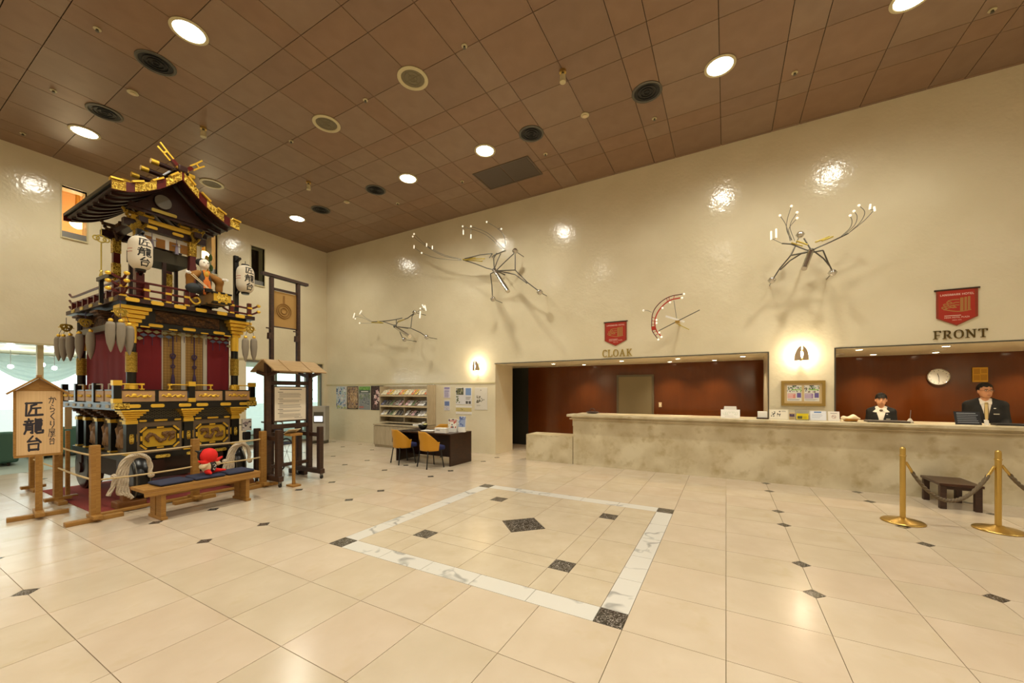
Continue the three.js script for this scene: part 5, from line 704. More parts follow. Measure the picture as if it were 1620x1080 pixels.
  O('gold_foliage', [0, 1, 2, 3, 4, 5, 6, 7].map((i) => ell(0.02, 0.055, 0.03, 0.72 + 0.03 * Math.sin(i * 2), 3.5 + i * 0.045, SZ - 0.5 + 0.05 * Math.sin(i * 1.7), 8, 6)), M.goldFil); O('green_foliage', [0, 1, 2, 3, 4, 5].map((i) => ell(0.018, 0.06, 0.03, 0.66 + 0.03 * Math.cos(i * 2), 3.58 + i * 0.06, SZ - 0.6 + 0.04 * Math.sin(i * 2.3), 8, 6)), std({ color: 0x3c5a1e, roughness: 0.7 }));
  O('side_foliage', [0, 1, 2, 3].map((i) => ell(0.03, 0.05, 0.03, 0.95 + 0.03 * Math.sin(i * 2), 3.88 + i * 0.045, SZ + 0.42 + 0.04 * Math.sin(i * 1.7), 8, 6)), M.goldFil);
  // sliding stage that carries the puppet
  const st = O('puppet_stage', [bb(0.9, 1.62, 2.93, 3.09, -0.33, -0.1)], std({ color: 0x7d5c2e, roughness: 0.5 })); O('stage_end', bb(1.62, 1.63, 2.93, 3.09, -0.33, -0.1), M.goldPaint, st); O('stage_seal', onX(ext(shapeOf([[-0.08, 0], [-0.06, -0.045], [0.06, -0.045], [0.08, 0], [0.06, 0.045], [-0.06, 0.045]]), 0.006)).translate(1.63, 3.01, -0.215), M.goldFil, st); for (const [y, z] of [[3.08, -0.31], [3.08, -0.12], [2.94, -0.31], [2.94, -0.12], [3.085, -0.215], [2.935, -0.215]]) O('stage_fitting', bx(0.012, 0.025, 0.06, 1.634, y, z), M.black, st); for (const x of [1.0, 1.2, 1.4, 1.58]) O('stage_band', [bx(0.05, 0.03, 0.24, x, 3.085, -0.215), bx(0.05, 0.03, 0.24, x, 2.935, -0.215)], M.black, st); O('stage_support', bb(0.85, 1.1, 2.86, 2.95, -0.3, -0.13), M.dark, st);
  O('curled_finial', [tube([[1.25, 3.08, 0.1], [1.28, 2.98, 0.06], [1.3, 2.92, 0.0], [1.3, 2.96, -0.06], [1.3, 3.02, -0.03], [1.3, 3.0, 0.02]], 0.016, 24, 6)], M.gold);
  // lantern posts
  O('post_sleeve', bb(1.11, 1.2, 2.86, 3.24, 0.555, 0.645), M.redLac);
  for (const z of [0.6, -0.62]) O('lantern_post', [bb(1.13, 1.19, 2.86, 3.62, z - 0.03, z + 0.03), bar([1.16, 3.2, z], [1.28, 3.28, z], 0.03, 0.03), bar([1.16, 3.75, z], [1.3, 3.8, z], 0.03, 0.03), bb(1.13, 1.19, 3.6, 3.86, z - 0.03, z + 0.03)], M.black);
  { const f = O('staff_finial', [rod([0.86, 3.1, 0.9], [0.86, 3.62, 0.9], 0.008), tor(0.045, 0.009, 0.86, 3.68, 0.9, 'x'), tor(0.03, 0.008, 0.86, 3.68, 0.85, 'x'), tor(0.03, 0.008, 0.86, 3.68, 0.95, 'x'), rod([0.86, 3.72, 0.9], [0.86, 3.86, 0.9], 0.009, 6, 0.002), lathe([[0.001, 0], [0.025, 0.03], [0.012, 0.08], [0.02, 0.1], [0.001, 0.12]], 10, 0.86, 3.14, 0.9)], M.brassRod); O('staff_block', bb(0.84, 0.88, 2.8, 3.14, 0.88, 0.92), M.black, f); O('staff_rail', bb(0.78, 1.25, 3.1, 3.15, 0.87, 0.93), M.black, f); }
}
// ---- paper lanterns
{
  const face = canvasTex(768, 512, (g, w, h) => { g.fillStyle = '#ece0c8'; g.fillRect(0, 0, w, h); g.fillStyle = 'rgba(150,130,95,0.25)'; for (let i = 1; i < 26; i++) g.fillRect(0, i * h / 26, w, 2); for (const c of [0.25, 0.75]) { g.strokeStyle = '#201c18'; g.fillStyle = '#201c18'; const s = h * 0.29; ['takumi', 'ryu', 'dai'].forEach((k, i) => brush(g, k, w * c - s * 0.5, h * (0.06 + i * 0.3), s, 15, s * 0.95)); } g.strokeStyle = '#b8402c'; g.lineWidth = 9; for (const c of [0.5, 0.0, 1.0]) for (const y of [0.44, 0.53]) { g.beginPath(); g.moveTo(w * c - 60, h * y); g.lineTo(w * c + 60, h * y); g.stroke(); } });
  const prof = []; for (let i = 0; i <= 20; i++) { const t = i / 20, y = t * 0.44, q = Math.abs(t - 0.5) * 2; prof.push([0.128 * (1 - Math.pow(q, 5) * 0.5), y]); }
  const lm = phy({ map: face, roughness: 0.8, transmission: 0.25, thickness: 0 });
  const mk = (x, y, z, label) => { const t = thing('paper_lantern', label, 'lantern', [x, y, z], 0); obj('paper_shade', lathe(prof, 40).rotateY(Math.PI * 1.03), lm, t); obj('lantern_base', cyl(0.06, 0.055, 0.035, 0, -0.012, 0, 24), M.black, t); obj('lantern_cap', [cyl(0.055, 0.06, 0.03, 0, 0.45, 0, 24), rod([0, 0.46, 0], [0, 0.52, 0], 0.005, 5)], M.black, t); };
  mk(-7.02, 3.26, -2.16, 'white paper lantern with black brush characters hanging below the gold eave'); mk(-7.02, 3.24, -3.48, 'white paper lantern with black brush characters on the post by the dark window');
}
// ---- hanging ornaments with horsehair tassels
{
  const horse = (len, r) => { const g = lathe([[0.001, 0], [r * 0.75, -0.01], [r, -len * 0.12], [r * 1.05, -len * 0.4], [r * 0.8, -len * 0.7], [r * 0.25, -len * 0.95], [0.002, -len]], 14), p = g.attributes.position; for (let i = 0; i < p.count; i++) { const a = Math.atan2(p.getZ(i), p.getX(i)), f = 1 + 0.09 * Math.sin(a * 7); p.setX(i, p.getX(i) * f); p.setZ(i, p.getZ(i) * f); } return g; };
  const mk = (x, y, z, list, label, turn = 0) => {
    const t = thing('hanging_ornament', label, 'ornament', [x, y, z], turn, undefined);
    obj('crest', [tor(0.05, 0.012, 0, 0, 0, 'x'), tor(0.028, 0.009, 0, 0.02, 0.035, 'x'), tor(0.028, 0.009, 0, 0.02, -0.035, 'x'), tor(0.028, 0.009, 0, -0.03, 0, 'x'), bx(0.014, 0.1, 0.012), bx(0.014, 0.012, 0.17)], M.goldFil, t); obj('cord', rod([0, 0.05, 0], [0, 0.16, 0], 0.004, 5), M.purpleCord, t);
    for (const [dx, dz, dy] of list) { const k = obj('horsehair_tassel', horse(0.4, 0.047).translate(dx, dy - 0.05, dz), M.hair, t); obj('tassel_ball', sph(0.026, dx, dy - 0.035, dz, 12, 8), M.gold, k); obj('tassel_cord', rod([dx * 0.6, -0.01, dz * 0.6], [dx, dy - 0.02, dz], 0.003, 4), M.purpleCord, k); }
  };
  mk(-6.99, 2.63, -1.95, [[0, 0.09, -0.08], [0.02, 0, -0.08], [0, -0.09, -0.11]], 'gold crest with three grey horsehair tassels at the float corner above the red curtain');
  mk(-8.25, 2.6, -1.93, [[-0.26, 0, -0.09], [0.22, 0, -0.1]], 'gold crest with two wide grey tassels under the middle of the balcony side', 0);
  mk(-9.15, 2.6, -1.93, [[-0.3, 0.02, -0.07], [-0.14, 0, -0.08], [0.2, 0, -0.09]], 'dark gold crest with three tassels at the rear corner of the balcony');
  mk(-6.99, 2.63, -3.54, [[0, 0.07, -0.1], [0, -0.06, -0.09]], 'gold crest with two grey tassels at the float corner beside the notice board');
}
// ---- the mechanical puppet
{
  const t = thing('karakuri_puppet', 'white-faced puppet in brown and orange robes on the float stage', 'puppet', [-7.08, 3.09, -2.92]);
  obj('robe', solid((x, y, z) => { let d = elli(x, y, z, [0, 0.2, 0], [0.085, 0.17, 0.1]); d = smin(d, elli(x, y, z, [0.02, 0.06, 0.04], [0.1, 0.07, 0.13]), 0.05); return d; }, [0, 0.18, 0], 0.24, 40), std({ color: 0x3b352f, roughness: 0.8 }), t);
  for (const s of [1, -1]) { obj('sleeve', solid((x, y, z) => { let d = capsule(x, y, z, [0, 0.31, s * 0.07], [0.05, 0.24, s * 0.19], 0.05, 0.055); return smin(d, elli(x, y, z, [0.03, 0.13, s * 0.19], [0.05, 0.1, 0.05]), 0.06); }, [0.03, 0.2, s * 0.13], 0.2, 34), std({ color: 0x8f5f1e, roughness: 0.8 }), t); obj('hand', [ell(0.026, 0.022, 0.03, 0.1, 0.27, s * 0.23), ...[0, 1, 2, 3].map((i) => rod([0.11, 0.262 + i * 0.008, s * 0.25], [0.125, 0.255 + i * 0.008, s * 0.28], 0.006, 5)), rod([0.115, 0.28, s * 0.22], [0.135, 0.285, s * 0.235], 0.006, 5)], M.white, t); }
  obj('collar', [bar([0.075, 0.36, 0.03], [0.1, 0.16, -0.02], 0.04, 0.012, [1, 0, 0]), bar([0.075, 0.36, -0.03], [0.1, 0.16, 0.02], 0.04, 0.012, [1, 0, 0])], std({ color: 0xd8791e, roughness: 0.7 }), t); obj('sash', [bar([0.1, 0.2, 0.02], [0.12, -0.02, 0.03], 0.05, 0.012, [1, 0, 0]), bar([0.1, 0.2, -0.02], [0.12, 0.0, -0.04], 0.04, 0.012, [1, 0, 0])], std({ color: 0xcf6a1c, roughness: 0.7 }), t); obj('bib', ell(0.03, 0.05, 0.035, 0.075, 0.3, 0), std({ color: 0xc99a2a, roughness: 0.7 }), t);
  obj('head', solid((x, y, z) => { let d = elli(x, y, z, [0.01, 0.47, 0], [0.068, 0.08, 0.066]); d = smin(d, capsule(x, y, z, [0, 0.34, 0], [0, 0.42, 0], 0.03, 0.03), 0.02); d = smin(d, elli(x, y, z, [0.078, 0.462, 0], [0.012, 0.016, 0.01]), 0.01); return smin(d, elli(x, y, z, [0.05, 0.43, 0], [0.03, 0.026, 0.032]), 0.02); }, [0, 0.45, 0], 0.12, 40), std({ color: 0xeee4d2, roughness: 0.35 }), t);
  obj('hair', solid((x, y, z) => Math.min(Math.max(elli(x, y, z, [-0.008, 0.485, 0], [0.074, 0.078, 0.074]), x - 0.015 - 0.02 * (y > 0.53 ? 1 : 0)), elli(x, y, z, [-0.05, 0.5, 0.05], [0.04, 0.05, 0.035])), [0, 0.47, 0], 0.13, 34), M.blackHair, t);
  for (const s of [1, -1]) obj('eye', ell(0.006, 0.005, 0.013, 0.073, 0.482, s * 0.026), M.blackHair, t); obj('mouth', ell(0.006, 0.005, 0.015, 0.078, 0.432, 0), std({ color: 0xb02a1e, roughness: 0.5 }), t);
  obj('hakama_trouser', solid((x, y, z) => elli(x, y, z, [0.05, 0.06, 0.15], [0.1, 0.075, 0.1]), [0.05, 0.06, 0.15], 0.14, 24), std({ color: 0x2f3336, roughness: 0.8 }), t); for (const s of [0, 1]) obj('drumstick', rod([0.1, 0.26, 0.22 - s * 0.04], [0.2, 0.05, 0.02 - s * 0.02], 0.006, 6), M.cream, t); obj('drum', cyl(0.05, 0.05, 0.05, 0.2, 0.03, 0.02, 18), M.black, t);
}
// ---- thick straw ropes slung over the front wheels
{
  const twist = (pts, r) => { const c = new THREE.CatmullRomCurve3(pts.map((p) => V3(...p))), L = c.getLength(), n = Math.ceil(L / 0.012), gs = [], fr = c.computeFrenetFrames(n, false); for (let k = 0; k < 3; k++) { const q = []; for (let i = 0; i <= n; i++) { const p = c.getPointAt(i / n), a = i * 0.012 / (r * 2.6) + k * 2.094; p.addScaledVector(fr.normals[i], Math.cos(a) * r * 0.52).addScaledVector(fr.binormals[i], Math.sin(a) * r * 0.52); q.push(p.toArray()); } gs.push(tube(q, r * 0.58, n * 2, 6)); } return gs; };
  const mk = (z, label, n) => {                            // rope turns hang side by side against the wheel and meet over its top
    const t = thing('straw_rope', label, 'rope', [-7.0, 0, z]);
    for (let i = 0; i < n; i++) { const o = 0.03 * i, x = 0.012 * i; const path = [[x, 0.15 + o, 0.06 + o], [x, 0.24, 0.105 + o], [x, 0.4, 0.115 + o], [x, 0.55, 0.11 + o], [x, 0.66 + o * 0.4, 0.07 + o * 0.7], [x, 0.71 + o * 0.3, -0.01 + o * 0.3]]; if (i < 2) path.push([x, 0.67 + o * 0.3, -0.09], [x, 0.57, -0.12 - o * 0.3], [x, 0.46, -0.125]); else path.push([x, 0.69 + o * 0.1, -0.07]); obj('rope_turn', twist(path, 0.023), M.rope, t); }
    obj('rope_knot', [ell(0.036, 0.036, 0.038, 0.02, 0.43, -0.13)], M.rope, t); obj('rope_tail', twist([[0.02, 0.45, 0.23], [0.03, 0.34, 0.26], [0.03, 0.24, 0.3]], 0.024), M.rope, t); obj('rope_knot', ell(0.035, 0.035, 0.035, 0.02, 0.48, 0.24), M.rope, t);
  };
  mk(-2.13, 'thick straw rope coiled over the float wheel behind the bench end', 4); mk(-3.4, 'thick straw rope looped over the float wheel beside the notice board', 4);
}
tag(obj('floor_mat', rbx(2.4, 0.012, 2.0, -8.35, 0.006, -2.75, 0.004), M.redMat), 'dark red mat spread under the festival float', 'mat');
// ================================================================ AROUND THE FLOAT
{
  const H = 0.93;
  const post = (x, z, label, along, h = H) => { const t = thing('fence_post', label, 'post', [x, 0, z]); obj('post', rbx(0.085, h, 0.085, 0, h / 2, 0, 0.006), M.pale, t); obj('foot', [rbx(along ? 0.5 : 0.09, 0.05, along ? 0.09 : 0.5, 0, 0.025, 0, 0.006)], M.pale, t); obj('foot_cross', rbx(along ? 0.09 : 0.26, 0.045, along ? 0.26 : 0.09, 0, 0.06, 0, 0.006), M.pale, t); };
  post(-6.76, -1.66, 'pale wooden barrier post with cross foot at the float corner', false); post(-8.35, -1.68, 'pale wooden barrier post behind the hanging sign board', true); post(-9.75, -1.7, 'pale wooden barrier post nearest the lounge', true);
  post(-6.76, -2.68, 'pale wooden barrier post behind the red doll', false, 0.9); post(-6.76, -3.62, 'pale wooden barrier post beside the dark notice board', false);
  const pts = [[-9.75, -1.7], [-8.35, -1.68], [-6.76, -1.66], [-6.76, -2.68], [-6.76, -3.62]], sag = 0.012;
  const where = ['between the lounge posts', 'beside the hanging sign board', 'in front of the straw-roped wheel', 'behind the bench towards the notice board'];
  for (let i = 0; i < 4; i++) for (const [y, n] of [[0.8, 'upper'], [0.5, 'lower']]) { const a = pts[i], b = pts[i + 1]; tag(obj('rope_line', tube([[a[0], y, a[1]], [(a[0] * 3 + b[0]) / 4, y - sag * 0.8, (a[1] * 3 + b[1]) / 4], [(a[0] + b[0]) / 2, y - sag, (a[1] + b[1]) / 2], [(a[0] + b[0] * 3) / 4, y - sag * 0.8, (a[1] + b[1] * 3) / 4], [b[0], y, b[1]]], 0.012, 24, 6), M.cord), `${n} pale cord ${where[i]}`, 'cord'); }
  tag(obj('base_board', rbx(0.07, 0.035, 2.0, -6.95, 0.03, -2.68, 0.006), M.pale), 'long flat wooden board on the floor behind the bench', 'board');
}
// ---- bench, cushions and doll
{
  const t = thing('wooden_bench', 'long pale wooden bench with slab ends in front of the float', 'bench', [-6.25, 0, -2.55]);
  for (let n = 0; n < 3; n++) obj('seat_plank', rbx(0.128, 0.04, 1.32, -0.135 + n * 0.135, 0.39, 0, 0.006), M.pale, t);
  for (const z of [0.46, -0.5]) { for (const x of [-0.09, 0.09]) obj('leg', rbx(0.15, 0.37, 0.05, x, 0.185, z, 0.006), M.pale, t); obj('leg_foot', rbx(0.38, 0.035, 0.07, 0, 0.018, z, 0.006), M.pale, t); }
  obj('stretcher', rbx(0.04, 0.08, 0.96, 0, 0.3, -0.02, 0.006), M.pale, t); obj('front_rail', rbx(0.025, 0.05, 1.3, 0.19, 0.345, 0, 0.005), M.pale, t);
  const cg = () => { const g = solid((x, y, z) => { const q = Math.max(Math.abs(x) - 0.16, Math.abs(z) - 0.17); return Math.max(Math.hypot(Math.max(q, -0.03) + 0.03, y * 1.6) - 0.035, q - 0.008); }, [0, 0, 0], 0.2, 44); return g; };
  const c = cg();
  [[-2.22, 'dark navy cushion on the bench end beside the straw rope'], [-2.6, 'dark navy cushion under the red doll'], [-2.97, 'dark navy cushion on the bench end by the notice board']].forEach(([z, l], i) => { const o = tag(obj('seat_cushion', c, M.navy), l, 'cushion'); o.position.set(-6.25, 0.432, z); o.rotation.y = [0.05, -0.04, 0.03][i]; });
  const d = thing('cloth_doll', 'faceless red cloth doll with pale vest and black bib on the bench', 'doll', [-6.24, 0.458, -2.63], 0.45);
  obj('body', solid((x, y, z) => { let q = elli(x, y, z, [0, 0.1, 0], [0.075, 0.1, 0.08]); for (const s of [-1, 1]) { q = smin(q, capsule(x, y, z, [0.02, 0.15, s * 0.07], [0.03, 0.2, s * 0.19], 0.035, 0.012), 0.02); q = smin(q, capsule(x, y, z, [0.03, 0.035, s * 0.05], [0.14, 0.03, s * 0.12], 0.036, 0.012), 0.02); } return smin(q, elli(x, y, z, [0.0, 0.245, 0], [0.1, 0.105, 0.105]), 0.02); }, [0.02, 0.16, 0], 0.24, 56), M.redCloth, d);
  obj('vest', solid((x, y, z) => Math.max(Math.min(elli(x, y, z, [0, 0.1, 0], [0.082, 0.1, 0.088]), capsule(x, y, z, [0.02, 0.14, 0.05], [0.02, 0.12, 0.13], 0.04, 0.035), capsule(x, y, z, [0.02, 0.14, -0.05], [0.02, 0.12, -0.13], 0.04, 0.035)), y - 0.175, 0.03 - y), [0, 0.1, 0], 0.2, 40), M.cream, d);
  const bib = solid((x, y, z) => Math.max(elli(x, y, z, [0, 0.1, 0], [0.092, 0.1, 0.09]), Math.abs(z) - 0.042, 0.02 - x, y - 0.165, 0.025 - y), [0.05, 0.09, 0], 0.1, 36); obj('bib', bib, M.blackMetal, d);
  for (const [y, z, r] of [[0.13, 0.012, 0.3], [0.115, -0.014, -0.6], [0.1, 0.0, 0.1], [0.08, 0.016, 1.2], [0.07, -0.012, 0.4], [0.055, 0.004, -0.3]]) obj('bib_mark', bx(0.006, 0.007, 0.032, 0.091 - Math.abs(y - 0.1) * 0.25, y, z, r, 0, 0), M.white, d);
  obj('head_scarf', solid((x, y, z) => { let q = Math.max(elli(x, y, z, [-0.02, 0.25, 0.01], [0.1, 0.1, 0.106]), x + 0.045); return smin(q, capsule(x, y, z, [-0.06, 0.3, 0.07], [-0.08, 0.33, 0.13], 0.025, 0.006), 0.02); }, [-0.03, 0.25, 0.02], 0.17, 40), M.blackMetal, d);
}
// ---- hanging sign board on a post
{
  const t = thing('sign_board', 'pale wooden roofed sign board with black brush characters on a post', 'sign', [-7.6, 0, -1.37], -0.12);
  const face = canvasTex(512, 820, (g, w, h) => { g.fillStyle = '#d9b584'; g.fillRect(0, 0, w, h); for (let i = 0; i < 60; i++) { g.fillStyle = `rgba(${rnd() < 0.5 ? '200,160,105' : '230,196,150'},0.18)`; g.fillRect(rnd() * w, 0, rr(2, 14), h); } g.strokeStyle = g.fillStyle = '#2a2630'; const s = w * 0.44; ['takumi', 'ryu', 'dai'].forEach((k, i) => brush(g, k, w * 0.16, h * (0.16 + i * 0.27), s, 26, s * 0.9)); const q = w * 0.2; ['ka', 'ra', 'ku', 'ri', 'ya', 'dai'].forEach((k, i) => brush(g, k, w * 0.71, h * (0.08 + i * 0.13), q * (i > 3 ? 0.9 : 1), i > 3 ? 9 : 11, q * 1.08)); });
  const w = 0.36, y0 = 0.79, y1 = 1.6, gy = 1.75;
  const sh = shapeOf([[-w / 2, y0], [w / 2, y0], [w / 2, y1], [0, gy], [-w / 2, y1]]);
  obj('board', onX(ext(sh, 0.04)).translate(-0.02, 0, 0), M.pale, t);
  const fg = onX(planeUV01(w * 0.98, (y1 - y0) * 0.98)).translate(0.0215, (y0 + y1) / 2 , 0); obj('lettering', fg, std({ map: face, roughness: 0.6 }), t);
  obj('board_edge', [bx(0.05, y1 - y0, 0.022, 0, (y0 + y1) / 2, w / 2 + 0.008), bx(0.05, y1 - y0, 0.022, 0, (y0 + y1) / 2, -w / 2 - 0.008), bx(0.05, 0.025, w + 0.03, 0, y0 - 0.008, 0)], M.pale, t);
  for (const s of [-1, 1]) obj('roof_board', bar([0, gy + 0.02, 0], [0, y1 - 0.045, s * (w / 2 + 0.07)], 0.14, 0.018), M.pale, t);
  obj('ridge_cap', rbx(0.17, 0.03, 0.04, 0, gy + 0.03, 0, 0.006), M.pale, t); obj('post', rbx(0.06, y0, 0.06, 0, y0 / 2, 0, 0.005), M.pale, t); obj('foot', [rbx(0.08, 0.05, 0.5, 0, 0.025, 0, 0.005)], M.pale, t); obj('foot_cross', rbx(0.4, 0.05, 0.08, 0, 0.06, 0, 0.005), M.pale, t);
  const p = thing('plaque_pole', 'narrow blank wooden plaque on a slim pole inside the barrier', 'plaque', [-8.66, 0, -1.84]); obj('pole', rbx(0.045, 1.0, 0.045, 0, 0.5, 0, 0.004), M.pale, p); obj('plaque', rbx(0.03, 0.33, 0.07, 0.03, 1.19, 0, 0.004), std({ map: rep(T.ashWood, 2, 2), color: 0xfff0d4, roughness: 0.6 }), p); obj('foot', rbx(0.1, 0.03, 0.16, 0, 0.015, -0.02, 0.004), M.pale, p);
  const sg = thing('small_sign', 'small framed photo sign on the float corner post', 'sign', [-7.22, 1.02, -3.6]); obj('frame', bx(0.02, 0.2, 0.15), M.silver, sg); obj('print', onX(planeUV01(0.14, 0.19)).translate(0.011, 0, 0), std({ map: canvasTex(64, 90, (g, w2, h) => { g.fillStyle = '#d8d0c8'; g.fillRect(0, 0, w2, h); blobs(g, 4, 20, w2 - 8, h - 30, 14, ['#6a5a58', '#8a7a80', '#a89890', '#3c3840'], 4, 12); }), roughness: 0.6 }), sg); obj('bracket', bar([-0.01, 0, 0], [-0.1, 0, 0.1], 0.02, 0.02), M.steel, sg); obj('hanging_pouch', rbx(0.06, 0.14, 0.12, 0, -0.19, 0, 0.02), M.blackMetal, sg);
}
// ---- roofed notice board on a wheeled dark frame
{
  const t = thing('notice_board', 'dark wooden notice board with small plank roof on a wheeled frame', 'notice board', [-6.82, 0, -4.1]);
  const zs = [0.37, -0.38];
  zs.forEach((z, i) => { obj('base_beam', rbx(0.8, 0.09, 0.09, 0, 0.14, z, 0.015), M.dark, t); obj('post', rbx(0.08, 1.95, 0.085, 0, 1.1, z, 0.006), M.dark, t); for (const x of [0.32, -0.32]) obj('low_post', rbx(0.085, 0.78, 0.085, x, 0.56, z, 0.008), M.dark, t); obj('side_rail', rbx(0.6, 0.07, 0.04, 0, 0.8, z, 0.005), M.dark, t); for (const x of [0.36, -0.34]) { const c = obj('caster', cyl(0.035, 0.035, 0.025, x, 0.037, z, 16, 'z'), M.blackMetal, t); obj('caster_fork', bx(0.03, 0.06, 0.045, x, 0.075, z), M.steel, c); } });
  obj('cross_rail', [rbx(0.05, 0.08, 0.75, 0, 0.98, 0, 0.005)], M.dark, t); obj('cross_rail', rbx(0.05, 0.06, 0.75, 0, 0.3, 0, 0.005), M.dark, t); obj('cross_rail', rbx(0.05, 0.07, 0.75, 0, 1.74, 0, 0.005), M.dark, t); obj('back_rail', rbx(0.05, 0.07, 0.75, -0.32, 0.82, 0, 0.005), M.dark, t); for (const z of [-0.12, 0.12]) obj('slat', rbx(0.025, 0.66, 0.03, 0, 0.63, z, 0.004), M.dark, t);
  obj('board', rbx(0.02, 0.62, 0.6, 0.035, 1.37, 0.0, 0.003), M.dark, t);
  obj('notice_sheet', onX(planeUV01(0.56, 0.58)).translate(0.047, 1.375, 0), std({ map: canvasTex(512, 530, (g, w, h) => { g.fillStyle = '#e3d9c6'; g.fillRect(0, 0, w, h); lines(g, w * 0.15, h * 0.05, w * 0.72, 1, 1, 13, '#4c4640', 0); let y = h * 0.14; for (const n of [5, 3, 4, 2, 4]) { lines(g, w * 0.1, y, w * 0.16, 1, 1, 9, '#6a6258', 0); y += 20; for (let i = 0; i < n; i++) { lines(g, w * 0.14, y, w * 0.74, 1, 1, 6, '#8a8276', 0.15); y += 16; } y += 8; } lines(g, w * 0.62, h * 0.93, w * 0.26, 1, 1, 7, '#7a7266', 0); }), roughness: 0.6 }), t);
  for (const s of [1, -1]) { const r = obj('roof_slope', bar([0, 2.13, 0.46], [0, 2.13, -0.48], 0.4, 0.018).applyMatrix4(new THREE.Matrix4().makeTranslation(0, -2.13, 0)).applyMatrix4(new THREE.Matrix4().makeRotationZ(-s * 0.52)).applyMatrix4(new THREE.Matrix4().makeTranslation(s * 0.19, 2.03, 0)), M.plankRoof, t); for (const z of [0.2, -0.2]) obj('roof_batten', bx(0.39, 0.012, 0.025, 0, 0.013, z).applyMatrix4(new THREE.Matrix4().makeRotationZ(-s * 0.52)).applyMatrix4(new THREE.Matrix4().makeTranslation(s * 0.19, 2.03, 0)), M.plankRoof, r); }
  for (const z of zs) for (const s of [1, -1]) obj('roof_bracket', bar([0, 1.86, z], [s * 0.3, 1.93, z], 0.05, 0.05), M.dark, t);
  const f = thing('banner_frame', 'tall dark wooden frame holding a tan cloth with a round crest', 'banner', [-7.28, 0, -4.3]);
  for (const z of [0.25, -0.25]) { obj('upright', rbx(0.07, 3.68, 0.06, 0, 1.84, z, 0.006), M.dark, f); obj('bell', [cyl(0.03, 0.035, 0.11, 0.03, 2.6, z + 0.06, 12), rod([0.03, 2.66, z + 0.06], [0.03, 2.74, z + 0.06], 0.006, 5), bx(0.02, 0.02, 0.12, 0.03, 2.74, z + 0.05)], M.dark, f); }
  obj('top_beam', bar([0, 3.72, 0.42], [0, 3.7, -0.44], 0.09, 0.05), M.dark, f); obj('hanging_bar', rbx(0.03, 0.045, 0.48, 0, 3.48, 0, 0.005), M.dark, f); for (const z of [0.25, -0.25]) obj('base_beam', rbx(0.5, 0.08, 0.08, 0, 0.04, z, 0.01), M.dark, f);
  obj('cloth', bx(0.006, 0.66, 0.47, -0.01, 3.12, 0), std({ color: 0xb08a4e, roughness: 0.9, bumpMap: rep(T.weave, 8, 8), bumpScale: 0.001 }), f); obj('cloth_rod', cyl(0.012, 0.012, 0.52, -0.01, 2.79, 0, 10, 'z'), M.dark, f);
  const cm = std({ color: 0x8a6430, roughness: 0.9 }); obj('crest', [tor(0.135, 0.008, 0.0, 3.1, 0.02, 'x'), tor(0.1, 0.007, 0.0, 3.1, 0.02, 'x'), tor(0.055, 0.008, 0.0, 3.1, 0.02, 'x'), bx(0.006, 0.16, 0.03, -0.003, 3.31, 0.02)], cm, f);
  const s = thing('leaflet_post', 'slim wooden post with a tilted leaflet tray beside the notice board', 'stand', [-6.36, 0, -3.9]); obj('post', rbx(0.04, 0.86, 0.04, 0, 0.43, 0, 0.004), M.pale, s); obj('foot', rbx(0.2, 0.03, 0.14, 0, 0.015, 0, 0.004), M.pale, s); obj('tray', rbx(0.16, 0.04, 0.22, 0, 0.87, 0, 0.006), M.pale, s); obj('leaflet', bx(0.18, 0.006, 0.2, -0.01, 0.925, 0.02, 0, 0, 0.45), std({ map: canvasTex(64, 64, (g, w, h) => { g.fillStyle = '#d8cfb0'; g.fillRect(0, 0, w, h); blobs(g, 6, 6, w - 12, h - 12, 12, ['#7a6a5a', '#a88a6a', '#5a6a6a', '#c8b080'], 5, 12); }), roughness: 0.6 }), s);
}
// ---- folded wheelchair behind the barrier
{
  const t = thing('wheelchair', 'grey folded wheelchair standing behind the notice board', 'wheelchair', [-8.25, 0, -4.75]);
  for (const z of [0.16, -0.16]) { const w = obj('wheel', tor(0.28, 0.016, 0, 0.3, z), M.blackMetal, t); obj('spoke', [0, 1, 2, 3, 4, 5].map((i) => rod([0, 0.3, z], [0.28 * Math.cos(i * 1.047), 0.3 + 0.28 * Math.sin(i * 1.047), z], 0.004, 4)), M.steel, w); obj('front_wheel', tor(0.08, 0.014, 0.36, 0.095, z), M.blackMetal, t); obj('side_frame', [rod([-0.16, 0.3, z], [-0.16, 0.92, z], 0.013), rod([-0.16, 0.92, z], [-0.3, 0.94, z], 0.013), rod([-0.16, 0.5, z], [0.3, 0.5, z], 0.013), rod([0.3, 0.5, z], [0.36, 0.17, z], 0.013), rod([-0.16, 0.68, z], [0.2, 0.68, z], 0.013), rod([0.2, 0.68, z], [0.2, 0.3, z], 0.013)], M.steel, t); obj('grip', rod([-0.26, 0.94, z], [-0.36, 0.945, z], 0.018), M.blackMetal, t); }
  obj('seat', bx(0.4, 0.02, 0.3, 0.06, 0.5, 0), M.navy, t); obj('back_sling', bx(0.02, 0.34, 0.3, -0.15, 0.72, 0), M.navy, t);
}
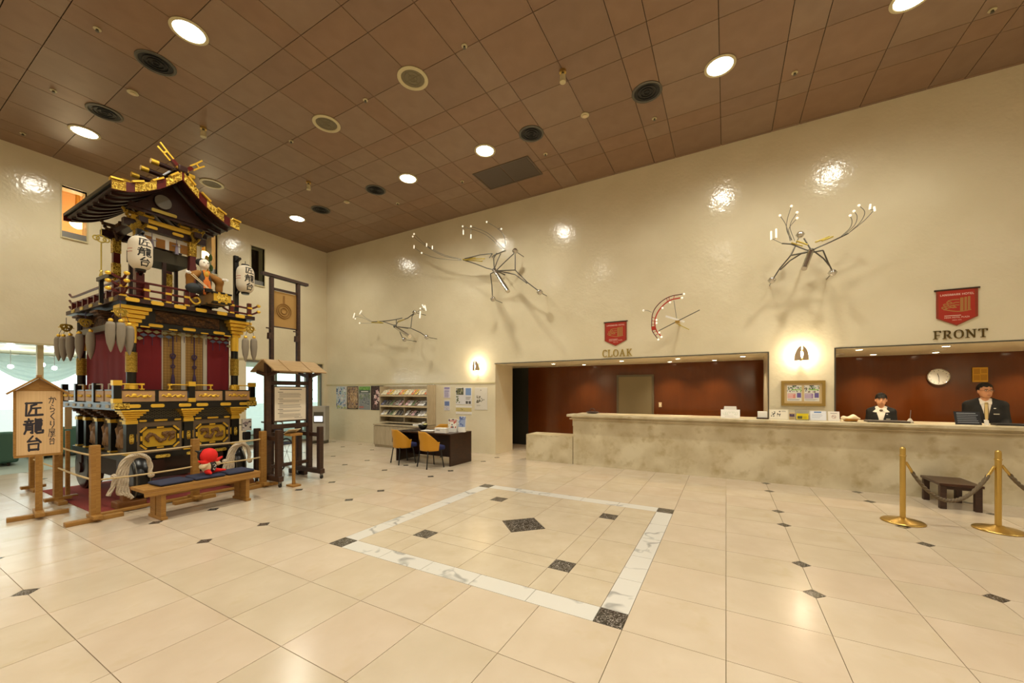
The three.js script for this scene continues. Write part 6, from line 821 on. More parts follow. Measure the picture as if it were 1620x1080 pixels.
// ---- illuminated metal cabinet by the corner, lounge furniture
{
  const t = thing('display_cabinet', 'grey steel cabinet with a small bright screen in the wall corner', 'cabinet', [-11.0, 0, -7.6], 0.5);
  obj('body', rbx(0.42, 1.06, 0.26, 0, 0.62, 0, 0.015), std({ color: 0xb4b0a8, roughness: 0.35, metalness: 0.5 }), t); obj('screen_frame', rbx(0.3, 0.34, 0.015, 0, 0.8, 0.132, 0.005), M.steelDark, t); obj('screen', bx(0.25, 0.16, 0.006, 0, 0.76, 0.142), std({ color: 0xffffff, emissive: 0xeaf4ff, emissiveIntensity: 4 }), t); for (const x of [-0.16, 0.16]) obj('foot', [rbx(0.05, 0.09, 0.34, x, 0.045, 0.02, 0.015)], M.steelDark, t);
  const sofa = (x, z, turn, label) => { const s = thing('sofa', label, 'sofa', [x, 0, z], turn); obj('seat_base', rbx(0.75, 0.3, 1.5, 0.0, 0.23, 0, 0.04), M.sofa, s); obj('backrest', rbx(0.2, 0.66, 1.5, 0.36, 0.4, 0, 0.06), M.sofa, s); for (const k of [-1, 1]) obj('armrest', rbx(0.8, 0.52, 0.16, 0.02, 0.32, k * 0.72, 0.05), M.sofa, s); for (const k of [-0.36, 0.36]) obj('seat_cushion', rbx(0.58, 0.14, 0.68, -0.06, 0.43, k, 0.05), M.sofa, s); for (const a of [-0.3, 0.38]) for (const b of [-0.66, 0.66]) obj('leg', cyl(0.025, 0.02, 0.09, a, 0.045, b, 10), M.dark, s); };
  sofa(-13.85, -1.35, 0, 'green upholstered sofa with its back to the lobby, holding a blue bundle'); sofa(-14.6, -3.2, 0, 'green upholstered sofa behind the float in the bright lounge'); sofa(-15.6, -0.9, Math.PI, 'green upholstered sofa facing the lobby by the lounge windows');
  tag(obj('travel_bag', solid((x, y, z) => Math.max(elli(x, y, z, [0, 0.12, 0], [0.2, 0.22, 0.26]), -y), [0, 0.12, 0], 0.3, 36), std({ color: 0x2c3354, roughness: 0.8 })), 'rounded dark blue bundle resting on the green sofa', 'bag').position.set(-13.95, 0.5, -1.7);
  const lt = thing('coffee_table', 'low pale coffee table between the lounge sofas', 'table', [-15.75, 0, -2.6]); obj('table_top', rbx(0.6, 0.04, 1.0, 0, 0.42, 0, 0.01), M.pale, lt); for (const a of [-0.26, 0.26]) for (const b of [-0.44, 0.44]) obj('leg', rbx(0.05, 0.4, 0.05, a, 0.2, b, 0.006), M.pale, lt);
  // swagged sheer curtains
  for (let n = 0; n < 6; n++) {
    const z0 = -5.44 + n * 1.62, P = [], I = [], U = [], A = 24, B = 20; for (let j = 0; j <= B; j++) for (let i = 0; i <= A; i++) { const u = i / A, v = j / B, drop = 0.35 + 0.42 * (1 - (2 * u - 1) ** 2); P.push(-16.62 + 0.05 * Math.sin(v * 34) * Math.sin(u * Math.PI) + 0.03 * Math.sin(u * 30), 2.6 - drop * v, z0 + u * 1.58); U.push(u, v); }
    for (let j = 0; j < B; j++) for (let i = 0; i < A; i++) { const k = j * (A + 1) + i; I.push(k, k + 1, k + A + 1, k + 1, k + A + 2, k + A + 1); }
    const g = new THREE.BufferGeometry(); g.setAttribute('position', new THREE.Float32BufferAttribute(P, 3)); g.setAttribute('uv', new THREE.Float32BufferAttribute(U, 2)); g.setIndex(I); g.computeVertexNormals(); const tt = thing('swag_curtain', 'pale grey-green swag of sheer curtain above a lounge window', 'curtain', [0, 0, 0], 0, 'lounge window swags'); obj('swag', flat(g), M.sheer, tt); obj('curtain_rail', cyl(0.015, 0.015, 1.6, -16.62, 2.58, z0 + 0.8, 8, 'z'), M.white, tt);
  }
  const gl = std({ color: 0xffffff, emissive: 0xf6fff8, emissiveIntensity: 30 });
  for (const [x, z] of [[-15.2, -3.9], [-15.2, -3.0], [-15.2, -2.3], [-15.2, -1.6], [-13.6, -2.5], [-13.6, -0.6], [-13.6, 1.4]]) { const t2 = thing('pendant_lamp', 'small white pendant globe lamp in the lounge', 'lamp', [x, 2.2, z], 0, 'lounge pendant globes'); obj('lamp_globe', sph(0.05, 0, 0, 0, 14, 10), gl, t2); obj('lamp_stem', rod([0, 0.04, 0], [0, 0.42, 0], 0.006, 6), M.steel, t2); point(t2, 'pendant_lamp_light', [0, 0, 0], new THREE.Color().setRGB(0.92, 1, 0.96), 2.4, 0.045); }
}
// ================================================================ BROCHURE WALL AND DESK
{
  // posters
  const poster = (x0, x1, y0, y1, label, draw, frame) => { const w = x1 - x0, h = y1 - y0, t = thing('wall_poster', label, 'poster', [(x0 + x1) / 2, y0, ZB]); obj('sheet', bx(w, h, 0.004, 0, h / 2, 0.004), M.white, t); obj('print', planeUV01(w * 0.99, h * 0.99).translate(0, h / 2, 0.0068), std({ map: canvasTex(200, Math.round(200 * h / w), draw), roughness: 0.35 }), t); if (frame) obj('frame', [bx(w, 0.018, 0.014, 0, 0.009, 0.008), bx(w, 0.018, 0.014, 0, h - 0.009, 0.008), bx(0.018, h, 0.014, -w / 2 + 0.009, h / 2, 0.008), bx(0.018, h, 0.014, w / 2 - 0.009, h / 2, 0.008)], M.blackMetal, t); };
  const fill = (g, w, h, c) => { g.fillStyle = c; g.fillRect(0, 0, w, h); };
  poster(-11.26, -10.76, 1.04, 1.77, 'frameless blue and white mosaic poster nearest the glass door', (g, w, h) => { fill(g, w, h, '#c8ccd0'); blobs(g, 0, 0, w, h * 0.85, 90, ['#6a90b8', '#9ab8c8', '#e0e4e0', '#5a6a98', '#a8c0b0', '#d8c8c0', '#48608c'], 6, 22); blobs(g, 0, h * 0.85, w, h * 0.15, 14, ['#a8b84a', '#7a8a4a', '#c8c06a'], 6, 14); });
  poster(-10.72, -10.2, 1.04, 1.76, 'black-framed poster of a tan festival crowd', (g, w, h) => { fill(g, w, h, '#a88c6c'); blobs(g, 0, 0, w, h, 110, ['#6a5444', '#c8a884', '#8a6a54', '#d8c0a0', '#4a3a34', '#b08868', '#7a5a6a'], 5, 20); blobs(g, w * 0.3, h * 0.3, w * 0.4, h * 0.5, 20, ['#d0b48c', '#b89468'], 8, 18); }, true);
  poster(-10.17, -9.64, 1.03, 1.76, 'poster of green hills above a grey street', (g, w, h) => { fill(g, w, h, '#8c9090'); g.fillStyle = '#6a9a4a'; g.fillRect(0, 0, w, h * 0.16); blobs(g, 0, h * 0.05, w, h * 0.1, 24, ['#86b45c', '#5c8a40'], 6, 16); g.fillStyle = '#565c58'; g.fillRect(0, h * 0.16, w, h * 0.12); lines(g, w * 0.2, h * 0.2, w * 0.6, 1, 1, 12, '#d8d8d0', 0); blobs(g, 0, h * 0.3, w, h * 0.25, 40, ['#7a8a68', '#a8a898', '#6c7470'], 5, 16); blobs(g, w * 0.1, h * 0.5, w * 0.8, h * 0.35, 26, ['#4a4e58', '#6a6e74', '#bcbcb4', '#38405c'], 3, 10); g.fillStyle = '#b87068'; g.fillRect(w * 0.02, h * 0.86, w * 0.4, h * 0.08); });
  poster(-9.61, -9.08, 1.03, 1.77, 'dark-framed poster of pink blossoms on brown', (g, w, h) => { fill(g, w, h, '#4a3430'); blobs(g, 0, 0, w, h, 50, ['#5a4038', '#6a4c48', '#3a2826', '#7a5a60'], 6, 18); for (const [x, y] of [[.5, .25], [.35, .45], [.6, .55], [.4, .7], [.7, .35]]) for (let k = 0; k < 5; k++) { g.fillStyle = pick(['#e8c8c4', '#f0dcd4', '#d8a8a8']); g.beginPath(); g.ellipse(w * x + 16 * Math.cos(k * 1.26), h * y + 16 * Math.sin(k * 1.26), 13, 9, k * 1.26, 0, 7); g.fill(); } }, true);
  // notices by the sconce
  poster(-6.76, -6.54, 1.42, 1.72, 'white notice with purple text rows beside the brochure rack', (g, w, h) => { fill(g, w, h, '#d8d0dc'); g.fillStyle = '#7a70a8'; g.fillRect(w * 0.1, 12, w * 0.8, 34); for (let i = 0; i < 8; i++) lines(g, w * 0.12, h * 0.25 + i * h * 0.09, w * 0.76, 1, 1, 12, '#7c74a4', 0.2); });
  poster(-6.75, -6.55, 1.08, 1.36, 'small notice with a blue photo under the purple text notice', (g, w, h) => { fill(g, w, h, '#d4d0d4'); g.fillStyle = '#6a7cae'; g.fillRect(w * 0.1, h * 0.12, w * 0.8, h * 0.42); blobs(g, w * 0.1, h * 0.6, w * 0.8, h * 0.2, 10, ['#8a6a84', '#b08a90', '#7a80a0'], 5, 12); lines(g, w * 0.3, h * 0.86, w * 0.4, 1, 1, 10, '#8a80a0', 0); });
  poster(-6.35, -5.83, 1.25, 1.7, 'large notice with landscape photos under the sconce', (g, w, h) => { fill(g, w, h, '#dcd8d8'); g.fillStyle = '#5c5a3e'; g.fillRect(w * 0.03, h * 0.03, w * 0.46, h * 0.4); blobs(g, w * 0.04, h * 0.05, w * 0.42, h * 0.34, 24, ['#3c3c2a', '#7c7a58', '#a09878', '#4e5a34'], 4, 14); blobs(g, w * 0.04, h * 0.5, w * 0.18, h * 0.4, 14, ['#6a7a48', '#8a8a78', '#48502c'], 4, 11); g.fillStyle = '#7a94c0'; g.fillRect(w * 0.62, h * 0.03, w * 0.34, h * 0.42); lines(g, w * 0.63, h * 0.55, w * 0.32, 3, 11, 5, '#8a8478'); for (const x of [0.63, 0.81]) { g.fillStyle = '#54504a'; g.fillRect(w * x, h * 0.8, w * 0.14, h * 0.16); } });
  poster(-6.35, -5.83, 0.99, 1.225, 'wide cream notice with a yellow map band below the landscape notice', (g, w, h) => { fill(g, w, h, '#e6e0d8'); g.fillStyle = '#ccb878'; g.fillRect(0, h * 0.24, w, h * 0.46); blobs(g, w * 0.25, h * 0.35, w * 0.2, h * 0.15, 5, ['#6a5a34', '#8a7444'], 2, 6); lines(g, w * 0.1, h * 0.55, w * 0.8, 2, 10, 3, '#a8985c', 0.4); });
  poster(-5.74, -5.35, 1.12, 1.7, 'white notice with a dark leafy picture beside the cloak opening', (g, w, h) => { fill(g, w, h, '#ddd6c8'); blobs(g, w * 0.15, h * 0.38, w * 0.3, h * 0.3, 26, ['#3e3a2c', '#5c5644', '#7c745c'], 4, 13); blobs(g, w * 0.5, h * 0.48, w * 0.28, h * 0.16, 10, ['#4e4a38', '#6c6650'], 3, 9); g.fillStyle = '#5c5a52'; g.beginPath(); g.arc(w * 0.5, h * 0.12, 7, 0, 7); g.fill(); lines(g, w * 0.16, h * 0.78, w * 0.3, 2, 11, 4, '#a8a090'); });
}
// ---- rack and cabinet
{
  const t = thing('brochure_rack', 'ash wood wall rack with three sloping brochure shelves', 'rack', [-7.95, 0, ZB + 0.01]), y0 = 0.7, y1 = 1.75, w = 1.8, d = 0.34;
  obj('side_panel', bx(0.025, y1 - y0, d, -w / 2, (y0 + y1) / 2, d / 2), M.ash, t); obj('side_panel', bx(0.025, y1 - y0 + 0.05, d, w / 2, (y0 + y1) / 2, d / 2), M.ash, t); obj('back_panel', bx(w, y1 - y0, 0.01, 0, (y0 + y1) / 2, 0.005), M.ash, t); obj('divider', bx(0.025, 0.76, d - 0.06, 0, 1.08, d / 2 - 0.03), M.ash, t); obj('bottom_shelf', bx(w, 0.03, d, 0, y0 + 0.015, d / 2), M.ash, t);
  const SH = [[1.5, 0.10], [1.2, 0.1], [0.92, 0.1]];
  for (const [y] of SH) { const s = obj('shelf', bx(w - 0.03, 0.016, 0.34, 0, 0, 0, 0.62, 0, 0).translate(0, y + 0.06, d - 0.16), M.ash, t); obj('shelf_lip', bx(w - 0.02, 0.035, 0.018, 0, y - 0.025, d - 0.01), M.cream, s); }
  const c = thing('low_cabinet', 'ash wood low cabinet with plain doors under the brochure rack', 'cabinet', [-7.98, 0, ZB + 0.02]); const cw = 1.9, cd = 0.5;
  obj('carcass', [bx(cw, 0.55, cd - 0.03, 0, 0.345, (cd - 0.03) / 2)], M.ash, c); obj('plinth', bx(cw - 0.02, 0.07, cd - 0.05, 0, 0.035, (cd - 0.05) / 2), M.ash, c); obj('cabinet_top', bx(cw + 0.02, 0.03, cd + 0.01, 0, 0.645, cd / 2), M.ash, c); for (let n = 0; n < 4; n++) obj('door', bx(cw / 4 - 0.006, 0.535, 0.018, -cw / 2 + cw / 8 + n * cw / 4, 0.345, cd - 0.018), M.ash, c);
  // brochures: one thing each
  const kinds = [['cream', '#e0d4b0', '#b8a878'], ['orange', '#d87a3c', '#f0b060'], ['yellow', '#dcb84a', '#b87a2c'], ['purple', '#7a5a94', '#c8b0c8'], ['white', '#e8e4e0', '#a8a4a4'], ['navy', '#4a5078', '#9aa0b8'], ['brown', '#6c5448', '#a88c78'], ['grey', '#9c9894', '#d4d0cc'], ['pink', '#c8989c', '#e8d0cc'], ['black', '#3a3634', '#8c8480'], ['green', '#6a7a54', '#b8c09c']];
  const mats = kinds.map(([, a, b]) => std({ map: canvasTex(48, 72, (g, W, H) => { g.fillStyle = a; g.fillRect(0, 0, W, H); blobs(g, 0, H * 0.25, W, H * 0.5, 9, [b, '#f0ece4', a, '#5a544c'], 3, 10); lines(g, 5, 5, W - 10, 2, 7, 4, b, 0.2); }), roughness: 0.5 }));
  const geo = bx(0.1, 0.21, 0.006), G2 = planeUV01(0.098, 0.206).translate(0, 0, 0.0036);
  const rows = [[0, 1, 2, 2, 3, 1, 4, 0, 4, 1], [5, 9, 6, 8, 8, 10, 4, 9, 10, 7, 4, 4, 6, 4], [4, 9, 0, 9, 4, 8, 4, 0, 10, 9, 7, 6, 9, 4]], names3 = ['top', 'middle', 'bottom'];
  rows.forEach((row, r) => { const n = row.length, nn = r === 0 ? 15 : 15; for (let i = 0; i < nn; i++) { const k = row[(i * 7 + (i >> 1)) % n], x = -0.83 + i * (1.66 / (nn - 1)); if (Math.abs(x) < 0.03 && r) continue; const t2 = thing('brochure', `${kinds[k][0]} brochure leaning on the ${names3[r]} shelf of the ash rack`, 'brochure', [-7.95 + x, SH[r][0] + 0.075 + (i % 3) * 0.004, ZB + d - 0.075], 0, `${kinds[k][0]} brochures on the ${names3[r]} rack shelf`); t2.rotation.set(-0.85, rr(-0.05, 0.05), rr(-0.05, 0.05)); obj('pages', geo, M.white, t2); obj('cover', G2, mats[k], t2); } });
  for (const [x, l] of [[-7.4, 'stack of white paper slips on the low cabinet near the rack end'], [-7.25, 'thin stack of white cards at the end of the low cabinet']]) { const s = thing('paper_stack', l, 'paper', [x, 0.66, ZB + 0.42]); for (let k = 0; k < 4; k++) obj('paper_sheet', bx(0.13, 0.012, 0.08, 0, 0.006 + k * 0.0125, 0, 0, rr(-0.05, 0.05), 0), M.white, s); }
}
// ---- desk, chairs and what lies on the desk
{
  const t = thing('office_desk', 'dark brown wooden desk with solid end panels', 'desk', [-5.89, 0, -6.9]), w = 1.58, dp = 0.78, h = 0.69;
  obj('desk_top', rbx(w, 0.03, dp, 0, h - 0.015, 0, 0.004), M.deskWood, t); for (const s of [-1, 1]) obj('end_panel', bx(0.03, h - 0.03, dp - 0.01, s * (w / 2 - 0.016), (h - 0.03) / 2 + 0.0, 0), M.deskWood, t); obj('modesty_panel', bx(w - 0.06, h - 0.12, 0.02, 0, (h + 0.06) / 2, -0.15), M.deskWood, t);
  const chair = (x, z, turn, label) => {
    const c = thing('tub_chair', label, 'chair', [x, 0, z], turn);
    // shell: curved backrest that drops into low arms; open towards -z
    const A = 32, B = 10, P = [], I = [], U = []; const rim = (a) => { const q = Math.abs(a) / 1.9; return 0.76 - 0.22 * Math.pow(cl01((q - 0.3) / 0.6), 1.3) ; };
    for (const r of [0, 1]) for (let j = 0; j <= B; j++) for (let i = 0; i <= A; i++) { const a = -1.9 + 3.8 * i / A, v = j / B, R = 0.245 + 0.02 * v + (r ? -0.022 : 0), y = 0.36 + (rim(a) - 0.36) * v; P.push(R * Math.sin(a) * 0.98, y, R * Math.cos(a) * (0.86 + 0.1 * v)); U.push(i / A, v); }
    const S0 = (A + 1) * (B + 1); for (let r = 0; r < 2; r++) for (let j = 0; j < B; j++) for (let i = 0; i < A; i++) { const k = r * S0 + j * (A + 1) + i; if (r === 0) I.push(k, k + 1, k + A + 1, k + 1, k + A + 2, k + A + 1); else I.push(k, k + A + 1, k + 1, k + 1, k + A + 1, k + A + 2); }
    for (let i = 0; i < A; i++) { const k = B * (A + 1) + i; I.push(k, k + 1, k + S0, k + 1, k + S0 + 1, k + S0); const b = i; I.push(b, b + S0, b + 1, b + 1, b + S0, b + S0 + 1); } for (let j = 0; j < B; j++) for (const i of [0, A]) { const k = j * (A + 1) + i; I.push(k, k + A + 1, k + S0, k + A + 1, k + S0 + A + 1, k + S0); }
    const g = new THREE.BufferGeometry(); g.setAttribute('position', new THREE.Float32BufferAttribute(P, 3)); g.setAttribute('uv', new THREE.Float32BufferAttribute(U, 2)); g.setIndex(I); g.computeVertexNormals(); obj('shell', flat(g), M.yellowLeather, c);
    obj('seat', [rbx(0.38, 0.1, 0.34, 0, 0.41, -0.09, 0.04)], M.blueSeat, c); for (const a of [-1, 1]) for (const b of [-1, 1]) obj('leg', rod([a * 0.17, 0.37, b * 0.15 + 0.0], [a * 0.21, 0, b * 0.2], 0.011, 8, 0.014), M.blackMetal, c); obj('seat_frame', [rod([-0.17, 0.355, -0.15], [0.17, 0.355, -0.15], 0.01), rod([-0.17, 0.355, 0.15], [0.17, 0.355, 0.15], 0.01), rod([-0.17, 0.355, -0.15], [-0.17, 0.355, 0.15], 0.01), rod([0.17, 0.355, -0.15], [0.17, 0.355, 0.15], 0.01)], M.blackMetal, c); obj('back_slot', bx(0.012, 0.16, 0.006, -0.04, 0.56, 0.233, -0.1, 0, 0.12), M.blackMetal, c);
  };
  chair(-6.3, -6.36, -0.36, 'mustard tub chair at the desk end near the brochure cabinet'); chair(-5.46, -6.3, -0.36, 'mustard tub chair at the middle of the desk beside its end panel'); chair(-6.3, -7.6, Math.PI, 'mustard tub chair behind the desk against the wall');
  const b = thing('flower_bowl', 'dark bowl with white and yellow flowers on the desk', 'flowers', [-6.3, 0.69, -7.0]); obj('bowl', lathe([[0.001, 0.005], [0.06, 0.005], [0.1, 0.06], [0.11, 0.1], [0.1, 0.1], [0.08, 0.05], [0.001, 0.03]], 20), M.blackMetal, b); for (const [x, y, z, c] of [[0.02, 0.15, 0.03, 0], [-0.05, 0.14, 0.05, 0], [0.08, 0.14, 0.0, 1], [0.1, 0.13, 0.05, 1], [0, 0.17, -0.03, 0]]) { const f = []; for (let k = 0; k < 6; k++) f.push(ell(0.022, 0.008, 0.014, x + 0.022 * Math.cos(k * 1.05), y, z + 0.022 * Math.sin(k * 1.05), 8, 6)); obj('flower', f, c ? std({ color: 0xd8d08a, roughness: 0.7 }) : M.white, b); } for (let k = 0; k < 6; k++) obj('leaf', ell(0.05, 0.006, 0.016, 0.09 * Math.cos(k * 1.05), 0.11, 0.09 * Math.sin(k * 1.05), 8, 5), M.leaf, b);
  for (const [x, z, l] of [[-6.0, -6.85, 'open white document lying on the desk beside the flowers'], [-6.45, -6.75, 'dark folder lying on the desk end by the flowers']]) { const p = thing(l[0] === 'o' ? 'document' : 'folder', l, 'paper', [x, 0.69, z], 0.2); obj('cover', rbx(0.3, 0.008, 0.21, 0, 0.004, 0, 0.002), l[0] === 'o' ? M.white : M.blackMetal, p); obj('page', bx(0.28, 0.004, 0.19, 0, 0.0102, 0), l[0] === 'o' ? M.white : M.steelDark, p); }
  const lb = (x, z, w2, h2, turn, label, cols) => { const p = thing('leaflet_holder', label, 'leaflet', [x, 0.69, z], turn); obj('holder', [bx(w2, 0.02, 0.09, 0, 0.01, 0), bx(w2, h2 * 0.35, 0.006, 0, h2 * 0.17, 0.045), bx(w2, h2 * 0.9, 0.006, 0, h2 * 0.45, -0.04, -0.2, 0, 0)], M.white, p); const g = bx(w2 * 0.92, h2, 0.02, 0, h2 / 2 + 0.02, -0.005, -0.2, 0, 0); obj('leaflet', g, M.white, p); obj('print', planeUV01(w2 * 0.9, h2 * 0.97).rotateX(-0.2).translate(0, h2 / 2 + 0.022, 0.0065), std({ map: canvasTex(96, 128, (c, W, H) => { c.fillStyle = cols[0]; c.fillRect(0, 0, W, H); blobs(c, 0, 0, W, H, 22, cols, 6, 18); lines(c, 10, 10, W - 20, 2, 12, 7, cols[1], 0.2); }), roughness: 0.5 }), p); };
  lb(-5.35, -6.9, 0.22, 0.27, 0.2, 'white leaflet holder with a red and cream cover on the desk', ['#ddd6c8', '#a84838', '#c8b488', '#5c5a60']); lb(-5.15, -7.0, 0.16, 0.33, 0.35, 'tall leaflet holder with a blue and white cover at the desk corner', ['#8a98b8', '#4a5c90', '#d8dce4', '#6a7ca8']); lb(-5.42, -7.12, 0.2, 0.24, 0.1, 'leaflet holder with a pale blue cover at the back of the desk', ['#b8c0c8', '#7c8a98', '#e4e0d8', '#8c8878']);
  const q = thing('card_box', 'low white leaflet box with small print on the desk', 'box', [-5.42, 0.69, -6.62], 0.15); obj('box', rbx(0.28, 0.11, 0.14, 0, 0.055, 0, 0.008), M.white, q); obj('box_label', planeUV01(0.1, 0.03).translate(-0.05, 0.065, 0.0712), std({ map: canvasTex(64, 20, (c, W, H) => { c.fillStyle = '#e8e4dc'; c.fillRect(0, 0, W, H); lines(c, 4, 4, W - 8, 2, 8, 4, '#5a5650', 0.1); }), roughness: 0.6 }), q);
}
// ================================================================ WALL SCULPTURES
const SC_A = {"hub":[-4.833,4.49,-7.85],"tube":[[-4.833,4.49,-7.85],[-4.31,3.854,-7.6]],"rods":[[[-4.833,4.444,-7.85],[-4.948,4.42,-7.863],[-4.926,4.164,-7.885],[-4.924,3.896,-7.912]],[[-4.78,4.466,-7.85],[-4.539,4.663,-7.884],[-4.333,4.814,-7.911]],[[-4.267,4.403,-7.85],[-4.3,4.794,-7.912]],[[-4.692,4.453,-7.85],[-4.294,4.421,-7.899],[-3.982,4.092,-7.935],[-3.725,3.878,-7.966]],[[-4.692,4.438,-7.85],[-4.294,4.318,-7.901],[-3.998,4.08,-7.934]],[[-4.833,4.52,-7.85],[-4.759,4.711,-7.874],[-4.682,4.868,-7.892]],[[-4.904,4.803,-7.85],[-4.837,4.863,-7.886],[-4.551,4.924,-7.904]],[[-5.047,4.568,-7.85],[-5.411,4.747,-7.897],[-5.797,4.914,-7.927]],[[-4.975,4.8,-7.85],[-4.91,4.907,-7.889]],[[-4.851,4.779,-7.85],[-4.787,4.901,-7.891]],[[-5.702,4.906,-7.85],[-5.263,4.941,-7.899],[-4.928,4.91,-7.889]]],"balls":[[-4.911,3.82,-7.919],[-4.303,4.869,-7.917],[-3.695,3.846,-7.97]],"yel":[[[-5.81,4.929,-7.917],[-5.117,4.815,-7.873]],[[-5.747,4.901,-7.912],[-5.19,4.766,-7.873]],[[-5.687,4.938,-7.91],[-5.407,4.885,-7.891]]],"bulbs":[[-7.257,5.783,-7.72],[-7.301,5.724,-7.718],[-7.039,5.257,-7.772],[-5.667,5.656,-7.723],[-5.437,5.616,-7.745],[-5.008,5.649,-7.789],[-4.632,5.423,-7.836]],"stems":[[[-7.271,5.488,-7.734],[-7.271,5.404,-7.734]],[[-6.876,5.481,-7.784],[-6.876,5.398,-7.784]],[[-6.683,5.38,-7.784],[-6.683,5.297,-7.784]],[[-5.648,5.559,-7.723],[-5.648,5.45,-7.723]],[[-5.437,5.416,-7.745],[-5.437,5.323,-7.745]]],"wires":[[[-5.86,4.942,-7.932],[-6.406,5.14,-7.854],[-6.876,5.432,-7.784],[-7.257,5.783,-7.72]],[[-5.86,4.926,-7.932],[-6.407,5.108,-7.855],[-6.934,5.44,-7.776],[-7.301,5.724,-7.718]],[[-5.86,4.91,-7.932],[-6.597,5.067,-7.832],[-7.039,5.257,-7.772]],[[-7.039,5.257,-7.772],[-7.271,5.437,-7.734]],[[-4.586,4.961,-7.905],[-4.989,5.382,-7.815],[-5.437,5.616,-7.745]],[[-4.654,4.972,-7.903],[-5.062,5.367,-7.816],[-5.667,5.656,-7.723]],[[-4.555,5.017,-7.912],[-4.581,5.275,-7.866],[-4.719,5.441,-7.836],[-5.008,5.649,-7.789]],[[-4.719,5.441,-7.836],[-4.675,5.447,-7.836],[-4.632,5.423,-7.836]],[[-7.271,5.437,-7.734],[-7.271,5.404,-7.734],[-7.271,5.404,-7.734]],[[-6.876,5.432,-7.784],[-6.876,5.398,-7.784],[-6.876,5.398,-7.784]],[[-6.876,5.432,-7.784],[-6.779,5.348,-7.784],[-6.683,5.297,-7.784]],[[-5.667,5.656,-7.723],[-5.658,5.537,-7.723],[-5.648,5.45,-7.723]],[[-5.437,5.616,-7.745],[-5.437,5.454,-7.745],[-5.437,5.323,-7.745]]]};
const SC_B = {"hub":[1.209,3.873,-7.85],"tube":[[1.209,3.873,-7.85],[1.083,3.535,-7.6]],"rods":[[[1.135,3.855,-7.85],[0.947,3.861,-7.899],[0.802,3.682,-7.934],[0.706,3.52,-7.962]],[[1.085,3.853,-7.85],[0.939,3.779,-7.904],[0.802,3.65,-7.936]],[[1.267,3.852,-7.85],[1.369,3.864,-7.879],[1.436,3.665,-7.899],[1.496,3.519,-7.92]],[[1.267,3.842,-7.85],[1.378,3.732,-7.885],[1.454,3.613,-7.906]],[[1.209,3.893,-7.85],[1.123,4.107,-7.884]],[[1.143,3.905,-7.85],[0.955,4.049,-7.899],[0.827,4.091,-7.921]],[[1.267,3.903,-7.85],[1.477,3.994,-7.903],[1.698,4.098,-7.948]],[[0.941,3.847,-7.85],[1.005,3.995,-7.889]]],"balls":[[0.689,3.502,-7.966],[1.497,3.499,-7.922],[1.074,4.183,-7.897]],"yel":[[[1.169,3.984,-7.855],[1.021,4.083,-7.88]],[[1.103,3.978,-7.861],[0.954,4.067,-7.888]],[[1.268,4.009,-7.861],[1.452,4.077,-7.894]],[[1.352,4.018,-7.873],[1.501,4.07,-7.901]]],"bulbs":[[0.939,4.631,-7.768],[0.788,4.521,-7.797],[1.017,4.516,-7.783],[1.021,4.434,-7.813],[1.695,4.332,-7.827],[1.739,4.388,-7.82],[1.799,4.462,-7.82]],"stems":[[[0.672,4.31,-7.88],[0.672,4.171,-7.88]],[[0.743,4.339,-7.88],[0.743,4.189,-7.88]],[[1.928,4.445,-7.806],[1.921,4.37,-7.806]],[[1.972,4.397,-7.806],[1.979,4.328,-7.806]]],"wires":[[[0.956,4.114,-7.903],[0.89,4.27,-7.862],[0.886,4.416,-7.826],[0.939,4.631,-7.768]],[[0.964,4.112,-7.903],[0.916,4.295,-7.856],[1.021,4.434,-7.813]],[[0.939,4.107,-7.905],[0.87,4.371,-7.838],[0.788,4.521,-7.797]],[[0.998,4.093,-7.896],[0.93,4.345,-7.831],[1.017,4.516,-7.783]],[[1.584,4.042,-7.924],[1.703,4.157,-7.866],[1.721,4.243,-7.842],[1.695,4.332,-7.827]],[[1.617,4.058,-7.931],[1.756,4.185,-7.864],[1.779,4.305,-7.831],[1.739,4.388,-7.82]],[[1.682,4.08,-7.944],[1.832,4.229,-7.868],[1.868,4.353,-7.83],[1.799,4.462,-7.82]],[[1.698,4.098,-7.948],[1.863,4.224,-7.871],[1.979,4.357,-7.806]],[[0.827,4.091,-7.921],[0.69,4.178,-7.88]],[[0.69,4.178,-7.88],[0.681,4.164,-7.88],[0.672,4.171,-7.88]],[[0.69,4.178,-7.88],[0.717,4.173,-7.88],[0.743,4.189,-7.88]],[[1.979,4.357,-7.806],[1.95,4.354,-7.806],[1.921,4.37,-7.806]],[[1.979,4.357,-7.806],[1.979,4.333,-7.806],[1.979,4.328,-7.806]]]};
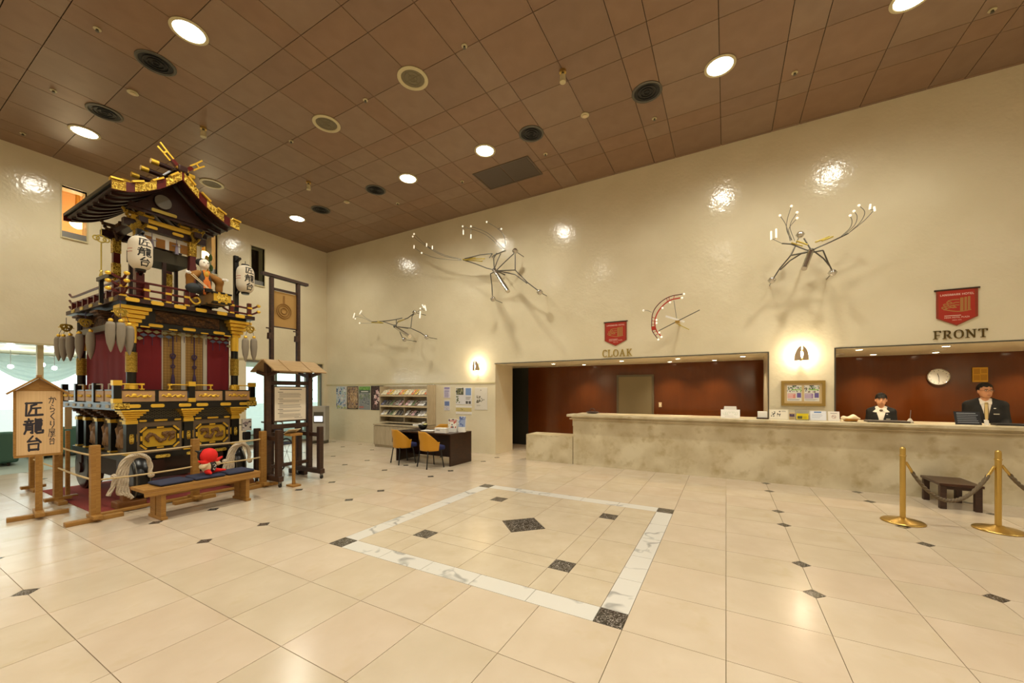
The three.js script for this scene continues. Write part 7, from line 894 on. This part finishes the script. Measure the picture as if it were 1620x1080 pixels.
const SC_C = {"hub":[-8.085,3.416,-7.85],"tube":[[-8.036,3.377,-7.85],[-7.3,3.047,-7.6]],"rods":[[[-7.94,3.317,-7.85],[-7.851,3.104,-7.88],[-7.765,3.029,-7.889]],[[-7.916,3.385,-7.85],[-7.53,3.324,-7.888],[-7.211,3.183,-7.912],[-7.025,3.069,-7.927]],[[-7.494,3.333,-7.85],[-7.493,3.65,-7.897],[-7.41,3.73,-7.906]],[[-8.036,3.43,-7.85],[-8.053,3.61,-7.867],[-7.846,3.628,-7.876]],[[-7.964,3.547,-7.85],[-7.644,3.611,-7.886],[-7.452,3.716,-7.903]],[[-8.158,3.458,-7.85],[-8.616,3.61,-7.882],[-9.085,3.637,-7.906]],[[-8.58,3.601,-7.85],[-8.351,3.602,-7.87],[-8.053,3.61,-7.867]]],"balls":[[-7.765,3.029,-7.889],[-7.004,3.051,-7.929],[-7.411,3.748,-7.907]],"yel":[[[-9.071,3.615,-7.894],[-8.628,3.555,-7.87]],[[-8.821,3.628,-7.882],[-8.574,3.55,-7.867]],[[-7.965,3.529,-7.851],[-7.742,3.582,-7.866]]],"bulbs":[[-9.715,3.777,-7.842],[-9.542,3.632,-7.859],[-7.175,3.82,-7.872]],"stems":[[[-9.743,3.95,-7.842],[-9.799,3.803,-7.842]],[[-9.453,3.998,-7.853],[-9.535,3.894,-7.853]],[[-7.188,3.755,-7.886],[-7.21,3.571,-7.886]],[[-7.108,3.914,-7.872],[-7.042,3.822,-7.872]],[[-7.02,3.887,-7.872],[-6.976,3.748,-7.872]]],"wires":[[[-9.113,3.64,-7.908],[-9.396,3.772,-7.874],[-9.715,3.852,-7.842]],[[-9.085,3.655,-7.907],[-9.319,3.784,-7.878],[-9.48,3.926,-7.853]],[[-9.084,3.6,-7.906],[-9.323,3.616,-7.881],[-9.542,3.632,-7.859]],[[-7.432,3.732,-7.905],[-7.255,3.762,-7.886],[-7.153,3.817,-7.872]],[[-9.715,3.852,-7.842],[-9.715,3.834,-7.842],[-9.715,3.777,-7.842]],[[-9.715,3.852,-7.842],[-9.757,3.809,-7.842],[-9.799,3.803,-7.842]],[[-9.48,3.926,-7.853],[-9.508,3.891,-7.853],[-9.535,3.894,-7.853]],[[-7.255,3.762,-7.886],[-7.232,3.649,-7.886],[-7.21,3.571,-7.886]],[[-7.153,3.817,-7.872],[-7.097,3.803,-7.872],[-7.042,3.822,-7.872]],[[-7.153,3.817,-7.872],[-7.064,3.766,-7.872],[-6.976,3.748,-7.872]]]};
const SC_D = {"outer":[[-0.712,3.421,-7.9],[-0.933,3.4,-7.9],[-1.103,3.311,-7.9],[-1.231,3.153,-7.9],[-1.266,2.959,-7.9],[-1.254,2.774,-7.9],[-1.161,2.62,-7.9]],"inner":[[-0.756,3.355,-7.9],[-0.933,3.328,-7.9],[-1.069,3.234,-7.9],[-1.173,3.086,-7.9],[-1.208,2.93,-7.9],[-1.184,2.781,-7.9],[-1.103,2.665,-7.9]],"hub":[-0.805,2.914,-7.95],"rod":[[-1.142,2.769,-7.93],[-0.425,3.1,-7.93]],"yellow":[[-0.816,2.879,-7.95],[-0.603,2.747,-7.9]],"white":[[-1.012,3.034,-7.9],[-0.683,2.904,-7.95]],"feeler":[[-1.266,3.132,-7.9],[-1.345,3.173,-7.88],[-1.413,3.176,-7.86]],"bulbs":[[-0.688,3.414,-7.88],[-0.721,3.346,-7.88],[-0.931,3.287,-7.88],[-1.066,3.193,-7.88],[-1.176,2.973,-7.88],[-1.176,2.912,-7.88],[-1.124,2.724,-7.88],[-1.084,2.636,-7.88],[-1.141,2.592,-7.88],[-1.416,3.181,-7.88]],"strut":[[-0.816,2.939,-7.95],[-0.866,3.32,-7.9]]};
{
  const rods = (pts, r) => pts.slice(1).map((p, i) => rod(pts[i], p, r, 7));
  const sculpt = (S, label, k) => {
    const t = thing('wall_sculpture', label, 'sculpture', S.hub), h = S.hub, L = (p) => [p[0] - h[0], p[1] - h[1], p[2] - h[2]], LL = (a) => a.map(L);
    obj('hub', [sph(0.05 * k, 0, 0, 0), rod([0, 0, 0], [0, 0.02, ZB - h[2]], 0.016 * k)], M.steelDark, t);
    obj('body_tube', rod(...LL(S.tube), 0.045 * k, 20), M.chrome, t);
    S.rods.forEach((r) => { const q = LL(r), n = Math.hypot(...q[0]); obj('limb', rods(n > 0.02 && n < 0.3 ? [[0, 0, 0], ...q] : q, 0.012 * k), M.steelDark, t); }); S.balls.forEach((p) => { const q = L(p), b = obj('ball_foot', [sph(0.062 * k, ...q), tor(0.064 * k, 0.008 * k, ...q, 'y')], M.chrome, t); obj('wall_pin', rod(q, [q[0], q[1], ZB - h[2]], 0.008 * k), M.steelDark, b); });
    S.yel.forEach((r) => obj('brass_rod', rods(LL(r), 0.014 * k), M.brassRod, t)); S.wires.forEach((r) => obj('feeler_wire', tube(LL(r), 0.0055 * k, 18, 5), M.steel, t));
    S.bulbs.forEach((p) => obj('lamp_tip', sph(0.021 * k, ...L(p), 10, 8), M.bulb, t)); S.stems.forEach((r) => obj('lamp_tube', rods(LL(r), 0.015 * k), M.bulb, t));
  };
  sculpt(SC_A, 'chrome insect-like wall sculpture with long wire feelers tipped by tiny lamps above the brochure desk', 1.05); sculpt(SC_B, 'chrome insect-like wall sculpture with raised lamp-tipped arms above the pier sconce', 0.9); sculpt(SC_C, 'small thin insect-like wall sculpture near the room corner', 1.0);
  const t = thing('wall_sculpture', 'red curved ladder wall sculpture with crossed rods beside the cloak banner', 'sculpture', SC_D.hub), h = SC_D.hub, L = (p) => [p[0] - h[0], p[1] - h[1], p[2] - h[2]], LL = (a) => a.map(L);
  obj('outer_rail', tube(LL(SC_D.outer), 0.009, 40, 6), M.redLac, t); obj('inner_rail', tube(LL(SC_D.inner), 0.013, 40, 6), M.redEnamel, t);
  const A = new THREE.CatmullRomCurve3(LL(SC_D.outer).map((p) => V3(...p))), B = new THREE.CatmullRomCurve3(LL(SC_D.inner).map((p) => V3(...p)));
  for (const u of [0.12, 0.2, 0.24, 0.62, 0.68, 0.74, 0.88, 0.94]) obj('rung', rod(A.getPointAt(u).toArray(), B.getPointAt(u).toArray(), 0.006, 6), M.redEnamel, t);
  { const a = A.getPointAt(0.81).toArray(), b = B.getPointAt(0.81).toArray(); obj('rail_clamp', bar(a, b, 0.05, 0.07), M.redEnamel, t); }
  obj('long_rod', rod(...LL(SC_D.rod), 0.008), M.steelDark, t); obj('yellow_blade', bar(...LL(SC_D.yellow), 0.03, 0.012), std({ color: 0xb8a020, roughness: 0.5 }), t); obj('white_blade', bar(...LL(SC_D.white), 0.012, 0.035), M.white, t); obj('feeler_wire', tube(LL(SC_D.feeler), 0.005, 10, 5), M.steel, t); obj('strut', rod(...LL(SC_D.strut), 0.006), M.steel, t); obj('hub', [rbx(0.08, 0.05, 0.08, 0, 0, 0, 0.01), rod([0, 0, 0], [0, 0, ZB - h[2]], 0.02)], M.brass, t);
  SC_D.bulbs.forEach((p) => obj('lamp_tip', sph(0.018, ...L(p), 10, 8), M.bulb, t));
}
// ================================================================ STANCHIONS AND THE LOW TABLE
{
  const P = [[1.88, -6.41, 'brass rope stanchion standing clear of the low table'], [2.72, -6.55, 'brass rope stanchion between the two sagging ropes'], [3.62, -6.7, 'brass rope stanchion at the end of the rope line']];
  P.forEach(([x, z, l]) => { const t = thing('stanchion', l, 'stanchion', [x, 0, z]); obj('base', lathe([[0.001, 0], [0.2, 0], [0.203, 0.01], [0.19, 0.022], [0.06, 0.045], [0.042, 0.06], [0.001, 0.06]], 40), M.brass, t); obj('pole', lathe([[0.001, 0.05], [0.027, 0.05], [0.027, 0.885], [0.024, 0.905], [0.012, 0.915], [0.001, 0.917]], 24), M.brass, t); obj('rope_ring', tor(0.029, 0.006, 0, 0.81, 0, 'y'), M.brass, t); });
  const rope = (a, b, sag, label) => { const dx = b[0] - a[0], dz = b[1] - a[1], n = 24, c = [], g = []; const at = (u) => [a[0] + dx * u, 0.8 - sag * (1 - (2 * u - 1) ** 2), a[1] + dz * u]; const t = thing('barrier_rope', label, 'rope', [0, 0, 0]);
    for (let s = 0; s < 3; s++) { const pts = []; for (let i = 0; i <= 60; i++) { const u = 0.1 + 0.8 * i / 60, p = at(u), an = i * 0.85 + s * 2.094, r = 0.011; pts.push([p[0] + r * Math.cos(an) * 0.3, p[1] + r * Math.sin(an), p[2] + r * Math.cos(an)]); } g.push(tube(pts, 0.013, 150, 6)); }
    obj('braid', g, std({ color: 0x6e5f4a, roughness: 0.85 }), t); for (const [u0, u1] of [[0.035, 0.11], [0.965, 0.89]]) obj('rope_hook', [rod(at(u0), at(u1), 0.014, 10)], M.brass, t); };
  rope(P[0], P[1], 0.5, 'grey braided rope sagging in front of the low table'); rope(P[1], P[2], 0.42, 'grey braided rope running on from the stanchion');
  const t = thing('low_table', 'small dark brown wooden table beside the reception counter', 'table', [2.74, 0, -7.68]); obj('table_top', rbx(0.42, 0.035, 0.6, 0, 0.33, 0, 0.006), std({ map: rep(T.darkWood, 2, 2), color: 0xffd8b8, roughness: 0.3 }), t); for (const a of [-1, 1]) for (const b of [-1, 1]) obj('leg', rbx(0.065, 0.315, 0.065, a * 0.165, 0.157, b * 0.25, 0.005), M.dark, t); for (const q of [0.25, -0.25]) obj('apron', bx(0.3, 0.05, 0.02, 0, 0.29, q), M.dark, t);
}
scene.traverse((o) => { if (o.isMesh) { o.castShadow = true; o.receiveShadow = true; } });
renderer.render(scene, camera);
